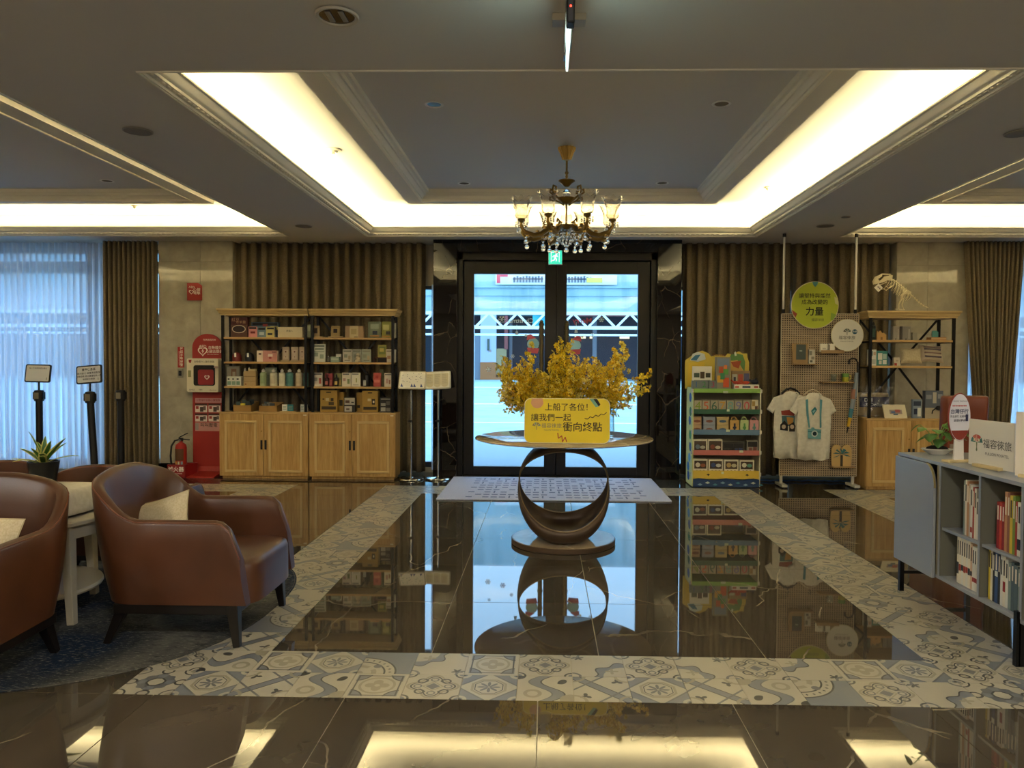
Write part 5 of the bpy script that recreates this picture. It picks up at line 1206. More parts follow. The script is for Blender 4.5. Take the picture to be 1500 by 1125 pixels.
# unit 2 cabinet top
def paper_bag(label, px0, px1, py0, y=Y1, dep=0.09, arts=()):
    t = row1(3, label, px0, px1, py0, y, dep, 'a8873c', arts, name='paper_bag', cat='paper bag', body='bag_body')
    return t
A_ = [(.36, .64, .88, .93, '1c160c'), (.32, .52, .5, .64, 'c9b98a'), (.62, .78, .5, .64, '3a2f1c'), (.5, .8, .32, .46, '4a3c22'), (.08, .92, .12, .26, '3a2e18'), (.14, .24, .56, .62, '3a2e18')]
paper_bag('large kraft paper bag with a handle slot, left on the cabinet top', 469, 494, 571.5, arts=A_)
paper_bag('narrow side of a kraft bag behind the left large one', 495.5, 503.5, 574.5, Y1+0.08, arts=[(.2, .8, .3, .6, '2c2416')])
row1(3, 'dark box with white windows between the two kraft bags', 504, 520, 582, Y1, 0.05, '2c2622', [(.04, .98, .5, .96, 'bdb6a8'), (.12, .5, .62, .8, '5a3f34'), (.66, .9, .62, .7, '3f3f3c'), (.04, .72, .04, .4, 'c4beb2'), (.2, .5, .14, .26, '6a5a50')])
paper_bag('kraft paper bag standing behind the right large one', 522.5, 530.5, 575, Y1+0.08, arts=[(.1, .6, .2, .35, '2c2416')])
paper_bag('large kraft paper bag with a handle slot, right on the cabinet top', 530.5, 553.5, 572.5, arts=A_[:1]+[(.35, .55, .52, .64, 'cdbf94'), (.62, .82, .36, .62, '2c2416'), (.68, .78, .44, .54, 'd8d0b8'), (.08, .92, .12, .26, '3a2e18')])
row1(3, 'dark box with rows of white print at the right of the cabinet top', 557, 572.5, 582, Y1, 0.05, '2a2624', [(.06, .5, .42, .62, '9a958c'), (.06, .94, .84, .92, '8a857c'), (.06, .5, .08, .34, 'a9a49a'), (.56, .94, .08, .3, '77726a'), (.56, .9, .5, .74, '5f5a54')])
# right unit
YQ = YR+0.06; KR = S3
def rowr(zb, *a, **k): return carton(a[0], a[1], a[2], a[3], zb, *a[4:], **k)
bottle('tall dark green bottle at the left of the right shelf unit', 1281, 471, S3[0], YQ, 6.5, '16241c', cap='1c1c18', lab='3f5a4c')
t = thing('wooden_house', 'small wooden house shaped block on the right shelf unit', 'ornament', (at(1291.5, 490, YQ).x, YQ, S3[0]+0.001))
MB().prism([(-.048, 0), (.048, 0), (.048, .055), (.02, .075), (.005, .07), (-.01, .098), (-.035, .075), (-.048, .1)], 0, 0.03).build('block', mat('c0975a', 0.6), t); MB().box(-.01, .01, -.001, 0, .0, .03).build('print', mat('8a6a3a', 0.6), t)
for (a, b_, lb) in ((1307.5, 1318, 'grey metal box, left of two on the upper right shelf'), (1321, 1334.5, 'grey metal box, right of two on the upper right shelf')):
    rowr(S3[0], lb, a, b_, 478, YQ+0.1, 0.06, '9a968c', [(.0, .12, 0, 1, '77736a'), (.75, .85, .1, .8, 'c8c4b8'), (.4, .55, .05, .12, '3a3a38')])
rowr(S3[0], 'small clear grey block at the back of the upper right shelf', 1337, 1344, 487, YQ+0.12, 0.04, '9c9888', [])
t = rowr(S3[0], 'tan tray of teal cards on the upper right shelf', 1364, 1386.5, 494, YQ, 0.10, 'b98a5c', [(.02, .98, .3, .7, 'cfae80')]); MB().box(-.05, .0, .03, .04, .02, .10).box(-.045, .02, .05, .06, .02, .09).build('card', mat('4f8f8c', 0.6), t)
t = rowr(S3[1], 'white box with small square print at the left of the second right shelf', 1273, 1284, 512, YQ, 0.05, 'dcdcd2', [(.1, .5, .6, .9, '6a7a8a'), (.1, .9, .1, .4, 'b3b8b0'), (.6, .9, .65, .85, 'c0a890')])
rowr(S3[1], 'teal box of small white cards beside the white box', 1284.5, 1300.5, 514, YQ, 0.05, '3f8a84', [(.1, .5, .4, .85, 'd8dcd0'), (.2, .45, .1, .35, 'c8ccc0'), (.55, .9, .45, .8, 'a9c4bc'), (.55, .9, .1, .4, 'dfe2da')])
t = rowr(S3[1], 'small crumpled white pouch with a red corner', 1310, 1320, 523.5, YQ+0.02, 0.03, 'cdc4b2', [(0, .4, 0, .3, 'a8342c'), (.3, .7, .5, .7, 'b0a690')], rz=0.2, tilt=0.15)
M_CAN = cloth('canvas', 'cfc3a2', 'c0b391', 70)
make_pillow('plain canvas drawstring cushion on the second right shelf', (at(1339, 523, YQ).x, YQ+0.07, at(1339, 523, YQ).z+0.012), (math.radians(-12), 0, 0), 0.22, 0.165, 0.08, M_CAN, None)
t = make_pillow('striped patterned cushion on the second right shelf', (at(1370, 520, YQ).x, YQ+0.09, at(1370, 520, YQ).z+0.012), (math.radians(-20), math.radians(4), 0), 0.25, 0.19, 0.09, mat('b7a893', 0.9), None)
for v_, c_ in ((-.05, '5f5560'), (-.01, '8a6f6a'), (.03, '5f5560'), (.055, 'a08a80')):
    MB().box(-0.085, 0.085, -0.046, -0.036, v_, v_+0.012).build('print', mat(c_, 0.9), t)
# plastic bag with blue cushion
t = thing('wrapped_cushion', 'navy cushion with white lettering wrapped in clear plastic on the right cabinet', 'cushion', (at(1290, 600, YQ).x, YQ+0.16, ZB3+0.001))
MB().box(-.16, .16, 0, .08, .005, .26).build('cushion_body', mat('a08f70', 0.8), t, bevel=0.02); MB().box(-.155, .16, -.004, .0, .105, .215).build('navy_band', mat('1c2450', 0.7), t)
text('Doll', 0.055, t, (-.06, -.0055, .18), mat('dfe3ea', .6)); text('& Dollar', 0.055, t, (.0, -.0055, .13), mat('dfe3ea', .6))
b = MB(); rr_ = random.Random(9); b.grid(lambda u, v: ((u-.5)*.37*(1+.03*math.sin(9*v)), -.02-.012*math.sin(7*u*PI)*math.sin(5*v*PI)-.01*rr_.random(), .0+.33*v), 14, 12); b.build('plastic_wrap', M_BAG, t, smooth='all')
t = rowr(ZB3, 'cream tote with a colourful ship print leaning on the right cabinet', 1297, 1330, 591, YQ-0.02, 0.02, 'dad0b4', [(.25, .8, .3, .6, '9f8f8a'), (.32, .5, .35, .5, '5a6f9a'), (.5, .72, .4, .62, 'b0605a'), (.4, .6, .22, .32, '4f6a80')], tilt=0.45)
rowr(ZB3, 'blue and white packet beside the ship print tote', 1337, 1350.5, 585, YQ, 0.03, '7f8ea0', [(.1, .9, .65, .9, '2c3850'), (.15, .5, .2, .5, '26304a'), (.55, .9, .1, .55, 'cfd4d0')])
t = rowr(ZB3, 'box with misty mountain picture and dark crab on the right cabinet', 1355.5, 1382, 572.5, YQ, 0.06, '5f6672', [(0, 1, 0, .38, 'b5ab94'), (.42, .62, .55, .95, 'b9b3a2'), (.05, .35, .7, .85, '8a8f96'), (.7, .95, .72, .88, '8f949a')])
MB().ball((.04, -.02, .11), .035, 8, 0, (1, .6, .8)).tube([(.01, -.02, .11), (-.03, -.03, .08), (-.035, -.03, .05)], .006, 6).tube([(.06, -.02, .12), (.08, -.03, .09), (.07, -.03, .06)], .006, 6).build('crab', mat('14120f', 0.5), t, smooth=True)

# ---- dinosaur skeleton
M_BONE = mat('ddd2ae', 0.6)
DK = 7.98
def D(px, py, dy=0.0): p = at(px, py, DK); return Vector((p.x, DK+dy, p.z))
ds = thing('dinosaur_skeleton', 'cream model of a toothed dinosaur skeleton standing on the oak cornice', 'ornament', D(1318, 454)[:]); off = D(1318, 454)
def DB(name, fn): b = MB(); fn(b); return b.build(name, M_BONE, ds, sub_off=off, smooth=True)
sp_ = [D(1300, 408), D(1306, 409), D(1313, 413), D(1320, 419), D(1327, 424), D(1334, 431), D(1340, 437), D(1346, 443), D(1353, 448), D(1362, 452)]
def spine(b):
    pts = []
    for i in range(len(sp_)-1):
        for k in range(4): pts.append(sp_[i].lerp(sp_[i+1], k/4))
    b.tube(pts, [0.008-0.005*(i/len(pts)) for i in range(len(pts))], 6)
    for i, p_ in enumerate(pts):
        if i % 2 == 0: b.bar(p_, p_+Vector((.004, 0, .026*(1-i/len(pts)*0.6))), .007, .006, 0, .003, .003)
        if i > 18 and i % 2 == 0: b.bar(p_, p_+Vector((-.008, 0, -.02*(1-i/len(pts)*0.7))), .006, .005, 0, .003, .003)
DB('spine', spine)
def rib(i):
    def fn(b):
        c_ = sp_[1].lerp(sp_[5], i/8); L = 0.085-0.004*abs(i-3)*1.2
        for s_ in (-1, 1): b.tube([c_, c_+Vector((-.008, s_*.028, -.02)), c_+Vector((-.022, s_*.034, -.02-L*.4)), c_+Vector((-.045, s_*.018, -.02-L*.8))], [.004, .0045, .004, .0025], 5)
    return fn
for i in range(9): DB('rib', rib(i))
def skull(b):
    for s_ in (-1, 1):
        P_ = lambda px, py: (D(px, py).x, D(px, py).z)
        b.prism([P_(1279, 412), P_(1283, 405), P_(1291, 402), P_(1291, 405), P_(1285, 409), P_(1287, 412), P_(1292, 409.5), P_(1296, 405), P_(1301, 404), P_(1303, 409), P_(1296, 412.5), P_(1288, 415), P_(1280, 416.5)], DK+s_*.017-.004, DK+s_*.017+.004)
    b.bar(D(1304, 402), D(1291, 401.5), .036, .010); b.bar(D(1291, 402), D(1281, 409), .034, .008, 0, .020, .008); b.bar(D(1305, 403), D(1304, 411), .034, .010)
    for k in range(6): p_ = D(1280+k*2.6, 415.5-k*0.6); b.bar(p_, p_-Vector((0, 0, .012)), .004, .004, 0, .001, .001)
DB('skull', skull)
def jaw(b):
    b.bar(D(1299, 413), D(1281, 421), .020, .010, 0, .010, .008)
    for k in range(5): p_ = D(1283+k*2.6, 420-k*1.1); b.bar(p_, p_+Vector((0, 0, .010)), .004, .004, 0, .001, .001)
DB('jaw', jaw)
for s_ in (-1, 1):
    DB('leg', lambda b: b.tube([D(1327, 426, s_*.03), D(1321+3*s_, 434, s_*.04), D(1322+4*s_, 438, s_*.04), D(1319+5*s_, 446, s_*.04), D(1320+6*s_, 453, s_*.04)], [.011, .008, .009, .006, .005], 7).bar(D(1322+6*s_, 453.3, s_*.04), D(1314+6*s_, 453.3, s_*.04), .014, .006))
    DB('arm', lambda b: b.tube([D(1308, 418, s_*.025), D(1300, 424+s_, s_*.03), D(1296, 421+s_*1.5, s_*.03), D(1293, 424, s_*.03)], [.006, .005, .004, .002], 6))
DB('pelvis', lambda b: b.prism([(D(1320, 420).x, D(1320, 420).z), (D(1334, 428).x, D(1334, 428).z), (D(1330, 433).x, D(1330, 433).z), (D(1321, 428).x, D(1321, 428).z)], DK-.02, DK+.02))
MB().add([(-.045, 0, 0), (0, 0, -.045), (.045, 0, 0), (0, 0, .045), (-.045, .002, 0), (0, .002, -.045), (.045, .002, 0), (0, .002, .045)], [(0, 1, 2, 3), (7, 6, 5, 4), (0, 4, 5, 1), (1, 5, 6, 2), (2, 6, 7, 3), (3, 7, 4, 0)]).build('price_tag', mat('e6e0d4', .6), ds, loc=D(1284.5, 422, -.04)-off)
b = MB()
for k in range(9): x_, z_ = R.uniform(-.022, .022), R.uniform(-.018, .018); b.box(x_-.005, x_+.005, -.0015, 0, z_-.003, z_+.003)
b.build('tag_print', mat('6a5a5a', .6), ds, loc=D(1284.5, 422, -.04)-off, kind='stuff')
# ================================================================ RED EMERGENCY STAND, EXTINGUISHER
M_RED = mat('982620', 0.45); M_RED2 = mat('7c1c1a', 0.4)
YA = 8.545
def PX(px, py, Y=YA): p = at(px, py, Y); return (p.x, p.z)
ax_ = at(304, 600, YA).x
ae = thing('emergency_stand', 'red arched emergency stand with a white defibrillator cabinet', 'stand', (ax_, YA, 0))
sc_ = YA/FPX; wA = 45*sc_
zt_a = at(306, 489, YA).z; r_ = wA/2
MB().prism([(-r_, 0.05), (r_, 0.05), (r_, zt_a-r_*0.9)]+[(r_*math.cos(a), zt_a-r_*0.9+r_*0.9*math.sin(a)) for a in [PI*k/16 for k in range(1, 16)]]+[(-r_, zt_a-r_*0.9)], 0.0, 0.03).build('panel', M_RED, ae, bevel=0.004)
MB().prism([(-r_, 0.08), (-r_, 0.03)]+[], 0, 0.03) if False else None
MB().prism([(0.03, 0.10), (0.0, 0.10), (-0.02, 0.045), (-0.23, 0.012), (-0.25, 0.0), (0.03, 0.0)], -r_*1.06, at(318.5, 600, 8.40).x-ax_, 'yz').build('foot', M_RED, ae, bevel=0.004)
YA2 = YA-0.13; z0, z1 = at(300, 574.5, YA2).z, at(300, 525, YA2).z; bx0, bx1 = at(273.5, 550, YA2).x-ax_, at(319.8, 550, YA2).x-ax_
cxm, czm = (bx0+bx1)/2, (z0+z1)/2; BW, BH = bx1-bx0, z1-z0
cab = MB(); cab.prism(rrect(BW, BH, 0.02, 4, cxm, czm), -0.13, -0.001); cb_ = cab.build('cabinet', mat('ddd3b8', 0.45), ae, bevel=0.004)
wx0, wx1 = at(283.5, 550, YA2).x-ax_, at(315, 550, YA2).x-ax_; wz0, wz1 = at(300, 565, YA2).z, at(300, 535, YA2).z
wcx, wcz = (wx0+wx1)/2, (wz0+wz1)/2
MB().prism(rrect(wx1-wx0, wz1-wz0, 0.025, 4, wcx, wcz), -0.1315, -0.1302).build('window', mat('1c1a17', 0.2), cb_)
bag_ = MB().prism(rrect((wx1-wx0)*0.72, (wz1-wz0)*0.74, 0.02, 4, wcx+0.02, wcz-0.02), -0.140, -0.1318).build('red_bag', mat('8a1c24', 0.5), cb_)
def heart(cx, cz, s, y0, y1): 
    return MB().prism([(cx+s*0.062*16*math.sin(t)**3/1.0*1.0, cz+s*0.062*(13*math.cos(t)-5*math.cos(2*t)-2*math.cos(3*t)-math.cos(4*t))) for t in [2*PI*k/28 for k in range(28)]], y0, y1)
heart(wcx+0.035, wcz-0.02, 0.030, -0.1412, -0.1402).build('heart', mat('d8cfc4', .5), cb_)
heart(wcx+0.035, wcz-0.02, 0.018, -0.1418, -0.1412).build('heart', mat('8a1c24', .5), cb_)
MB().box(bx0+0.016, bx0+0.05, -0.1312, -0.13, czm-0.02, czm+0.055).build('display', mat('8f8a5c', .3), cb_)
def tx(par, s, size, px, py, m_, y, bold=0.0, Y=None, ox=ax_, sx=1.0):
    x, z = PX(px, py, Y or (YA2 if y < -.1 else YA)); bold = min(bold, .008)
    text(s, size, par, (x-ox, y, z), m_, bold=bold, sx=sx)
M_DK = mat('4a3a30', .6); M_W2 = mat('e8d8cc', .6)
tx(cb_, '自動體外心臟去顫器', 0.026, 299, 530, M_DK, -0.1308); tx(cb_, 'OHC2', 0.022, 281, 571, M_DK, -0.1308, .01); tx(cb_, '1001', 0.022, 294, 571, M_DK, -0.1308, .01); tx(cb_, '0800-000-000', 0.014, 312, 571.5, M_DK, -0.1308)
MB().prism([(-.018, .02), (.018, .02), (.01, -.012), (0, -.02), (-.014, -.008)], -0.1312, -0.13).build('emblem', M_RED, cb_, loc=(bx0+0.04, 0, z1-0.035))
MB().ball((bx1-0.02, -0.135, wz1-0.02), 0.022, 8, 0, (1.4, .3, .6)).build('hand_print', mat('b09a8a', .5), cb_)
tx(ae, 'AED', 0.045, 297, 507.5, M_W2, -0.0008, .02); tx(ae, '自動體外', 0.04, 315, 509.5, M_W2, -0.0008, .006); tx(ae, '心臟去顫器', 0.04, 314, 515, M_W2, -0.0008, .006); tx(ae, '你救救我的命', 0.025, 307, 498, M_W2, -0.0008); tx(ae, 'Public Access Defibrillator', 0.013, 312, 519, M_W2, -0.0008)
hx0, hz0 = PX(297, 514.5); o1 = heart(hx0-ax_, hz0, 0.058, -0.0012, 0.0005).build('heart', M_W2, ae); heart(hx0-ax_, hz0, 0.043, -0.002, -0.0010).build('heart', M_RED, ae)
MB().prism([(.008, .03), (-.016, -.002), (.0, -.002), (-.006, -.028), (.018, .006), (.002, .006)], -0.003, -0.002).build('bolt_mark', M_W2, ae, loc=(hx0-ax_, 0, hz0))
def lab(px0, px1, py0, py1, col, y=-0.001, name='notice'): (xa, za), (xb, zb2) = PX(px0, py0), PX(px1, py1); return MB().box(xa-ax_, xb-ax_, y, 0.001, zb2, za).build(name, mat(col, .6), ae)
lab(286, 324.5, 583, 590, 'b9868a'); tx(ae, '公眾場所自動心臟電擊', 0.028, 305, 586.5, M_RED2, -0.0015)
for (a, b_) in ((286, 303.5), (305.5, 323)):
    for (c_, d_) in ((591, 604), (605.5, 617.5)):
        lab(a, b_, c_, d_, 'ddcfc6'); lab(a, b_, c_, c_+3, '4a2a26', -0.0015); lab(a+1, a+5, c_+4, c_+8, '9a3a34', -0.0015); lab(a+7, a+12, c_+5, d_-1, '4a3f3a', -0.0015); lab(a+12, a+15.5, c_+4, d_-3, '6a5a54', -0.0015)
lab(286, 323.5, 618.5, 631.5, 'c08a84'); tx(ae, '叫叫壓電', 0.05, 306, 623, M_DK, -0.0015, .01); lab(286, 291, 620, 630, '9a908a', -0.0015)

# extinguisher in its red box
exx = at(262, 690, 8.35).x
bxr = thing('extinguisher_box', 'low red box with white Chinese lettering under the fire extinguisher', 'box', (exx, 8.36, 0)); 
bw0, bw1 = at(244.5, 690, 8.28).x-exx, at(271, 690, 8.28).x-exx
b = MB(); b.box(bw0, bw1, -0.08, -0.065, 0.0, 0.15); b.box(bw0, bw1+0.05, 0.11, 0.125, 0.0, 0.15); b.box(bw0, bw1, -0.08, 0.12, 0, 0.02); b.box(bw0, bw0+.012, -0.08, .12, 0, .15)
b.add([(bw1-.012, -.065, 0), (bw1, -.065, 0), (bw1+.05, .12, 0), (bw1+.038, .12, 0), (bw1-.012, -.065, .15), (bw1, -.065, .15), (bw1+.05, .12, .15), (bw1+.038, .12, .15)], [(0,3,2,1),(4,5,6,7),(0,1,5,4),(1,2,6,5),(2,3,7,6),(3,0,4,7)])
b.build('tray', mat('8a1a1c', .4), bxr, bevel=.003)
text('滅火器', 0.060, bxr, ((bw0+bw1)/2, -0.0815, 0.095), M_WHITE, bold=.02); text('FIRE EXTINGUISHER', 0.016, bxr, ((bw0+bw1)/2, -0.0815, 0.05), M_W2, bold=.01)
ex = thing('fire_extinguisher', 'red fire extinguisher with black hose left of the emergency stand', 'fire extinguisher', (at(264, 680, 8.35).x, 8.37, 0.022))
MB().lathe([(0, 0), (.058, 0), (.062, .01), (.062, .31), (.055, .345), (.03, .365), (.02, .37), (.02, .40), (0, .40)], 28).build('cylinder', mat('a3241c', .3), ex, smooth=True)
def wrap(z0, z1, a0, a1, col):
    n = 8; vs = [((.0628)*math.cos(a0+(a1-a0)*k/n), .0628*math.sin(a0+(a1-a0)*k/n), z) for z in (z0, z1) for k in range(n+1)]
    MB().add(vs, [(k, k+1, n+2+k, n+1+k) for k in range(n)]).build('label_print', mat(col, .5), ex)
wrap(.17, .30, -PI/2-.9, -PI/2+.9, '5f3a1e'); wrap(.03, .115, -PI/2-.9, -PI/2+.2, 'd5d0c0'); wrap(.03, .115, -PI/2+.2, -PI/2+.9, 'c8b43a'); wrap(.125, .16, -PI/2-.7, -PI/2-.35, 'd9a04a'); wrap(.125, .16, -PI/2-.15, -PI/2+.2, 'c8c0a0'); wrap(.125, .16, -PI/2+.4, -PI/2+.75, '8aa0b0')
MB().bar((-.02, 0, .41), (.10, -.01, .40), .02, .01).bar((-.02, 0, .425), (.08, -.01, .475), .02, .008).box(-.02, .02, -.015, .015, .385, .42).build('valve_lever', M_BLACK, ex)
MB().lathe([(0, 0), (.014, 0), (.014, .012), (0, .012)], 12).xf(Matrix.Translation((0, -.018, .395)) @ Matrix.Rotation(PI/2, 4, 'X')).build('gauge', M_CHROME, ex)
MB().tube([(-.02, 0, .40), (-.06, -.02, .39), (-.095, -.03, .33), (-.105, -.03, .22), (-.10, -.02, .10), (-.09, -.01, .05)], [.009, .01, .01, .01, .011, .013], 8).build('hose', M_BLACK, ex, smooth=True)
# wall things on the grey column
def wall_sign(name, label, cat, px0, px1, py0, py1, col, Y=8.638, t_=0.006):
    (xa, za), (xb, zb2) = PX(px0, py0, Y), PX(px1, py1, Y); t = thing(name, label, cat, ((xa+xb)/2, Y, (za+zb2)/2)); w_, h_ = xb-xa, za-zb2
    MB().box(-w_/2, w_/2, -t_, 0, -h_/2, h_/2).build('plate', mat(col, .5), t, bevel=.001); return t, w_, h_
t, w_, h_ = wall_sign('vertical_sign', 'narrow red vertical sign on the grey column above the call point', 'sign', 260.5, 270, 508, 538.5, 'a82a24')
for k, s in enumerate('按鈕手動報警'): text(s, .036, t, (.008, -.0068, h_/2-.022-k*.038), M_W2, bold=.01)
MB().box(-.022, -.018, -.0065, -.006, -h_*.4, h_*.3).build('print', M_W2, t)
t, w_, h_ = wall_sign('call_button', 'grey framed push button below the red vertical sign', 'button', 260.5, 268.5, 540, 553.5, '8a867a', t_=.012)
MB().box(-.018, .018, -.0135, -.012, -.03, .03).build('black_face', M_BLACK, t); MB().ball((0, -.014, 0), .008, 8).build('button', M_CHROME, t)
t, w_, h_ = wall_sign('projecting_sign', 'small red defibrillator flag sign projecting from the grey column', 'sign', 276, 279, 414, 440, '8c2620', t_=.02)
bpy.data.objects.remove(t.children[0])
X0 = 0; pw = .16; ph_ = .20
fl_ = MB().prism([(-pw*.0, -ph_/2), (pw*.9, -ph_*.55), (pw*.9, ph_*.45), (pw*.25, ph_/2), (0, ph_*.35)][::-1], -.003, .003)
o = fl_.build('flag_panel', mat('9c2a24', .5), t, bevel=.001); t.location = (at(294, 427, 8.6).x, 8.635, at(294, 427, 8.6).z); t.rotation_euler = (0, 0, math.radians(222))
o.scale = (1.15, 1, 1)
for k, (s, sz, xx, zz_) in enumerate((('AED', .035, .115, .045), ('心臟', .04, .06, .02), ('電擊', .04, .06, -.02))): text(s, sz, t, (xx, .0045, zz_), M_W2, rot=(PI/2, 0, PI), bold=.01)
for sc2, m_ in ((.028, M_W2), (.018, M_RED2)): heart(.12, -.01, sc2, .0032, .0042 if m_ is M_W2 else .0050).build('heart', m_, t)

# ================================================================ POSTS (queue stanchions)
def stanchion(label, px, pyb, Y, sign=None, lean=0.0, tilt=0.0):
    p_ = at(px, 600, Y); t = thing('queue_post', label, 'queue post', (p_.x, Y, 0))
    MB().lathe([(0, 0), (.145, 0), (.15, .008), (.14, .02), (.05, .03), (.036, .05), (0, .05)], 32).build('base', M_BLACK, t, smooth=True)
    top = Vector((lean, 0, .90)); MB().tube([(0, 0, .02), top], .035, 20).build('pole', M_BLACK, t, smooth=True)
    hd = MB(); hd.lathe([(0, .86), (.045, .86), (.05, .875), (.05, .965), (.042, .98), (0, .985)], 24, c=(lean, 0, 0)); hd.build('belt_head', M_BLACK, t, smooth=True)
    MB().box(lean-.028, lean+.028, -.054, -.048, .885, .955).build('belt_cover', mat('8f8878', .3, .5), t, bevel=.003)
    for s_ in (-1, 1): MB().box(lean+s_*.05-.008, lean+s_*.05+.008, -.02, .02, .88, .96).build('belt_slot', M_BLACK, t)
    if sign:
        (txts, ww, hh, ang) = sign
        MB().tube([(lean, 0, .97), (lean+.0, 0, 1.07)], .010, 8).build('sign_stem', M_BLACK, t)
        s_ = MB().prism(rrect(ww, hh, .02, 4), -.008, .008).build('sign_frame', M_BLACK, t, loc=(lean, -.01, 1.065+hh/2), rot=(math.radians(-8), math.radians(ang), 0), bevel=.002)
        MB().prism(rrect(ww-.028, hh-.028, .012, 4), -.0095, -.008).build('paper', mat('d9d9dc', .5), s_)
        for (q, sz, x, z, b_) in txts: text(q, sz, s_, (x, -.0102, z), mat('3a3a40', .6), bold=b_)
        MB().box(ww*.36, ww*.375, -.0104, -.0096, -hh*.36, -hh*.22).build('print', mat('3a3a3a', .6), s_)
    return t
stanchion('black queue post carrying the left framed notice before the sheer curtain', 57.5, 0, 8.15, ([('線上訂房掃碼請洽櫃台', .020, 0, .055, .0)], .285, .200, 1))
stanchion('black queue post carrying the right framed notice, leaning a little', 139, 0, 7.85, ([('貴賓休息區', .030, 0, .05, .02), ('請勿飲食 維護環境整潔', .024, 0, .012, .01), ('如需服務 請洽櫃檯服務人員', .022, 0, -.02, .01), ('敬請配合謝謝', .022, 0, -.052, .01)], .275, .195, -5), lean=-.05)
stanchion('bare black queue post in front of the taupe curtain', 177, 0, 8.32)

# ================================================================ DOCUMENT STANDS
def doc_stand(label, pxb, Y, fx, fw, fh, ang, art):
    t = thing('document_stand', label, 'stand', (at(pxb, 700, Y).x, Y, 0))
    MB().lathe([(0, 0), (.137, 0), (.142, .006), (.132, .018), (.03, .024), (.018, .035), (0, .035)], 40).build('base', M_CHROME, t, smooth=True)
    MB().tube([(0, 0, .02), (0, 0, 1.0)], .0115, 14).build('pole', M_CHROME, t, smooth=True)
    MB().tube([(0, 0, .64), (0, 0, .67)], .016, 12).bar((-.035, 0, .655), (0, 0, .655), .012).build('clamp', M_BLACK, t)
    fr_ = MB().prism(rrect(fw, fh, .02, 4), -.006, .006).build('frame', mat('a9a69c', .3, .6), t, loc=(fx, -.02, 1.03+fh*.33), rot=(math.radians(-38), math.radians(ang), math.radians(4)), bevel=.003)
    # parallelogram look comes from the tilt; paper inside
    MB().prism(rrect(fw-.03, fh-.03, .006, 2), -.0075, -.006).build('paper', mat('dcdad2', .5), fr_)
    b = MB(); rr_ = random.Random(int(pxb))
    if art == 'dots':
        for k in range(26): x, z = rr_.uniform(-.42, .42)*fw, rr_.uniform(-.2, .4)*fh; b.box(x, x+rr_.uniform(.004, .014), -.0085, -.0072, z, z+.006)
        b.build('print', mat('6a6a7a', .6), fr_, kind='stuff')
        b = MB()
        for k, x in enumerate((-.42, -.05, .05, .3)): b.prism([(x*fw, -.4*fh), (x*fw+.03, -.4*fh), (x*fw+.008, -.2*fh)], -.0085, -.0072)
        b.build('print', mat('3a4a8a', .6), fr_)
    else:
        for cx_ in (-.28, 0.0, .27): b.prism(semicirc(cx_*fw, -.25*fh, fw*.13, PI, 2*PI, 8)+[(cx_*fw+fw*.13, .36*fh), (cx_*fw-fw*.13, .36*fh)], -.0085, -.0072)
        b.build('print', mat('c9c2a8', .6), fr_); b = MB()
        for cx_ in (-.28, 0.0, .27):
            for k in range(10): b.box(cx_*fw-.03, cx_*fw+.03-rr_.uniform(0, .02), -.0092, -.0084, (-.2+.055*k)*fh, (-.2+.055*k)*fh+.003)
        b.build('print', mat('9a9484', .6), fr_, kind='stuff')
doc_stand('silver document stand with blue spotted sheet, left of the pair', 602, 8.33, .02, .30, .245, 1, 'dots')
doc_stand('silver document stand with cream menu sheet, right of the pair', 641.5, 8.38, -.005, .30, .245, -3, 'menu')

# ================================================================ EXIT SIGNS, CEILING FITTINGS
xs = thing('exit_sign', 'green running figure exit sign above the entrance doors', 'exit sign', (at(813.5, 377, 8.46).x, 8.46, at(813.5, 377, 8.46).z))
MB().box(-.078, .078, 0, .035, -.080, .080).build('housing', M_WHITE, xs, bevel=.003)
MB().box(-.074, .074, -.002, 0, -.076, .076).build('green_face', mat('35c8a8', .4, emit=1.0), xs)
MW = mat('e8fff6', .5, emit=1.1)
b = MB(); b.disc((0, 0, 0), .011, 0, .001, 14).xf(Matrix.Translation((.012, -.0022, .040)) @ Matrix.Rotation(PI/2, 4, 'X'))
for (a, c_, w_) in (((.006, .025), (-.004, -.008), .018), ((.008, .022), (-.022, .016), .008), ((-.022, .016), (-.030, .0), .008), ((.008, .022), (.028, .008), .008), ((-.004, -.008), (.014, -.022), .010), ((.014, -.022), (.008, -.045), .010), ((-.004, -.008), (-.014, -.032), .010), ((-.014, -.032), (-.036, -.036), .010)):
    b.bar((a[0], -.0028, a[1]), (c_[0], -.0028, c_[1]), w_, .001, up=(0, 1, 0))
b.build('running_figure', MW, xs); MB().box(-.05, -.044, -.003, -.002, -.055, .06).box(.040, .046, -.003, -.002, -.055, .06).box(-.05, .046, -.003, -.002, .054, .06).build('doorway_mark', MW, xs)
xs2 = thing('hanging_exit_sign', 'edge lit exit sign seen edge on, hanging from the grey ceiling beam', 'exit sign', (.078, 3.05, 2.70))
MB().box(-.058, .078, -.02, .05, -.03, -.001).build('ceiling_mount', mat('b8ae98', .5), xs2, bevel=.003)
MB().box(-.011, .011, -.02, .04, -.17, -.035).build('neck', M_CHROME, xs2)
MB().box(-.016, .016, -.53, -.12, -.20, -.165).build('housing', M_CHROME, xs2, bevel=.003).location = (0, 0, -.0)
MB().box(-.014, .014, -.545, -.49, -.275, -.195).build('end_cap', M_BLACK, xs2, bevel=.006); MB().ball((0, -.546, -.222), .0035, 8).build('red_led', mat('ff3020', .4, emit=8), xs2)
MB().box(-.004, .004, -.49, -.12, -.272, -.2).build('edge_lit_panel', mat('dff4f0', .3, emit=1.6), xs2)
MB().box(-.004, .004, -.16, .02, -.20, -.165).build('bracket', M_CHROME, xs2)
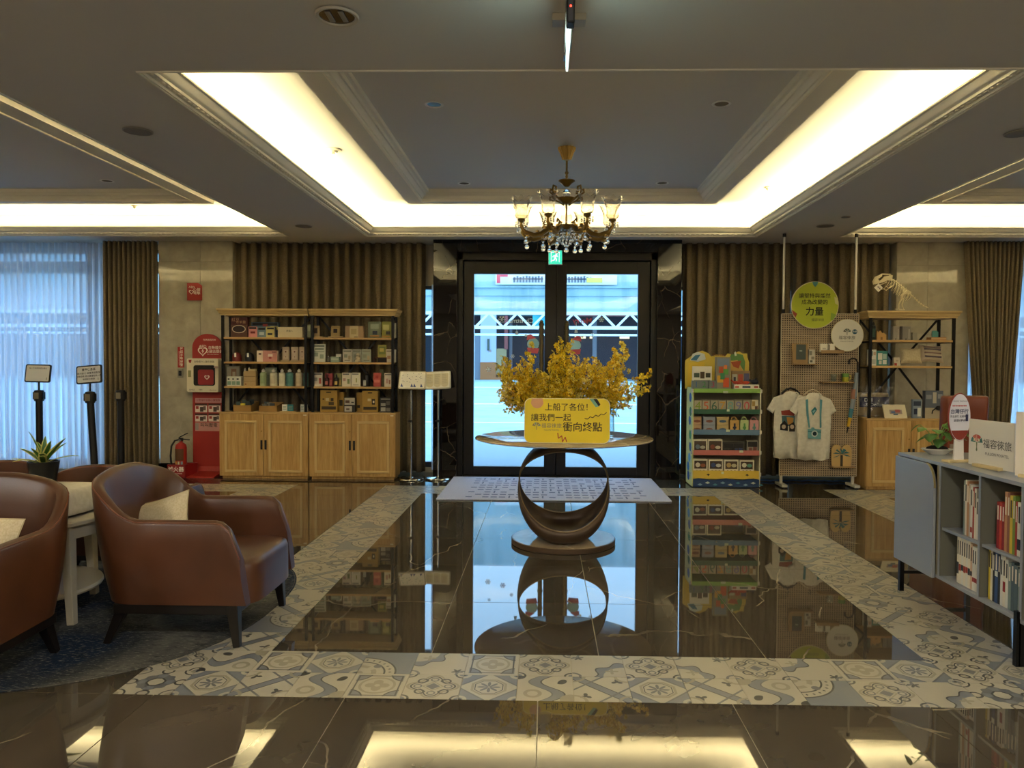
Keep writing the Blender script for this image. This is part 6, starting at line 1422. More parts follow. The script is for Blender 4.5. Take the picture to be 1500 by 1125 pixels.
for s_ in (-1, 1):
    l = bpy.data.lights.new('exit_panel_light', 'AREA'); l.shape = 'RECTANGLE'; l.size = .36; l.size_y = .06; l.energy = 0.55; l.color = (.72, .95, .92)
    o = bpy.data.objects.new('exit_panel_light', l); COL.objects.link(o); o.location = (.078+s_*.006, 2.75, 2.46); o.rotation_euler = (PI/2, 0, s_*PI/2)
def fitting(name, label, cat, px, py, z, r, kind, group=None):
    p_ = atz(px, py, z); t = thing(name, label, cat, (p_.x, p_.y, z), 0, group)
    if kind == 'lamp':
        MB().lathe([(r*.72, .04), (r*.72, -.001), (r*.78, -.004), (r*.98, -.004), (r, 0)], 28).build('trim_ring', mat('f2efe6', .4), t, smooth=True)
        MB().lathe([(0, -.0005), (r*.72, -.0005)], 24).build('lamp_face', mat('8f8878', .25, .4), t)
    elif kind == 'big':
        MB().lathe([(r*.80, .0), (r*.82, -.006), (r*.95, -.008), (r, 0)], 36).build('trim_ring', mat('cfc8b8', .4), t, smooth=True)
        MB().lathe([(0, -.0006), (r*.80, -.0006)], 30).build('reflector', mat('6a665e', .15, .9), t)
        for s_ in (-1, 1): MB().box(s_*r*.3-.012, s_*r*.3+.010, -r*.5, r*.5, -.006, -.0008).build('tube_lamp', mat('85817a', .3), t, bevel=.004)
    elif kind == 'speaker':
        MB().lathe([(0, -.003), (r*.9, -.004), (r, 0)], 32).build('grille', mat('8a8478', .7), t, smooth=True); MB().lathe([(r*.93, -.005), (r, -.004), (r*1.0, 0)], 32).build('rim', mat('a8a294', .5), t, smooth=True)
    else:
        MB().lathe([(0, -.028), (r*.5, -.027), (r*.62, -.012), (r, -.009), (r, 0)], 24).build('detector_body', mat('e9e3cc', .4), t, smooth=True); MB().lathe([(0, -.034), (r*.2, -.033), (r*.22, -.027)], 12).build('sensor', mat('c9c2aa', .4), t)
    return t
for (px, py, lb) in ((636, 153, 'small recessed lamp, near left in the grey tray ceiling'), (1057, 152, 'small recessed lamp, near right in the grey tray ceiling'), (680, 268.5, 'small recessed lamp, far left in the grey tray ceiling'), (970, 268, 'small recessed lamp, far right in the grey tray ceiling'), (157, 265, 'small recessed lamp in the grey ceiling of the left tray')):
    fitting('recessed_lamp', lb, 'ceiling lamp', px, py, 3.03, .064, 'lamp')
fitting('recessed_lamp', 'large recessed twin tube lamp in the near grey beam', 'ceiling lamp', 493.5, 23.5, 2.6955, .088, 'big')
for (px, py, lb) in ((202, 192, 'round speaker grille in the grey beam left, nearest the viewer'), (445, 331.5, 'round speaker grille in the grey beam left, far end'), (1209, 331, 'round speaker grille in the grey beam right, far end'), (1494, 195, 'round speaker grille in the grey beam right, cut by the edge')):
    fitting('ceiling_speaker', lb, 'speaker', px, py, 2.6955, .085, 'speaker')
fitting('ceiling_speaker', 'tiny round cap beside the far right speaker grille', 'speaker', 1239, 318, 2.6955, .04, 'speaker')
for (px, py, lb, r) in ((488, 219, 'round smoke detector on the lit left strip of the main tray', .062), (1125, 274, 'small sprinkler cap on the lit right strip of the main tray', .03), (197, 301.5, 'small sprinkler cap on the lit strip of the left tray', .03)):
    fitting('smoke_detector', lb, 'smoke detector', px, py, 2.9695, r, 'det')
# ================================================================ TOY RACK
YT = 7.98
tx0, tx1 = at(1015, 640, YT).x, at(1113.5, 640, YT).x; tcx = (tx0+tx1)/2; TW = tx1-tx0; TD = 0.34
tk = thing('toy_rack', 'green and yellow cardboard dinosaur toy rack beside the pegboard', 'toy rack', (tcx, YT, 0))
def TZ(py): return at(1064, py, YT).z
def TXp(px): return at(px, 640, YT).x-tcx
M_TG = mat('a9bf8a', .6)
zt0 = TZ(571)
for s_, x in ((-1, -TW/2), (1, TW/2)):
    MB().prism([(0.0, 0.01), (TD, 0.01), (TD, zt0+0.02), (0.03, zt0+0.02), (0.0, zt0-0.02)], x-.006, x+.006, 'yz').build('side_panel', mat('c9cc8e', .6) if s_ < 0 else mat('d8d4be', .6), tk)
sp_ = tk.children[0]
rr_ = random.Random(4)
for k, (z, c_) in enumerate(((.95, '3a6aa8'), (.80, '2f6e4c'), (.70, '2f5f9a'), (.55, '3a8a5a'), (.42, '2a5a8a'), (.30, '58a0d0'), (.2, '3a80c0'), (.10, '2a5a9a'))):
    MB().ball((-TW/2-.007, .10+.12*rr_.random(), z), .075, 8, 0, (.02, .9, .7)).build('animal_print', mat(c_, .6), sp_)
MB().box(-TW/2, TW/2, TD-.006, TD, .02, zt0+.0).build('back_panel', mat('a59f86', .7), tk)
lips = [(569.5, 575.5, '8fbf5a', 'lime'), (599.5, 606.5, '2f5f48', 'dark green'), (629.5, 637, '5f7f9c', 'blue'), (659.5, 667, 'c4746a', 'coral')]
TS = []
for (a, b_, c_, nm) in lips:
    MB().box(-TW/2+.007, TW/2-.007, -.004, .004, TZ(b_), TZ(a)).box(-TW/2+.007, TW/2-.007, .004, TD-.01, TZ(b_-1.5), TZ(b_-1.5)+.006).build('shelf', mat(c_, .55), tk, label=nm+' fronted shelf')
    TS.append(TZ(b_-1.5)+.007)
MB().box(-TW/2+.007, TW/2-.007, -.004, .004, TZ(701.5), TZ(689.5)).box(-TW/2+.007, TW/2-.007, .004, TD-.01, TZ(692), TZ(692)+.006).build('shelf', mat('dcbc4a', .55), tk, label='yellow fronted bottom shelf')
TS.append(TZ(692)+.007)
wave = [(-TW/2+.006, .005), (TW/2-.006, .005)]+[(TW/2-.006-(TW-.012)*k/12, TZ(702)+.010*math.sin(k*1.3)) for k in range(13)]
wv = MB().prism(wave, -.009, -.004).build('wave_base', mat('23406a', .6), tk)
for k in range(9): x = -TW/2+.05+k*.08; MB().prism([(x, .03+.02*(k % 2)), (x+.03, .045+.02*(k % 2)), (x+.055, .03+.02*(k % 2)), (x+.03, .02+.02*(k % 2))], -.0105, -.009).build('fish_print', mat(['7fa0b8', 'c8d0c0', '4f8a9a'][k % 3], .6), wv)
for (px, py) in ((1038, 696), (1095, 696)): x, z = TXp(px), TZ(py); MB().prism([(x-.02, z), (x, z+.016), (x+.02, z), (x+.006, z-.002), (x, z-.012), (x-.006, z-.002)], -.006, -.004).build('turtle_print', mat('3a3428', .6), tk)
for (px, py, w_) in ((1062, 574.5, .05), (1066, 601, .03), (1066, 631, .04), (1086, 661, .04), (1059, 692.5, .025)): x, z = TXp(px), TZ(py); MB().box(x-w_/2, x+w_/2, -.0065, -.004, z-.012, z+.012).build('price_strip', mat('ccd8b8', .5), tk)
for z in [TZ(p) for p in (573, 603, 633, 663, 695)]:
    MB().box(TW/2+.004, TW/2+.018, .0, .02, z-.02, z+.02).build('side_tab', mat('d4d0c0', .5), tk, bevel=.004); MB().box(-TW/2-.018, -TW/2-.004, .0, .02, z-.02, z+.02).build('side_tab', mat('a8b0c0', .5), tk, bevel=.004)
# header board
hd = [(-TW/2-.03, zt0), (-TW/2-.03, TZ(528)), (-TW/2+.01, TZ(524)), (-.27, TZ(516)), (-.20, TZ(513)), (-.13, TZ(517)), (-.10, TZ(522)), (-.05, TZ(519)), (.02, TZ(519)), (.05, TZ(522)), (.08, TZ(517)), (.11, TZ(518)), (.14, TZ(522)), (.17, TZ(516)), (.20, TZ(513.5)), (.24, TZ(517)), (.29, TZ(517)), (TW/2-.06, TZ(523)), (TW/2-.04, TZ(530)), (TW/2-.04, zt0)]
hb_ = MB().prism(hd, TD-.02, TD-.008).build('header_board', mat('cdb64a', .6), tk)
def hp_(pts, c_, k=0): MB().prism([(TXp(a), TZ(b)) for a, b in pts], TD-.0215-.001*k, TD-.02).build('header_print', mat(c_, .6), hb_)
hp_([(1018, 528), (1022, 518), (1030, 515), (1040, 518), (1042, 526), (1030, 530)], 'c9d4d0', 0); hp_([(1019, 527), (1026, 520), (1034, 519), (1028, 528)], '3f7a9a', 1)
hp_([(1076, 528), (1080, 519), (1088, 517), (1098, 519), (1102, 530), (1101, 545), (1090, 528)], '5f8a4a', 0); hp_([(1072, 530), (1090, 527), (1100, 545), (1072, 545)], 'c9a256', 1); hp_([(1080, 530), (1096, 528), (1092, 540), (1084, 537)], 'a8502c', 2)
hp_([(1016, 532), (1040, 530), (1040, 570), (1014, 570)], 'd8b83a', 0); hp_([(1085, 516), (1087, 514), (1089, 520), (1086, 521)], 'cfd8c8', 3)
text('Dinosaur', .04, hb_, (-.01, TD-.0225, TZ(519.5)), mat('8a5a2a', .6), bold=.02)
# products on the rack
def tbox(label, px0, px1, pyt, zb, y, dep, col, arts=(), txt=(), group=None, name='toy_box', cat='toy box', body='carton'): return carton(label, px0, px1, pyt, zb, YT+y, dep, col, arts, txt, name=name, cat=cat, group=group, body=body)
ztop_ = zt0+.026
MB().box(-TW/2+.006, TW/2-.006, .0, TD-.02, zt0+.0, zt0+.006).build('top_tray', mat('b5b48a', .6), tk)
ZTt = zt0+.007
t = tbox('white sticker book with tree drawings on top of the toy rack', 1014.5, 1043, 536.5, ZTt, .12, .02, 'e2dfd2', [(.08, .36, .5, .7, '4a5a4a'), (.4, .62, .45, .75, '5a4a34'), (.68, .92, .5, .7, '4a4a3a'), (.08, .92, .34, .38, '8a8a80')])
for k, (c1, c2, px, nm) in enumerate((('4a7ab0', '2f5a98', 1020, 'blue number one'), ('5f9a5a', '3f8a48', 1031.5, 'green number two'), ('c05a6a', 'a83a58', 1044.5, 'pink number three'))):
    tbox(nm+' toy in a clear pack on top of the toy rack', px-6, px+6, 557.5, ZTt, .01, .05, '6f7a78', (), [(str(k+1), .95, .5, .5, c2)], name='number_toy', cat='toy')
t = tbox('tall clear tube of colourful animal toys in the middle of the rack top', 1049, 1070.5, 523, ZTt, .03, .06, '8a8878', [(.1, .9, .72, .95, '7a8aa0'), (.2, .5, .5, .7, 'c05a30'), (.5, .85, .45, .62, '5a9a4a'), (.1, .5, .2, .42, 'd8a83a'), (.5, .9, .05, .35, 'c8542c'), (.3, .6, .3, .5, '3f8a5a'), (.55, .75, .62, .75, 'd87a3a')])
t = tbox('flat pack of round toy faces hanging behind the racer box', 1072, 1099, 543, ZTt, .16, .03, '9a7f58', [(.02, .3, .2, .8, 'b8b8a8'), (.1, .22, .4, .65, '2a2a34'), (.35, .6, .2, .8, 'b0503a'), (.66, .95, .2, .85, '54587a')])
t = tbox('white long toy box with red dinosaurs perched on it', 1075, 1112, 563.5, ZTt, -.0, .06, 'ddd8cc', [(.05, .2, .3, .7, 'a84a3a'), (.34, .66, .3, .7, '2f3f5a'), (.8, .96, .3, .7, 'a84a3a')])
for x, c_ in ((-.10, 'b03a24'), (-.0, 'c04a28')): MB().ball((x, .03, .07), .022, 8, 0, (1.8, .6, .8)).tube([(x-.03, .03, .075), (x-.055, .03, .095)], .008, 6).bar((x-.01, .03, .06), (x-.012, .03, .046), .008).bar((x+.015, .03, .06), (x+.015, .03, .046), .008).build('toy_dinosaur', mat(c_, .5), t, smooth=True)
t = thing('toy_shark', 'small black and white toy shark at the right end of the rack top', 'toy', (at(1111, 562, YT).x-.005, YT+.12, ZTt))
MB().ball((0, 0, .075), .032, 10, 0, (1.3, .7, .9)).prism([(-.005, .10), (.02, .10), (.015, .125)], -.003, .003).bar((-.03, 0, .075), (-.06, 0, .10), .012, .02).build('body', mat('1c2230', .4), t, smooth=True); MB().box(-.012, .012, -.012, .012, 0, .05).build('stand', mat('c8c8c0', .5), t)
cols = ['7f9a3a', 'd0603a', '3f6a58', 'd8a03a', '7fb0a0', '7a78a8', 'c8545c']
for k, d_ in enumerate('4567890'):
    px = 1022.5+k*11.9
    tbox('cardboard pack with number %s on the dark green shelf' % ['four', 'five', 'six', 'seven', 'eight', 'nine', 'zero'][k], px-5.6, px+5.6, 586, TS[1], .01, .05, '7f7866', [(.04, .96, .04, .96, 'aca48c')], [(d_, 1.0, .5, .48, cols[k])], name='number_toy', cat='toy')
tbox('patchwork patterned pack at the right end of the dark green shelf', 1101, 1111, 586, TS[1], .01, .05, 'cfc0a0', [(.1, .5, .5, .9, 'a88a4a'), (.5, .9, .1, .5, '6a4a3a'), (.55, .9, .6, .9, 'd8d0c0')])
for k, (a, b_, c_, an, nm) in enumerate(((1015.5, 1028, 'b0906c', '7a4a34', 'tan'), (1031, 1048.5, '9aa0a8', '8a5a44', 'grey'), (1050.5, 1068, 'c8b078', '4f6a80', 'yellow'))):
    zb = TS[2]
    for j in range(2):
        h_ = .083
        t = thing('toy_box', nm+' toy car box on the blue shelf, '+('lower' if j == 0 else 'upper')+' of its stack', 'toy box', ((at(a, 600, YT).x+at(b_, 600, YT).x)/2, YT+.01, zb+.001+j*(h_+.004))); w_ = at(b_, 600, YT).x-at(a, 600, YT).x
        MB().box(-w_/2, w_/2, 0, .09, 0, h_).build('carton', mat(c_, .6), t, bevel=.002)
        MB().ball((0, -.001, h_*.45), .03, 8, 0, (1.3, .05, .5)).build('print', mat(an, .6), t)
for (a, b_, c_, an, nm) in ((1069.5, 1083, 'c9a05a', '1f2a3a', 'ostrich'), (1084.5, 1097, 'b5c48a', '4f8a4a', 'cactus'), (1098.5, 1111.5, 'cf9a98', '5f8f84', 'dinosaur')):
    t = tbox('%s carry box with a handle on the blue shelf' % {'ostrich': 'orange', 'cactus': 'pale green', 'dinosaur': 'pink'}[nm], a, b_, 615.5, TS[2], .01, .07, c_, [(.4, .6, .15, .75, an), (.3, .7, .35, .5, an)])
    MB().tube([(.03*math.cos(q), .03, .125+.045*math.sin(q)) for q in [PI*k/8 for k in range(9)]], .005, 6).build('handle', mat(c_, .6), t)
def sets(px0, px1, pyt, zb, c1, c2, lb):
    t = tbox(lb, px0, px1, pyt, zb, .005, .08, 'e0d8c2', [(.08, .92, .22, .88, '4a3a2c')])
    w_ = at(px1, 600, YT).x-at(px0, 600, YT).x
    MB().ball((-w_*.18, -.003, .07), .026, 8, 0, (1, .1, 1)).build('print', mat(c1, .6), t); MB().ball((w_*.18, -.003, .065), .024, 8, 0, (1.2, .1, .8)).build('print', mat(c2, .6), t)
    for q in (.2, .45, .7): MB().box(-w_/2+q*w_, -w_/2+(q+.1)*w_, -.0015, 0, .004, .014).build('print', mat('6a4a34', .6), t)
sets(1015.5, 1036, 643.5, TS[3], '6f7f88', 'b8b09a', 'cream window box with grey pieces at the left of the coral shelf'); sets(1037, 1058.5, 643.5, TS[3], '8a4a34', 'cfc4aa', 'cream window box with brown and white pieces on the coral shelf')
for k, (px, c_, nm) in enumerate(((1067, '2c2a2a', 'black'), (1081, '3a4468', 'navy'), (1102, '7a4a40', 'brown and white'))):
    t = tbox('clear bag of %s toy animals on the coral shelf' % nm, px-8, px+9, 645 if k == 2 else 648, TS[3], .02, .05, '3a3632' if k < 2 else '8f887a', [(.1, .9, .5, .9, '1c1a1a'), (.2, .45, .1, .45, c_), (.55, .85, .15, .5, c_)])
for k, (c1, c2, nm) in enumerate((('d0c8b4', '9a5a3a', 'white and rust'), ('3f4f78', 'c8c4b8', 'navy and white'), ('a8905a', 'b0a88c', 'olive and cream'), ('d4cdb8', '5f9a84', 'white and green'))):
    a = 1015.5+k*22.7; sets(a, a+21, 672.5+.6*k, TS[4], c1, c2, 'cream window box with %s pieces on the yellow shelf' % nm)

# ================================================================ PEGBOARD STAND
YP = 8.05
pcx = at(1199.5, 600, YP).x; pk = thing('pegboard_stand', 'wooden pegboard panel on white poles holding shirts and small shelves', 'pegboard', (pcx, YP, 0))
def PZ(py, px=1200): return at(px, py, YP).z
PWd = 110.5*YP/FPX
M_PEGB, _b = newmat('pegboard_wood', .6, .3)
_v = coords('Object', (1.2, 9, 9)); _c = ramp(noise(_v, 4, 5, .6, .4), [(.35, '9c8a70'), (.65, 'b8a488')])
tc_ = E.nt.nodes.new('ShaderNodeTexCoord'); sx_ = E.nt.nodes.new('ShaderNodeSeparateXYZ'); E.nt.links.new(tc_.outputs['Object'], sx_.inputs[0])
fx_ = ffract(E(sx_.outputs[0])*42)-0.5; fz_ = ffract(E(sx_.outputs[2])*42)-0.5
hole = fhyp(fx_, fz_) < 0.26
E.nt.links.new(mixc(_c, hx('3a2c20'), hole), _b.inputs['Base Color'])
MB().box(-PWd/2, PWd/2, 0, .018, PZ(697), PZ(460)).build('board', M_PEGB, pk)
b = MB(); b.box(-PWd/2-.004, -PWd/2+.002, -.002, .02, PZ(697), PZ(460)); b.box(PWd/2-.002, PWd/2+.004, -.002, .02, PZ(697), PZ(460)); b.box(-PWd/2, PWd/2, -.002, .02, PZ(460), PZ(460)+.005); b.box(-PWd/2, PWd/2, -.002, .02, PZ(697)-.005, PZ(697))
b.build('board_edge', mat('c9bda4', .5), pk)
for s_ in (-1, 1):
    x = s_*(PWd/2-.025)
    MB().tube([(x, .035, PZ(462)), (x, .035, 2.66)], .0115, 12).build('pole', mat('e6e2d8', .3), pk, smooth=True)
    MB().tube([(x, .035, PZ(462)), (x, .035, PZ(453))], .016, 12).build('pole_joint', M_BLACK, pk); MB().tube([(x, .035, 2.665), (x, .035, 2.697)], .018, 12).build('pole_cap', M_BLACK, pk)
    MB().box(x-.014, x+.014, .02, .05, .02, PZ(690)).box(x-.03, x+.03, -.10, .15, .012, .04).build('foot', mat('c9c6ba', .4), pk, bevel=.003)
    MB().disc((x, -.08, 0), .018, 0, .012, 14).disc((x, .13, 0), .018, 0, .012, 14).build('foot_pad', M_BLACK, pk)
M_PSH = mat('a5865a', .5)
def bshelf(px0, px1, py, Y=YP, dep=.10, lip=0): 
    xa, xb = at(px0, py, YP-.05).x-pcx, at(px1, py, YP-.05).x-pcx; z = PZ(py)
    b = MB(); b.box(xa, xb, -dep, -.001, z-.012, z)
    if lip: b.box(xa, xb, -dep, -dep+.008, z, z+lip)
    b.build('small_shelf', M_PSH, pk, bevel=.001)
    for x in (xa+.03, xb-.03): MB().tube([(x, -.03, z-.014), (x, -.03, z-.03)], .006, 8).build('peg', M_PSH, pk)
    return z
z = bshelf(1161, 1196, 533); YB_ = YP-.06
def pitem(lb, px0, px1, pyt, zb, dep, col, arts=(), txt=(), **k): return carton(lb, px0, px1, pyt, zb, YB_-.02, dep, col, arts, txt, **k)
t = pitem('wooden box holding a grey green packet on the pegboard', 1162, 1184, 503, z, .05, 'a5865a', [(.2, .85, .2, .95, '4f5a54'), (.42, .6, .6, .66, 'a0a89c')])
pitem('small white patterned packet beside the wooden box on the pegboard', 1185, 1194, 512, z, .03, 'c8c4b4', [(.1, .5, .6, .9, '8a8a7c'), (.4, .9, .3, .5, '9a9484'), (.2, .6, .1, .25, '6a6a60')])
z = bshelf(1201, 1234, 516, dep=.09, lip=.02)
pitem('white cards in the upper tray of the pegboard, left half', 1202, 1212, 503.5, z, .03, 'e6e2d4', [(.3, .8, .3, .5, 'c0bcae')]); pitem('white cards in the upper tray of the pegboard, right half', 1213.5, 1223, 503.5, z, .03, 'e6e2d4', [(.0, .25, .1, .9, '8f8a7a')])
z = bshelf(1203, 1249, 559)
t = thing('mug', 'green and yellow mug on the middle shelf of the pegboard', 'mug', (at(1238.5, 550, YB_).x, YB_+.0, z+.001))
MB().lathe([(0, 0), (.030, 0), (.034, .01), (.036, .05)], 24).build('mug_body', mat('b5b03a', .3), t, smooth=True); MB().lathe([(.036, .05), (.037, .088), (.034, .088), (.033, .01), (0, .01)], 24).build('mug_rim', mat('6f9a4a', .3), t, smooth=True)
MB().tube([(.034, 0, .07), (.055, 0, .065), (.058, 0, .04), (.045, 0, .022), (.034, 0, .022)], .005, 8).build('handle', mat('c8b84a', .3), t, smooth=True)
t = thing('glass_cup', 'clear glass cup at the left of the mug', 'cup', (at(1221, 552, YB_).x, YB_+.0, z+.001)); MB().lathe([(0, .002), (.028, .002), (.033, .08), (.030, .08), (.026, .008), (0, .008)], 20).build('bowl', M_VASE, t, smooth=True)
# round signs
def round_sign(label, px, py, r, Y, col, txts, bgk):
    p_ = at(px, py, Y); t = thing('round_sign', label, 'sign', p_[:]); s_ = Y/FPX; r *= s_
    D_ = lambda rr, y0, y1, c_, nm: MB().prism([(rr*math.cos(2*PI*k/48), rr*math.sin(2*PI*k/48)) for k in range(48)], y0, y1).build(nm, mat(c_, .5), t)
    D_(r, -.004, .006, 'd8cfa4', 'board'); D_(r*.97, -.0055, -.0042, col, 'face')
    for (q, sz, x, y, c_, b_) in txts: text(q, sz*s_, t, ((x-px)*s_, -.0063, (py-y)*s_), mat(c_, .6), bold=b_)
    return t
t = round_sign('lime green round sign with black Chinese writing on the pegboard top', 1193.5, 447, 34.2, YP-.03, 'b3c02a', [('讓堅持與燦然', 7.6, 1193, 434, '2a2a14', .004), ('成為改變的', 7.6, 1193, 443, '2a2a14', .004), ('力量', 13.2, 1193, 457, '1c1c10', .012), ('福容徠旅', 4.6, 1198, 468.5, '7a8030', 0)], 0)
s_ = (YP-.03)/FPX
MB().prism([(-.03, .245), (.03, .245), (.022, .215), (0, .19), (-.022, .215)], -.0065, -.0055).build('teal_shape', mat('5fa09a', .6), t); MB().prism([(-.24, -.05), (-.185, -.09), (-.20, -.13), (-.225, -.10)], -.0065, -.0055).build('red_shape', mat('8a3a24', .6), t)
MB().prism([(.17, -.08), (.225, -.10), (.19, -.16), (.165, -.16)], -.0065, -.0055).build('green_shape', mat('8aa83a', .6), t); MB().prism([(.20, .09), (.24, .07), (.24, .0), (.21, .02)], -.0065, -.0055).build('pale_shape', mat('c9c88a', .6), t)
t = round_sign('white round sign with a tree emblem hanging over the board edge', 1241, 491, 23.3, YP-.06, 'dcd9cc', [('福容徠旅', 6.0, 1240.5, 495, '6a685e', .006), ('FULLON POSHTEL', 2.3, 1240.5, 500, '6a685e', 0)], 0)
tree_logo(t, (1240.5-1241)*s_, (491-487.5)*s_+.004, .042, [mat('5f6a60', .6), mat('6f6a5a', .6)], y=-.0062)
MB().prism([((1251.5-1241)*s_+.026*math.cos(2*PI*k/20), (491-486)*s_+.026*math.sin(2*PI*k/20)) for k in range(20)], -.0065, -.0055).build('blue_badge', mat('2f5f74', .6), t)
text('永續', .022, t, ((1251.5-1241)*s_, -.0068, (491-486)*s_), M_WHITE)
# T-shirts
M_SH1 = cloth('white_cotton', 'dedacb', 'd2cdbd', 30, .9, .2)
def shirt(label, pxc, pyt, Y, k=1.0, ang=0, mirror=1):
    """outline in photo pixels relative to the neck centre"""
    s_ = Y/FPX; p_ = at(pxc, pyt, Y); t = thing('t_shirt', label, 'shirt', p_[:], math.radians(ang))
    half = [(0, -4.5), (7, -3.2), (10.5, 0.5), (12, .5), (24, 5), (33, 22), (25, 28), (22.5, 23), (23.5, 60), (23, 92), (11, 94.5), (0, 93)]
    def width_at(y):
        pass
    out = [(x*k, -y*k) for x, y in half]+[(-x*k, -y*k) for x, y in half[::-1][1:-1]]
    out = [(-x, z) if mirror < 0 else (x, z) for x, z in out]
    import bmesh
    me = bpy.data.meshes.new('shirt'); bm = bmesh.new(); vs = [bm.verts.new((x*s_, 0, z*s_)) for x, z in out]
    f = bm.faces.new(vs); bmesh.ops.triangulate(bm, faces=[f])
    bmesh.ops.subdivide_edges(bm, edges=bm.edges[:], cuts=5, use_grid_fill=True)
    for v in bm.verts:
        x, z = v.co.x/s_, -v.co.z/s_
        v.co.y = 0.010*math.sin(x*0.16+z*0.03)*min(1, max(0, z)/60)+0.003*math.sin(x*.4+z*.09)-0.012*math.cos(x*.06)
    bm.to_mesh(me); bm.free(); me.materials.append(M_SH1); me.polygons.foreach_set('use_smooth', [True]*len(me.polygons))
    o = bpy.data.objects.new('fabric', me); COL.objects.link(o); o.parent = t; md = o.modifiers.new('s', 'SOLIDIFY'); md.thickness = .022; md.offset = 0
    MB().tube([((10.5*math.cos(a))*s_*k, -.012, (-1.5-4.5*math.sin(a))*s_*k+.0) for a in [PI*j/12 for j in range(13)]], .005, 6).build('collar', mat('cfcabb', .9), t, smooth=True)
    return t, s_
t, s_ = shirt('white T-shirt with a dark cartoon band print on a black hanger', 1157.5, 577.5, YP-.08)
def shp(t, pts, c_, y=-.030, nm='print'): MB().prism([(x*s_, -z*s_) for x, z in pts], y, y+.002).build(nm, mat(c_, .8), t)
shp(t, [(-14, 24), (2, 22), (6, 26), (5, 31), (-13, 30)], '8a3a2c'); shp(t, [(-13, 31), (6, 31), (6, 46), (-12, 46)], '4a6a6c', -.029); shp(t, [(-6, 33), (4, 34), (3, 42), (-4, 44)], 'b0803a', -.031)
shp(t, [(-15, 44), (-9, 38), (-4, 44), (-4, 53), (-15, 52)], '1d1814', -.032); shp(t, [(-2, 44), (4, 40), (7, 46), (6, 54), (-2, 54)], '1d1814', -.032)
for cx_ in (-10, 2): shp(t, [(cx_+3*math.cos(a), 47+3.2*math.sin(a)) for a in [2*PI*k/10 for k in range(10)]], 'bfa890', -.034)
def hanger(label, pxc, pyt, Y, col, thick):
    s_ = Y/FPX; p_ = at(pxc, pyt, Y); t = thing('hanger', label, 'hanger', p_[:])
    MB().tube([(-13*s_, 0, -2*s_), (-6*s_, 0, 4.0*s_), (0, 0, 6*s_), (6*s_, 0, 4.0*s_), (13*s_, 0, -2*s_)], thick, 8).build('shoulder', mat(col, .4), t, smooth=True)
    MB().tube([(0, 0, 6*s_), (0, 0, 10*s_), (2*s_, 0, 12*s_), (1.5*s_, .01, 14.5*s_), (-1*s_, .02, 14*s_)], .003, 6).build('hook', M_CHROME, t)
hanger('broad black hanger in the left T-shirt', 1158, 574.5, YP-.078, '15120f', .012)
t, s_ = shirt('white T-shirt with a teal camera and strap print, in front', 1191.5, 579.5, YP-.13)
shp(t, [(-12.5, 6), (-9, 5), (-8, 25), (-5.5, 46), (-7.5, 47), (-11, 28)], '5f98a0', -.030); shp(t, [(8, 5), (11.5, 6), (10.5, 28), (11, 46), (8.5, 47), (8, 25)], '5f98a0', -.030)
shp(t, [(-9, 48), (-4, 48), (-3.5, 46), (0, 46), (1, 48), (10.5, 49), (10, 63), (-8.5, 62)], '6fa6aa', -.032); shp(t, [(-8.8, 51), (10.3, 52), (10.2, 53.5), (-8.8, 52.5)], '3f7a80', -.033)
shp(t, [(1+4.6*math.cos(a), 55+4.8*math.sin(a)) for a in [2*PI*k/16 for k in range(16)]], 'b9c9c6', -.034); shp(t, [(1+2.9*math.cos(a), 55+3*math.sin(a)) for a in [2*PI*k/14 for k in range(14)]], '1f3a40', -.036)
shp(t, [(-4.5, 22), (1, 16), (4, 20), (-1.5, 29)], '2f7a80', -.033); shp(t, [(-2.8, 23), (0.5, 20), (1.8, 21.5), (-1.2, 25)], '8ab8ba', -.035)
hanger('thin pale wire hanger in the camera print T-shirt', 1190.5, 576.5, YP-.125, 'cfc2a4', .004)
# umbrella
p_ = at(1246, 560, YP-.06); t = thing('umbrella', 'folded colourful umbrella with black hook handle hanging on the pegboard', 'umbrella', (p_.x, p_.y, p_.z)); s_ = YP/FPX
def U(px, py): return ((px-1246)*s_, 0, (560-py)*s_)
MB().tube([U(1243, 534), U(1243.5, 528), U(1247, 525.5), U(1252, 526), U(1255.5, 531), U(1255.5, 546)], .009, 8).build('hook_handle', M_BLACK, t, smooth=True)
MB().tube([U(1254.5, 546), U(1252, 575), U(1248, 600)], [.018, .026, .022], 10).build('canopy', mat('8a97a0', .5), t, smooth=True)
MB().tube([U(1248, 598), U(1246, 611)], [.0235, .020], 10).build('teal_band', mat('3f7f90', .5), t, smooth=True); MB().tube([U(1246, 611), U(1243.5, 624)], [.0205, .014], 10).build('yellow_band', mat('d8b02a', .5), t, smooth=True)
MB().tube([U(1251, 570), U(1250, 584)], [.0265, .0265], 10).build('rust_band', mat('a0705a', .5), t, smooth=True); MB().tube([U(1243.5, 624), U(1242, 633)], [.008, .006], 8).build('tip', M_BLACK, t, smooth=True)
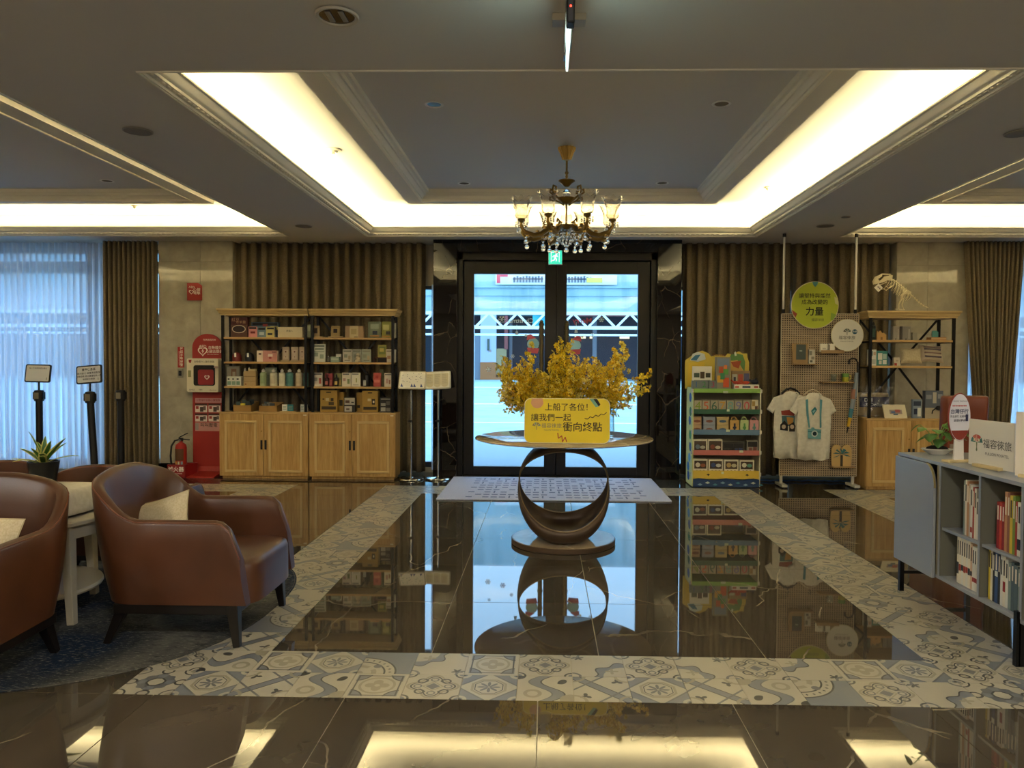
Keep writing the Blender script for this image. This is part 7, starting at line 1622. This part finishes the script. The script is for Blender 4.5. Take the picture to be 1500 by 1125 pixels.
# flip flop display
z = bshelf(1218, 1251, 682, dep=.10)
zz_ = z+.001
t = thing('wooden_display', 'pale wooden twin arched stand with teal palm leaf sandals', 'display', (at(1232.5, 665, YP-.05).x, YP-.055, zz_)); s_ = YP/FPX
pl_ = [(-13.5, 0), (13.5, 0), (14.5, 12)]+[(7.2+7*math.cos(a), 24+7.5*math.sin(a)) for a in [PI*k/8 for k in range(0, 9)]]+[(-7.2+7*math.cos(a), 24+7.5*math.sin(a)) for a in [PI*k/8 for k in range(0, 9)]]+[(-14.5, 12)]
MB().prism([(x*s_, y*s_) for x, y in pl_], 0, .02).build('arched_board', mat('c8a86c', .5), t, bevel=.002)
for a in range(7):
    an = math.radians(200-35*a if a < 7 else 0); MB().prism([(0, 18*s_), (8*s_*math.cos(an)-2*s_*math.sin(an), 18*s_+9*s_*math.sin(an)), (13*s_*math.cos(an), 16*s_+9*s_*math.sin(an)), (7*s_*math.cos(an)+2*s_*math.sin(an), 16*s_+7*s_*math.sin(an))], -.003-.0005*a, -.0005).build('palm_leaf', mat('2f6a70', .6), t)
MB().box(-.012, .012, -.0065, -.0005, .0, .12).build('palm_trunk', mat('3a3426', .6), t)
# blue cable or cloth strip on the floor behind
b = MB(); b.tube([(at(1112+k*3.2, 708, 8.42).x, 8.42+.02*math.sin(k*.9), .012+.004*abs(math.sin(k*1.3))) for k in range(48)], .011, 6)
o = b.build('blue_strip', mat('3a5a8a', .7), smooth=True); tag(o, 'crumpled blue strip on the floor behind the pegboard stand', 'cloth')

# ================================================================ BOOKCASE right
BX = 2.06; BY0, BY1 = 3.02, 4.40; BD = 0.42; BZ0, BZ1 = .19, .80
M_GREY = mat('8c919a', .30, name='grey_lacquer'); M_GREYD = mat('6f6e62', .45)
bk = thing('bookcase', 'low grey lacquered bookcase with books, at the right edge', 'bookcase', (BX+BD/2, (BY0+BY1)/2, 0)); bo = (BX+BD/2, (BY0+BY1)/2, 0)
def BP(b, n, m_, **k): return b.build(n, m_, bk, sub_off=bo, **k)
tt = .018
def byx(px, X=BX): return atx(px, 760, X).y
d0 = byx(1376); d1 = byx(1434.5); d2 = byx(1497.5)
BP(MB().box(BX-.004, BX+BD, BY0, BY1+.004, BZ1-tt, BZ1), 'top_board', M_GREY, bevel=.002); BP(MB().box(BX, BX+BD, BY0, BY1, BZ0, BZ0+tt), 'bottom_board', M_GREY, bevel=.002)
BP(MB().box(BX+BD-.01, BX+BD, BY0, BY1, BZ0+tt, BZ1-tt), 'back_panel', M_GREYD); BP(MB().box(BX+.002, BX+BD-.01, BY1-tt, BY1, BZ0+tt, BZ1-tt), 'end_panel', M_GREY); BP(MB().box(BX, BX+BD-.01, BY0, BY0+tt, BZ0+tt, BZ1-tt), 'end_panel', M_GREY)
for y in (d0, d1, d2): BP(MB().box(BX, BX+BD-.01, y-.008, y+.008, BZ0+tt, BZ1-tt), 'divider', M_GREYD if y != d0 else M_GREYD, bevel=.001); BP(MB().box(BX-.001, BX+.003, y-.008, y+.008, BZ0+tt, BZ1-tt), 'divider_edge', M_GREY)
zs = atx(1400, 779, BX).z; zs = .462
for a, b_ in ((d0, d1), (d1, d2), (d2, BY0+tt)): BP(MB().box(BX+.01, BX+BD-.01, b_+.008, a-.008, zs-.014, zs), 'shelf', M_GREY, bevel=.001)
# door with rounded cut-out at its upper near corner
dn = d0+.028
r1 = .10; dy0, dy1 = dn, BY1+.002
dz0, dz1 = BZ0-.004, BZ1-tt-.002
poly = [(dy1, dz0), (dy1, dz1), (dy0+.085, dz1)]+[(dy0+.085-.085*math.sin(a), dz1-.0-.12*(1-math.cos(a))) for a in [PI/2*k/8 for k in range(1, 9)]]+[(dy0, dz0)]
dd = BP(MB().prism(poly, BX-.020, BX-.003, 'yz'), 'door', M_GREY, bevel=.002)
BP(MB().tube([(BX-.012, y, z) for y, z in poly[2:11]], .006, 6), 'door_grip', mat('8f8256', .35, .3), smooth=True)
BP(MB().box(BX-.001, BX+.03, d0+.008, d0+.027, BZ0+tt, BZ1-tt), 'inner_stile', mat('7d745c', .4))
for (x, y) in ((BX+.01, BY1-.03), (BX+.01, 3.28), (BX+BD-.03, BY1-.03), (BX+BD-.03, 3.28)): BP(MB().box(x-.012, x+.012, y-.012, y+.012, 0, BZ0 if x > BX+.1 or y > 4 else BZ0+.0), 'leg', M_METALB)
BP(MB().box(BX+.01, BX+BD-.03, BY1-.038, BY1-.022, .10, .118).box(BX+.01, BX+BD-.03, 3.272, 3.288, .10, .118), 'leg_rail', M_METALB)
BP(MB().box(BX-.014, BX+.004, 3.268, 3.292, 0, .24), 'leg_plate', M_METALB)
# books: spines facing -X, running from far (left in the photo) to near
bookn = [0]
def books(y0, z0, hmax, specs, where, lean0=0.0, x0=None, room=1.0):
    y = y0; n = len(specs); specs = [(a*1.45, b, c_, d) for a, b, c_, d in specs]; y += sum(s_[0] for s_ in specs)*.45/1.45
    x0 = BX+.03
    for i, (th, h_, col, band_) in enumerate(specs):
        h_ = min(h_, hmax); dep = .17
        cname = COLN.get(col, 'pale')
        t = thing('book', '%s spined book, %s from far end %s' % (cname, ORD[i] if i < 14 else 'last', where.replace('the ', '')), 'book', (x0, y-th/2, z0+.001), 0, 'books '+where)
        if lean0: t.rotation_euler = (lean0, 0, 0)
        MB().box(.002, dep-.002, -th/2+.001, th/2-.001, .002, h_-.003).build('pages', mat('d6cfbb', .8), t)
        b = MB(); b.box(0, dep, -th/2, -th/2+.001, 0, h_); b.box(0, dep, th/2-.001, th/2, 0, h_); b.box(-.0012, .001, -th/2, th/2, 0, h_); b.build('cover', mat(col, .5), t)
        if band_: MB().box(-.0022, -.001, -th/2*.9, th/2*.9, h_*band_[1], h_*band_[2]).build('spine_band', mat(band_[0], .5), t)
        if th > .009: MB().box(-.0026, -.0012, -th*.18, th*.18, h_*.62, h_*.92).build('spine_title', mat('3a3a3a' if col[0] in 'cde' else 'd8d0c0', .6), t)
        y -= th+.0012+abs(math.tan(lean0))*0
COLN = {'d9d2c0': 'cream', '2a2a2c': 'black', 'b0aa9c': 'grey', 'a03a2c': 'red', '7a8a86': 'grey green', 'c8a890': 'tan', 'd4d4cc': 'white', '6f6a5c': 'olive grey', '8c2020': 'dark red', 'b8402c': 'bright red', 'c8b23a': 'yellow', '6f8a3a': 'green', 'c8703a': 'orange', '2f4a78': 'blue', '4f5f66': 'slate', 'b5835c': 'brown', '8a5a48': 'russet'}
r_ = random.Random(21)
mid = d1+.010
top1 = [(.009, .27, '7a8a86', None), (.010, .275, 'd9d2c0', None), (.012, .27, 'b5835c', None), (.008, .26, 'b0aa9c', None), (.012, .255, 'd4d4cc', ('a03a2c', .1, .2)), (.009, .25, 'a03a2c', None), (.012, .245, 'd9d2c0', None), (.009, .20, 'd4d4cc', None), (.012, .235, '2a2a2c', None), (.010, .20, 'd9d2c0', None), (.010, .21, 'b0aa9c', None)]
books(d1+.008+.002+sum(a[0]+.0012 for a in top1)+.0, zs, .29, top1, 'on the upper left shelf of the bookcase')
bot1 = [(.012, .235, 'd9d2c0', ('2a2a2c', .2, .45))]+[(.013, .235, ['d9d2c0', 'd4d4cc'][k % 2], (['a03a2c', '2a2a2c', 'a03a2c'][k % 3], .28+.02*(k % 2), .42)) for k in range(5)]+[(.011, .225, 'c8a890', ('2a2a2c', .3, .4))]+[(.012, .215, 'd4d4cc', ('8c2020', .2, .3)) for k in range(3)]+[(.010, .19, 'd9d2c0', ('2f4a78', .1, .25)), (.012, .20, 'd4d4cc', ('8c2020', .3, .5))]
books(d1+.010+sum(a[0]+.0012 for a in bot1), BZ0+tt, .24, bot1, 'on the lower left shelf of the bookcase')
top2 = [(.013, .215, '8c2020', None), (.013, .215, 'b8402c', None), (.012, .215, '8c2020', None), (.013, .27, 'b5835c', None), (.012, .27, '8a5a48', None), (.013, .26, 'c8b23a', None), (.012, .26, '6f8a3a', None), (.010, .24, 'a03a2c', None), (.016, .24, 'd4d4cc', ('2a2a2c', .12, .32)), (.014, .23, 'd9d2c0', ('2a2a2c', .12, .32)), (.013, .25, '6f8a3a', None)]
books(d2+.012+sum(a[0]+.0012 for a in top2), zs, .29, top2, 'on the upper right shelf of the bookcase', x0=BX+.12)
bot2 = [(.010, .245, 'c8b23a', None), (.011, .24, 'd9d2c0', None), (.010, .235, '2a2a2c', None), (.016, .245, '2f4a78', ('d4d4cc', .5, .6)), (.012, .24, '2a2a2c', None), (.012, .23, 'd4d4cc', None), (.013, .23, 'd9d2c0', ('8c2020', .3, .5)), (.012, .22, 'd4d4cc', None), (.014, .21, '7a8a86', None), (.014, .22, '4f5f66', None), (.018, .21, '4f5f66', None), (.014, .20, '7a8a86', None), (.010, .21, '8a5a48', None), (.010, .21, 'd9d2c0', None)]
books(d2+.012+sum(a[0]+.0012 for a in bot2), BZ0+tt, .25, bot2, 'on the lower right shelf of the bookcase', x0=BX+.11)
for (y, z, lb) in (((d0+d1)/2-.06, BZ0+tt+.001, 'white shelf label lying before the lower left books'), ((d1+d2)/2-.04, BZ0+tt+.001, 'white shelf label lying before the lower right books'), ((d0+d1)/2-.08, zs+.001, 'white shelf label lying before the upper left books'), ((d1+d2)/2-.10, zs+.001, 'white shelf label lying before the upper right books')):
    o = MB().box(-.012, .012, -.035, .035, 0, .0015).build('shelf_label', M_WHITE, loc=(BX+.05, y, z)); tag(o, lb, 'label')
# on the bookcase
ZK = BZ1+.001
def face_sign(name, label, y, x, w_, h_, rz, loc_z=ZK): return thing(name, label, 'sign', (x, y, loc_z), rz)
# plant dish
pc = atz(1366, 656, ZK); t = thing('potted_plant', 'small green trailing plant in a white oval dish on the bookcase', 'plant', (2.225, 4.30, ZK))
MB().lathe([(0, 0), (.045, 0), (.075, .022), (.088, .030), (.084, .033), (.06, .018), (0, .016)], 32).xf(Matrix.Diagonal((1, .7, 1, 1))).build('dish', mat('ddd8cb', .3), t, smooth=True)
MB().ball((.0, 0, .026), .06, 12, 0, (1.1, .7, .45)).build('soil', mat('17110c', .95), t, smooth=True)
rl = random.Random(12)
def heart_leaf(L): 
    b = MB(); prof = [(0, .0), (.12, .38), (.3, .52), (.55, .44), (.8, .22), (1.0, 0)]
    vs = []; fs = []
    for q, w_ in prof: vs += [(q*L, -w_*L, .06*L*math.sin(PI*q)+.08*L*w_), (q*L, 0, .05*L*math.sin(PI*q)), (q*L, w_*L, .06*L*math.sin(PI*q)+.08*L*w_)]
    for i in range(5): fs += [(i*3, i*3+1, i*3+4, i*3+3), (i*3+1, i*3+2, i*3+5, i*3+4)]
    return b.add(vs, fs)
M_PL = [mat('5f8a3a', .4), mat('7a9f4e', .4), mat('47702e', .4)]
tips = [(-.11, -.02, .17), (-.075, .0, .15), (-.045, -.03, .12), (-.02, -.02, .14), (-.03, .02, .10), (.0, -.03, .09), (.03, 0, .17), (.05, -.03, .20), (.075, .02, .185), (.10, 0, .17), (.115, -.02, .14), (.08, -.03, .13), (.05, .0, .15), (.12, .01, .12), (.02, -.04, .13), (-.06, .02, .09), (.06, -.04, .10), (.095, -.03, .10)]
for k, (x, y, z) in enumerate(tips):
    MB().tube([(.0+.02*(k % 3-1), 0, .04), (x*.5, y*.5, z*.75), (x, y, z)], .0022, 5).build('stem', M_PL[1], t)
    o = heart_leaf(rl.uniform(.055, .078)).build('leaf', M_PL[k % 3], t, smooth='all', solid=.0008); o.location = (x, y, z); o.rotation_euler = (rl.uniform(-.5, .5), rl.uniform(.2, 1.1), math.atan2(y, x)+rl.uniform(-.8, .8))
# oval sign
p_ = at(1405, 640, 4.05)
sx0 = atx
yo = 3.96; po = at(1405, 610, yo); t = thing('oval_sign', 'oval white sign with navy Chinese lettering on a slim white stand', 'sign', (po.x, yo, ZK), math.radians(12)); s_ = yo/FPX
MB().box(-.075, .075, -.03, .03, 0, .012).build('wooden_foot', mat('cdb888', .5), t, bevel=.002); MB().prism([(-.030, .012), (.030, .012), (.024, .16), (-.024, .16)], -.004, .004).build('stem', mat('dcd8d0', .4), t)
zc_ = at(1405, 611, yo).z-ZK
ov = lambda rx, rz, y0, y1, c_, nm, n=40: MB().prism([(rx*math.cos(2*PI*k/n), zc_+rz*math.sin(2*PI*k/n)) for k in range(n)], y0, y1).build(nm, mat(c_, .45), t)
ov(18.3*s_, 35*s_, -.004, .004, '8a3a30', 'red_board'); ov(17.3*s_, 33.5*s_, -.0055, -.004, 'd8d8e2', 'white_face')
MB().prism([(17.0*s_*math.cos(a), zc_+33.0*s_*math.sin(a)) for a in [PI+.62+(PI-1.24)*k/20 for k in range(21)]], -.0065, -.0054).build('red_patch', mat('8a3226', .5), t)
text('台灣仔行', .027, t, (-.004, -.0072, zc_+8.0*s_), mat('26305a', .5), bold=.008); text('MORE TAIWAN', .012, t, (0, -.0072, zc_+23*s_), mat('6a6a80', .5)); text('安全旅宿 友善環境', .013, t, (-.005, -.0072, zc_+1*s_), mat('3a3a50', .5), bold=.01); text('旅遊好夥伴', .014, t, (-.002, -.0072, zc_-5*s_), mat('3a3a50', .5), bold=.01)
b = MB()
for k in range(9): b.prism([(-.042+.0095*k+.004*math.cos(q), zc_+16.5*s_+.004*math.sin(q)) for q in [2*PI*j/8 for j in range(8)]], -.0068, -.0054)
b.build('ornament_row', mat('b8505a', .5), t, kind='stuff'); MB().box(.034, .048, -.007, -.0054, zc_-6*s_, zc_+4*s_).build('dark_badge', mat('26264a', .5), t)
# white hotel sign
def panel_sign(label, pxl, pxr, yl, yr, zt_px, wz):
    pass
yl, yr = 3.86, 3.55
xl, xr = at(1420, 640, yl).x, at(1487, 640, yr).x
L = math.hypot(xr-xl, yr-yl); ang = math.atan2(yr-yl, xr-xl); ztl = at(1420, 612, yl).z
H = ztl-ZK-.004
t = thing('hotel_sign', 'large white sign with colourful tree emblem and grey lettering on the bookcase', 'sign', ((xl+xr)/2, (yl+yr)/2, ZK), ang)
MB().box(-L/2, L/2, -.003, .003, .004, H).build('board', mat('dcd8cf', .4), t, bevel=.001)
MB().box(-L*.30, L*.28, -.03, -.0035, 0, .016).box(-L*.30, L*.28, .0035, .03, 0, .016).build('wooden_foot', mat('cdb888', .5), t, bevel=.002)
text('福容徠旅', L*.155, t, (L*.145, -.0042, H*.50), mat('5a5a58', .5), bold=.004); text('FULLON POSHTEL', L*.063, t, (L*.145, -.0042, H*.30), mat('6a6a66', .5))
ex_, ez_ = -L*.31, H*.50; s2 = L*.135
for k, (a0, a1, c_) in enumerate(((0.05, .75, '3f6f68'), (.75, 1.57, 'b0483a'), (1.57, 2.4, 'c8705a'), (2.4, 3.09, '4a8074'))):
    MB().prism([(ex_+.15*s2*math.cos((a0+a1)/2), ez_+.15*s2*math.sin((a0+a1)/2))]+semicirc(ex_, ez_, s2, a0+.04, a1-.04, 6), -.0042, -.003).build('emblem_crown', mat(c_, .5), t)
for k, (a0, a1) in enumerate(((.4, 1.2), (1.95, 2.75))): MB().prism(semicirc(ex_, ez_, s2*.62, a0, a1, 5)+semicirc(ex_, ez_, s2*.42, a1, a0, 5), -.0050, -.004).build('emblem_band', mat('d8c8a8', .5), t)
MB().prism([(ex_-.1*s2, ez_+.1*s2), (ex_+.1*s2, ez_+.1*s2), (ex_+.04*s2, ez_-.5*s2), (ex_+.12*s2, ez_-.85*s2), (ex_, ez_-1.0*s2), (ex_-.12*s2, ez_-.85*s2), (ex_-.04*s2, ez_-.5*s2)], -.0042, -.003).build('emblem_trunk', mat('6f7a5a', .5), t)
# right cut off sign
yl2, yr2 = 3.46, 3.22; xl2 = at(1488, 640, yl2).x; L2 = .27; ang2 = math.radians(-42); H2 = at(1488, 603, yl2).z-ZK
t = thing('notice_sign', 'white notice with a brown red picture, cut off by the right edge', 'sign', (xl2+L2/2*math.cos(ang2), yl2+L2/2*math.sin(ang2), ZK), ang2)
MB().box(-L2/2, L2/2, -.003, .003, .004, H2).build('board', mat('dcd4c6', .4), t, bevel=.001); MB().box(-L2*.44, L2*.4, -.03, -.0035, 0, .014).build('wooden_foot', mat('cdb888', .5), t)
MB().prism(rrect(L2*.7, H2*.32, .012, 3, L2*.02+.01, H2*.68), -.0042, -.003).build('picture', mat('8f4230', .5), t); text('僅限房客', .052, t, (L2*.02, -.0045, H2*.22), mat('26242a', .5), bold=.01)
MB().box(-L2*.36, L2*.3, -.0042, -.003, H2*.40, H2*.46).build('print', mat('4a6a5a', .5), t)
# little card behind the dish
pc2 = at(1350, 640, 4.3); o = MB().box(-.035, .035, -.002, .002, 0, .055).build('small_card', mat('9a8a74', .6), loc=(atz(1351, 655, ZK).x+.02, 4.33, ZK)); tag(o, 'tiny brown picture card behind the plant dish', 'card')
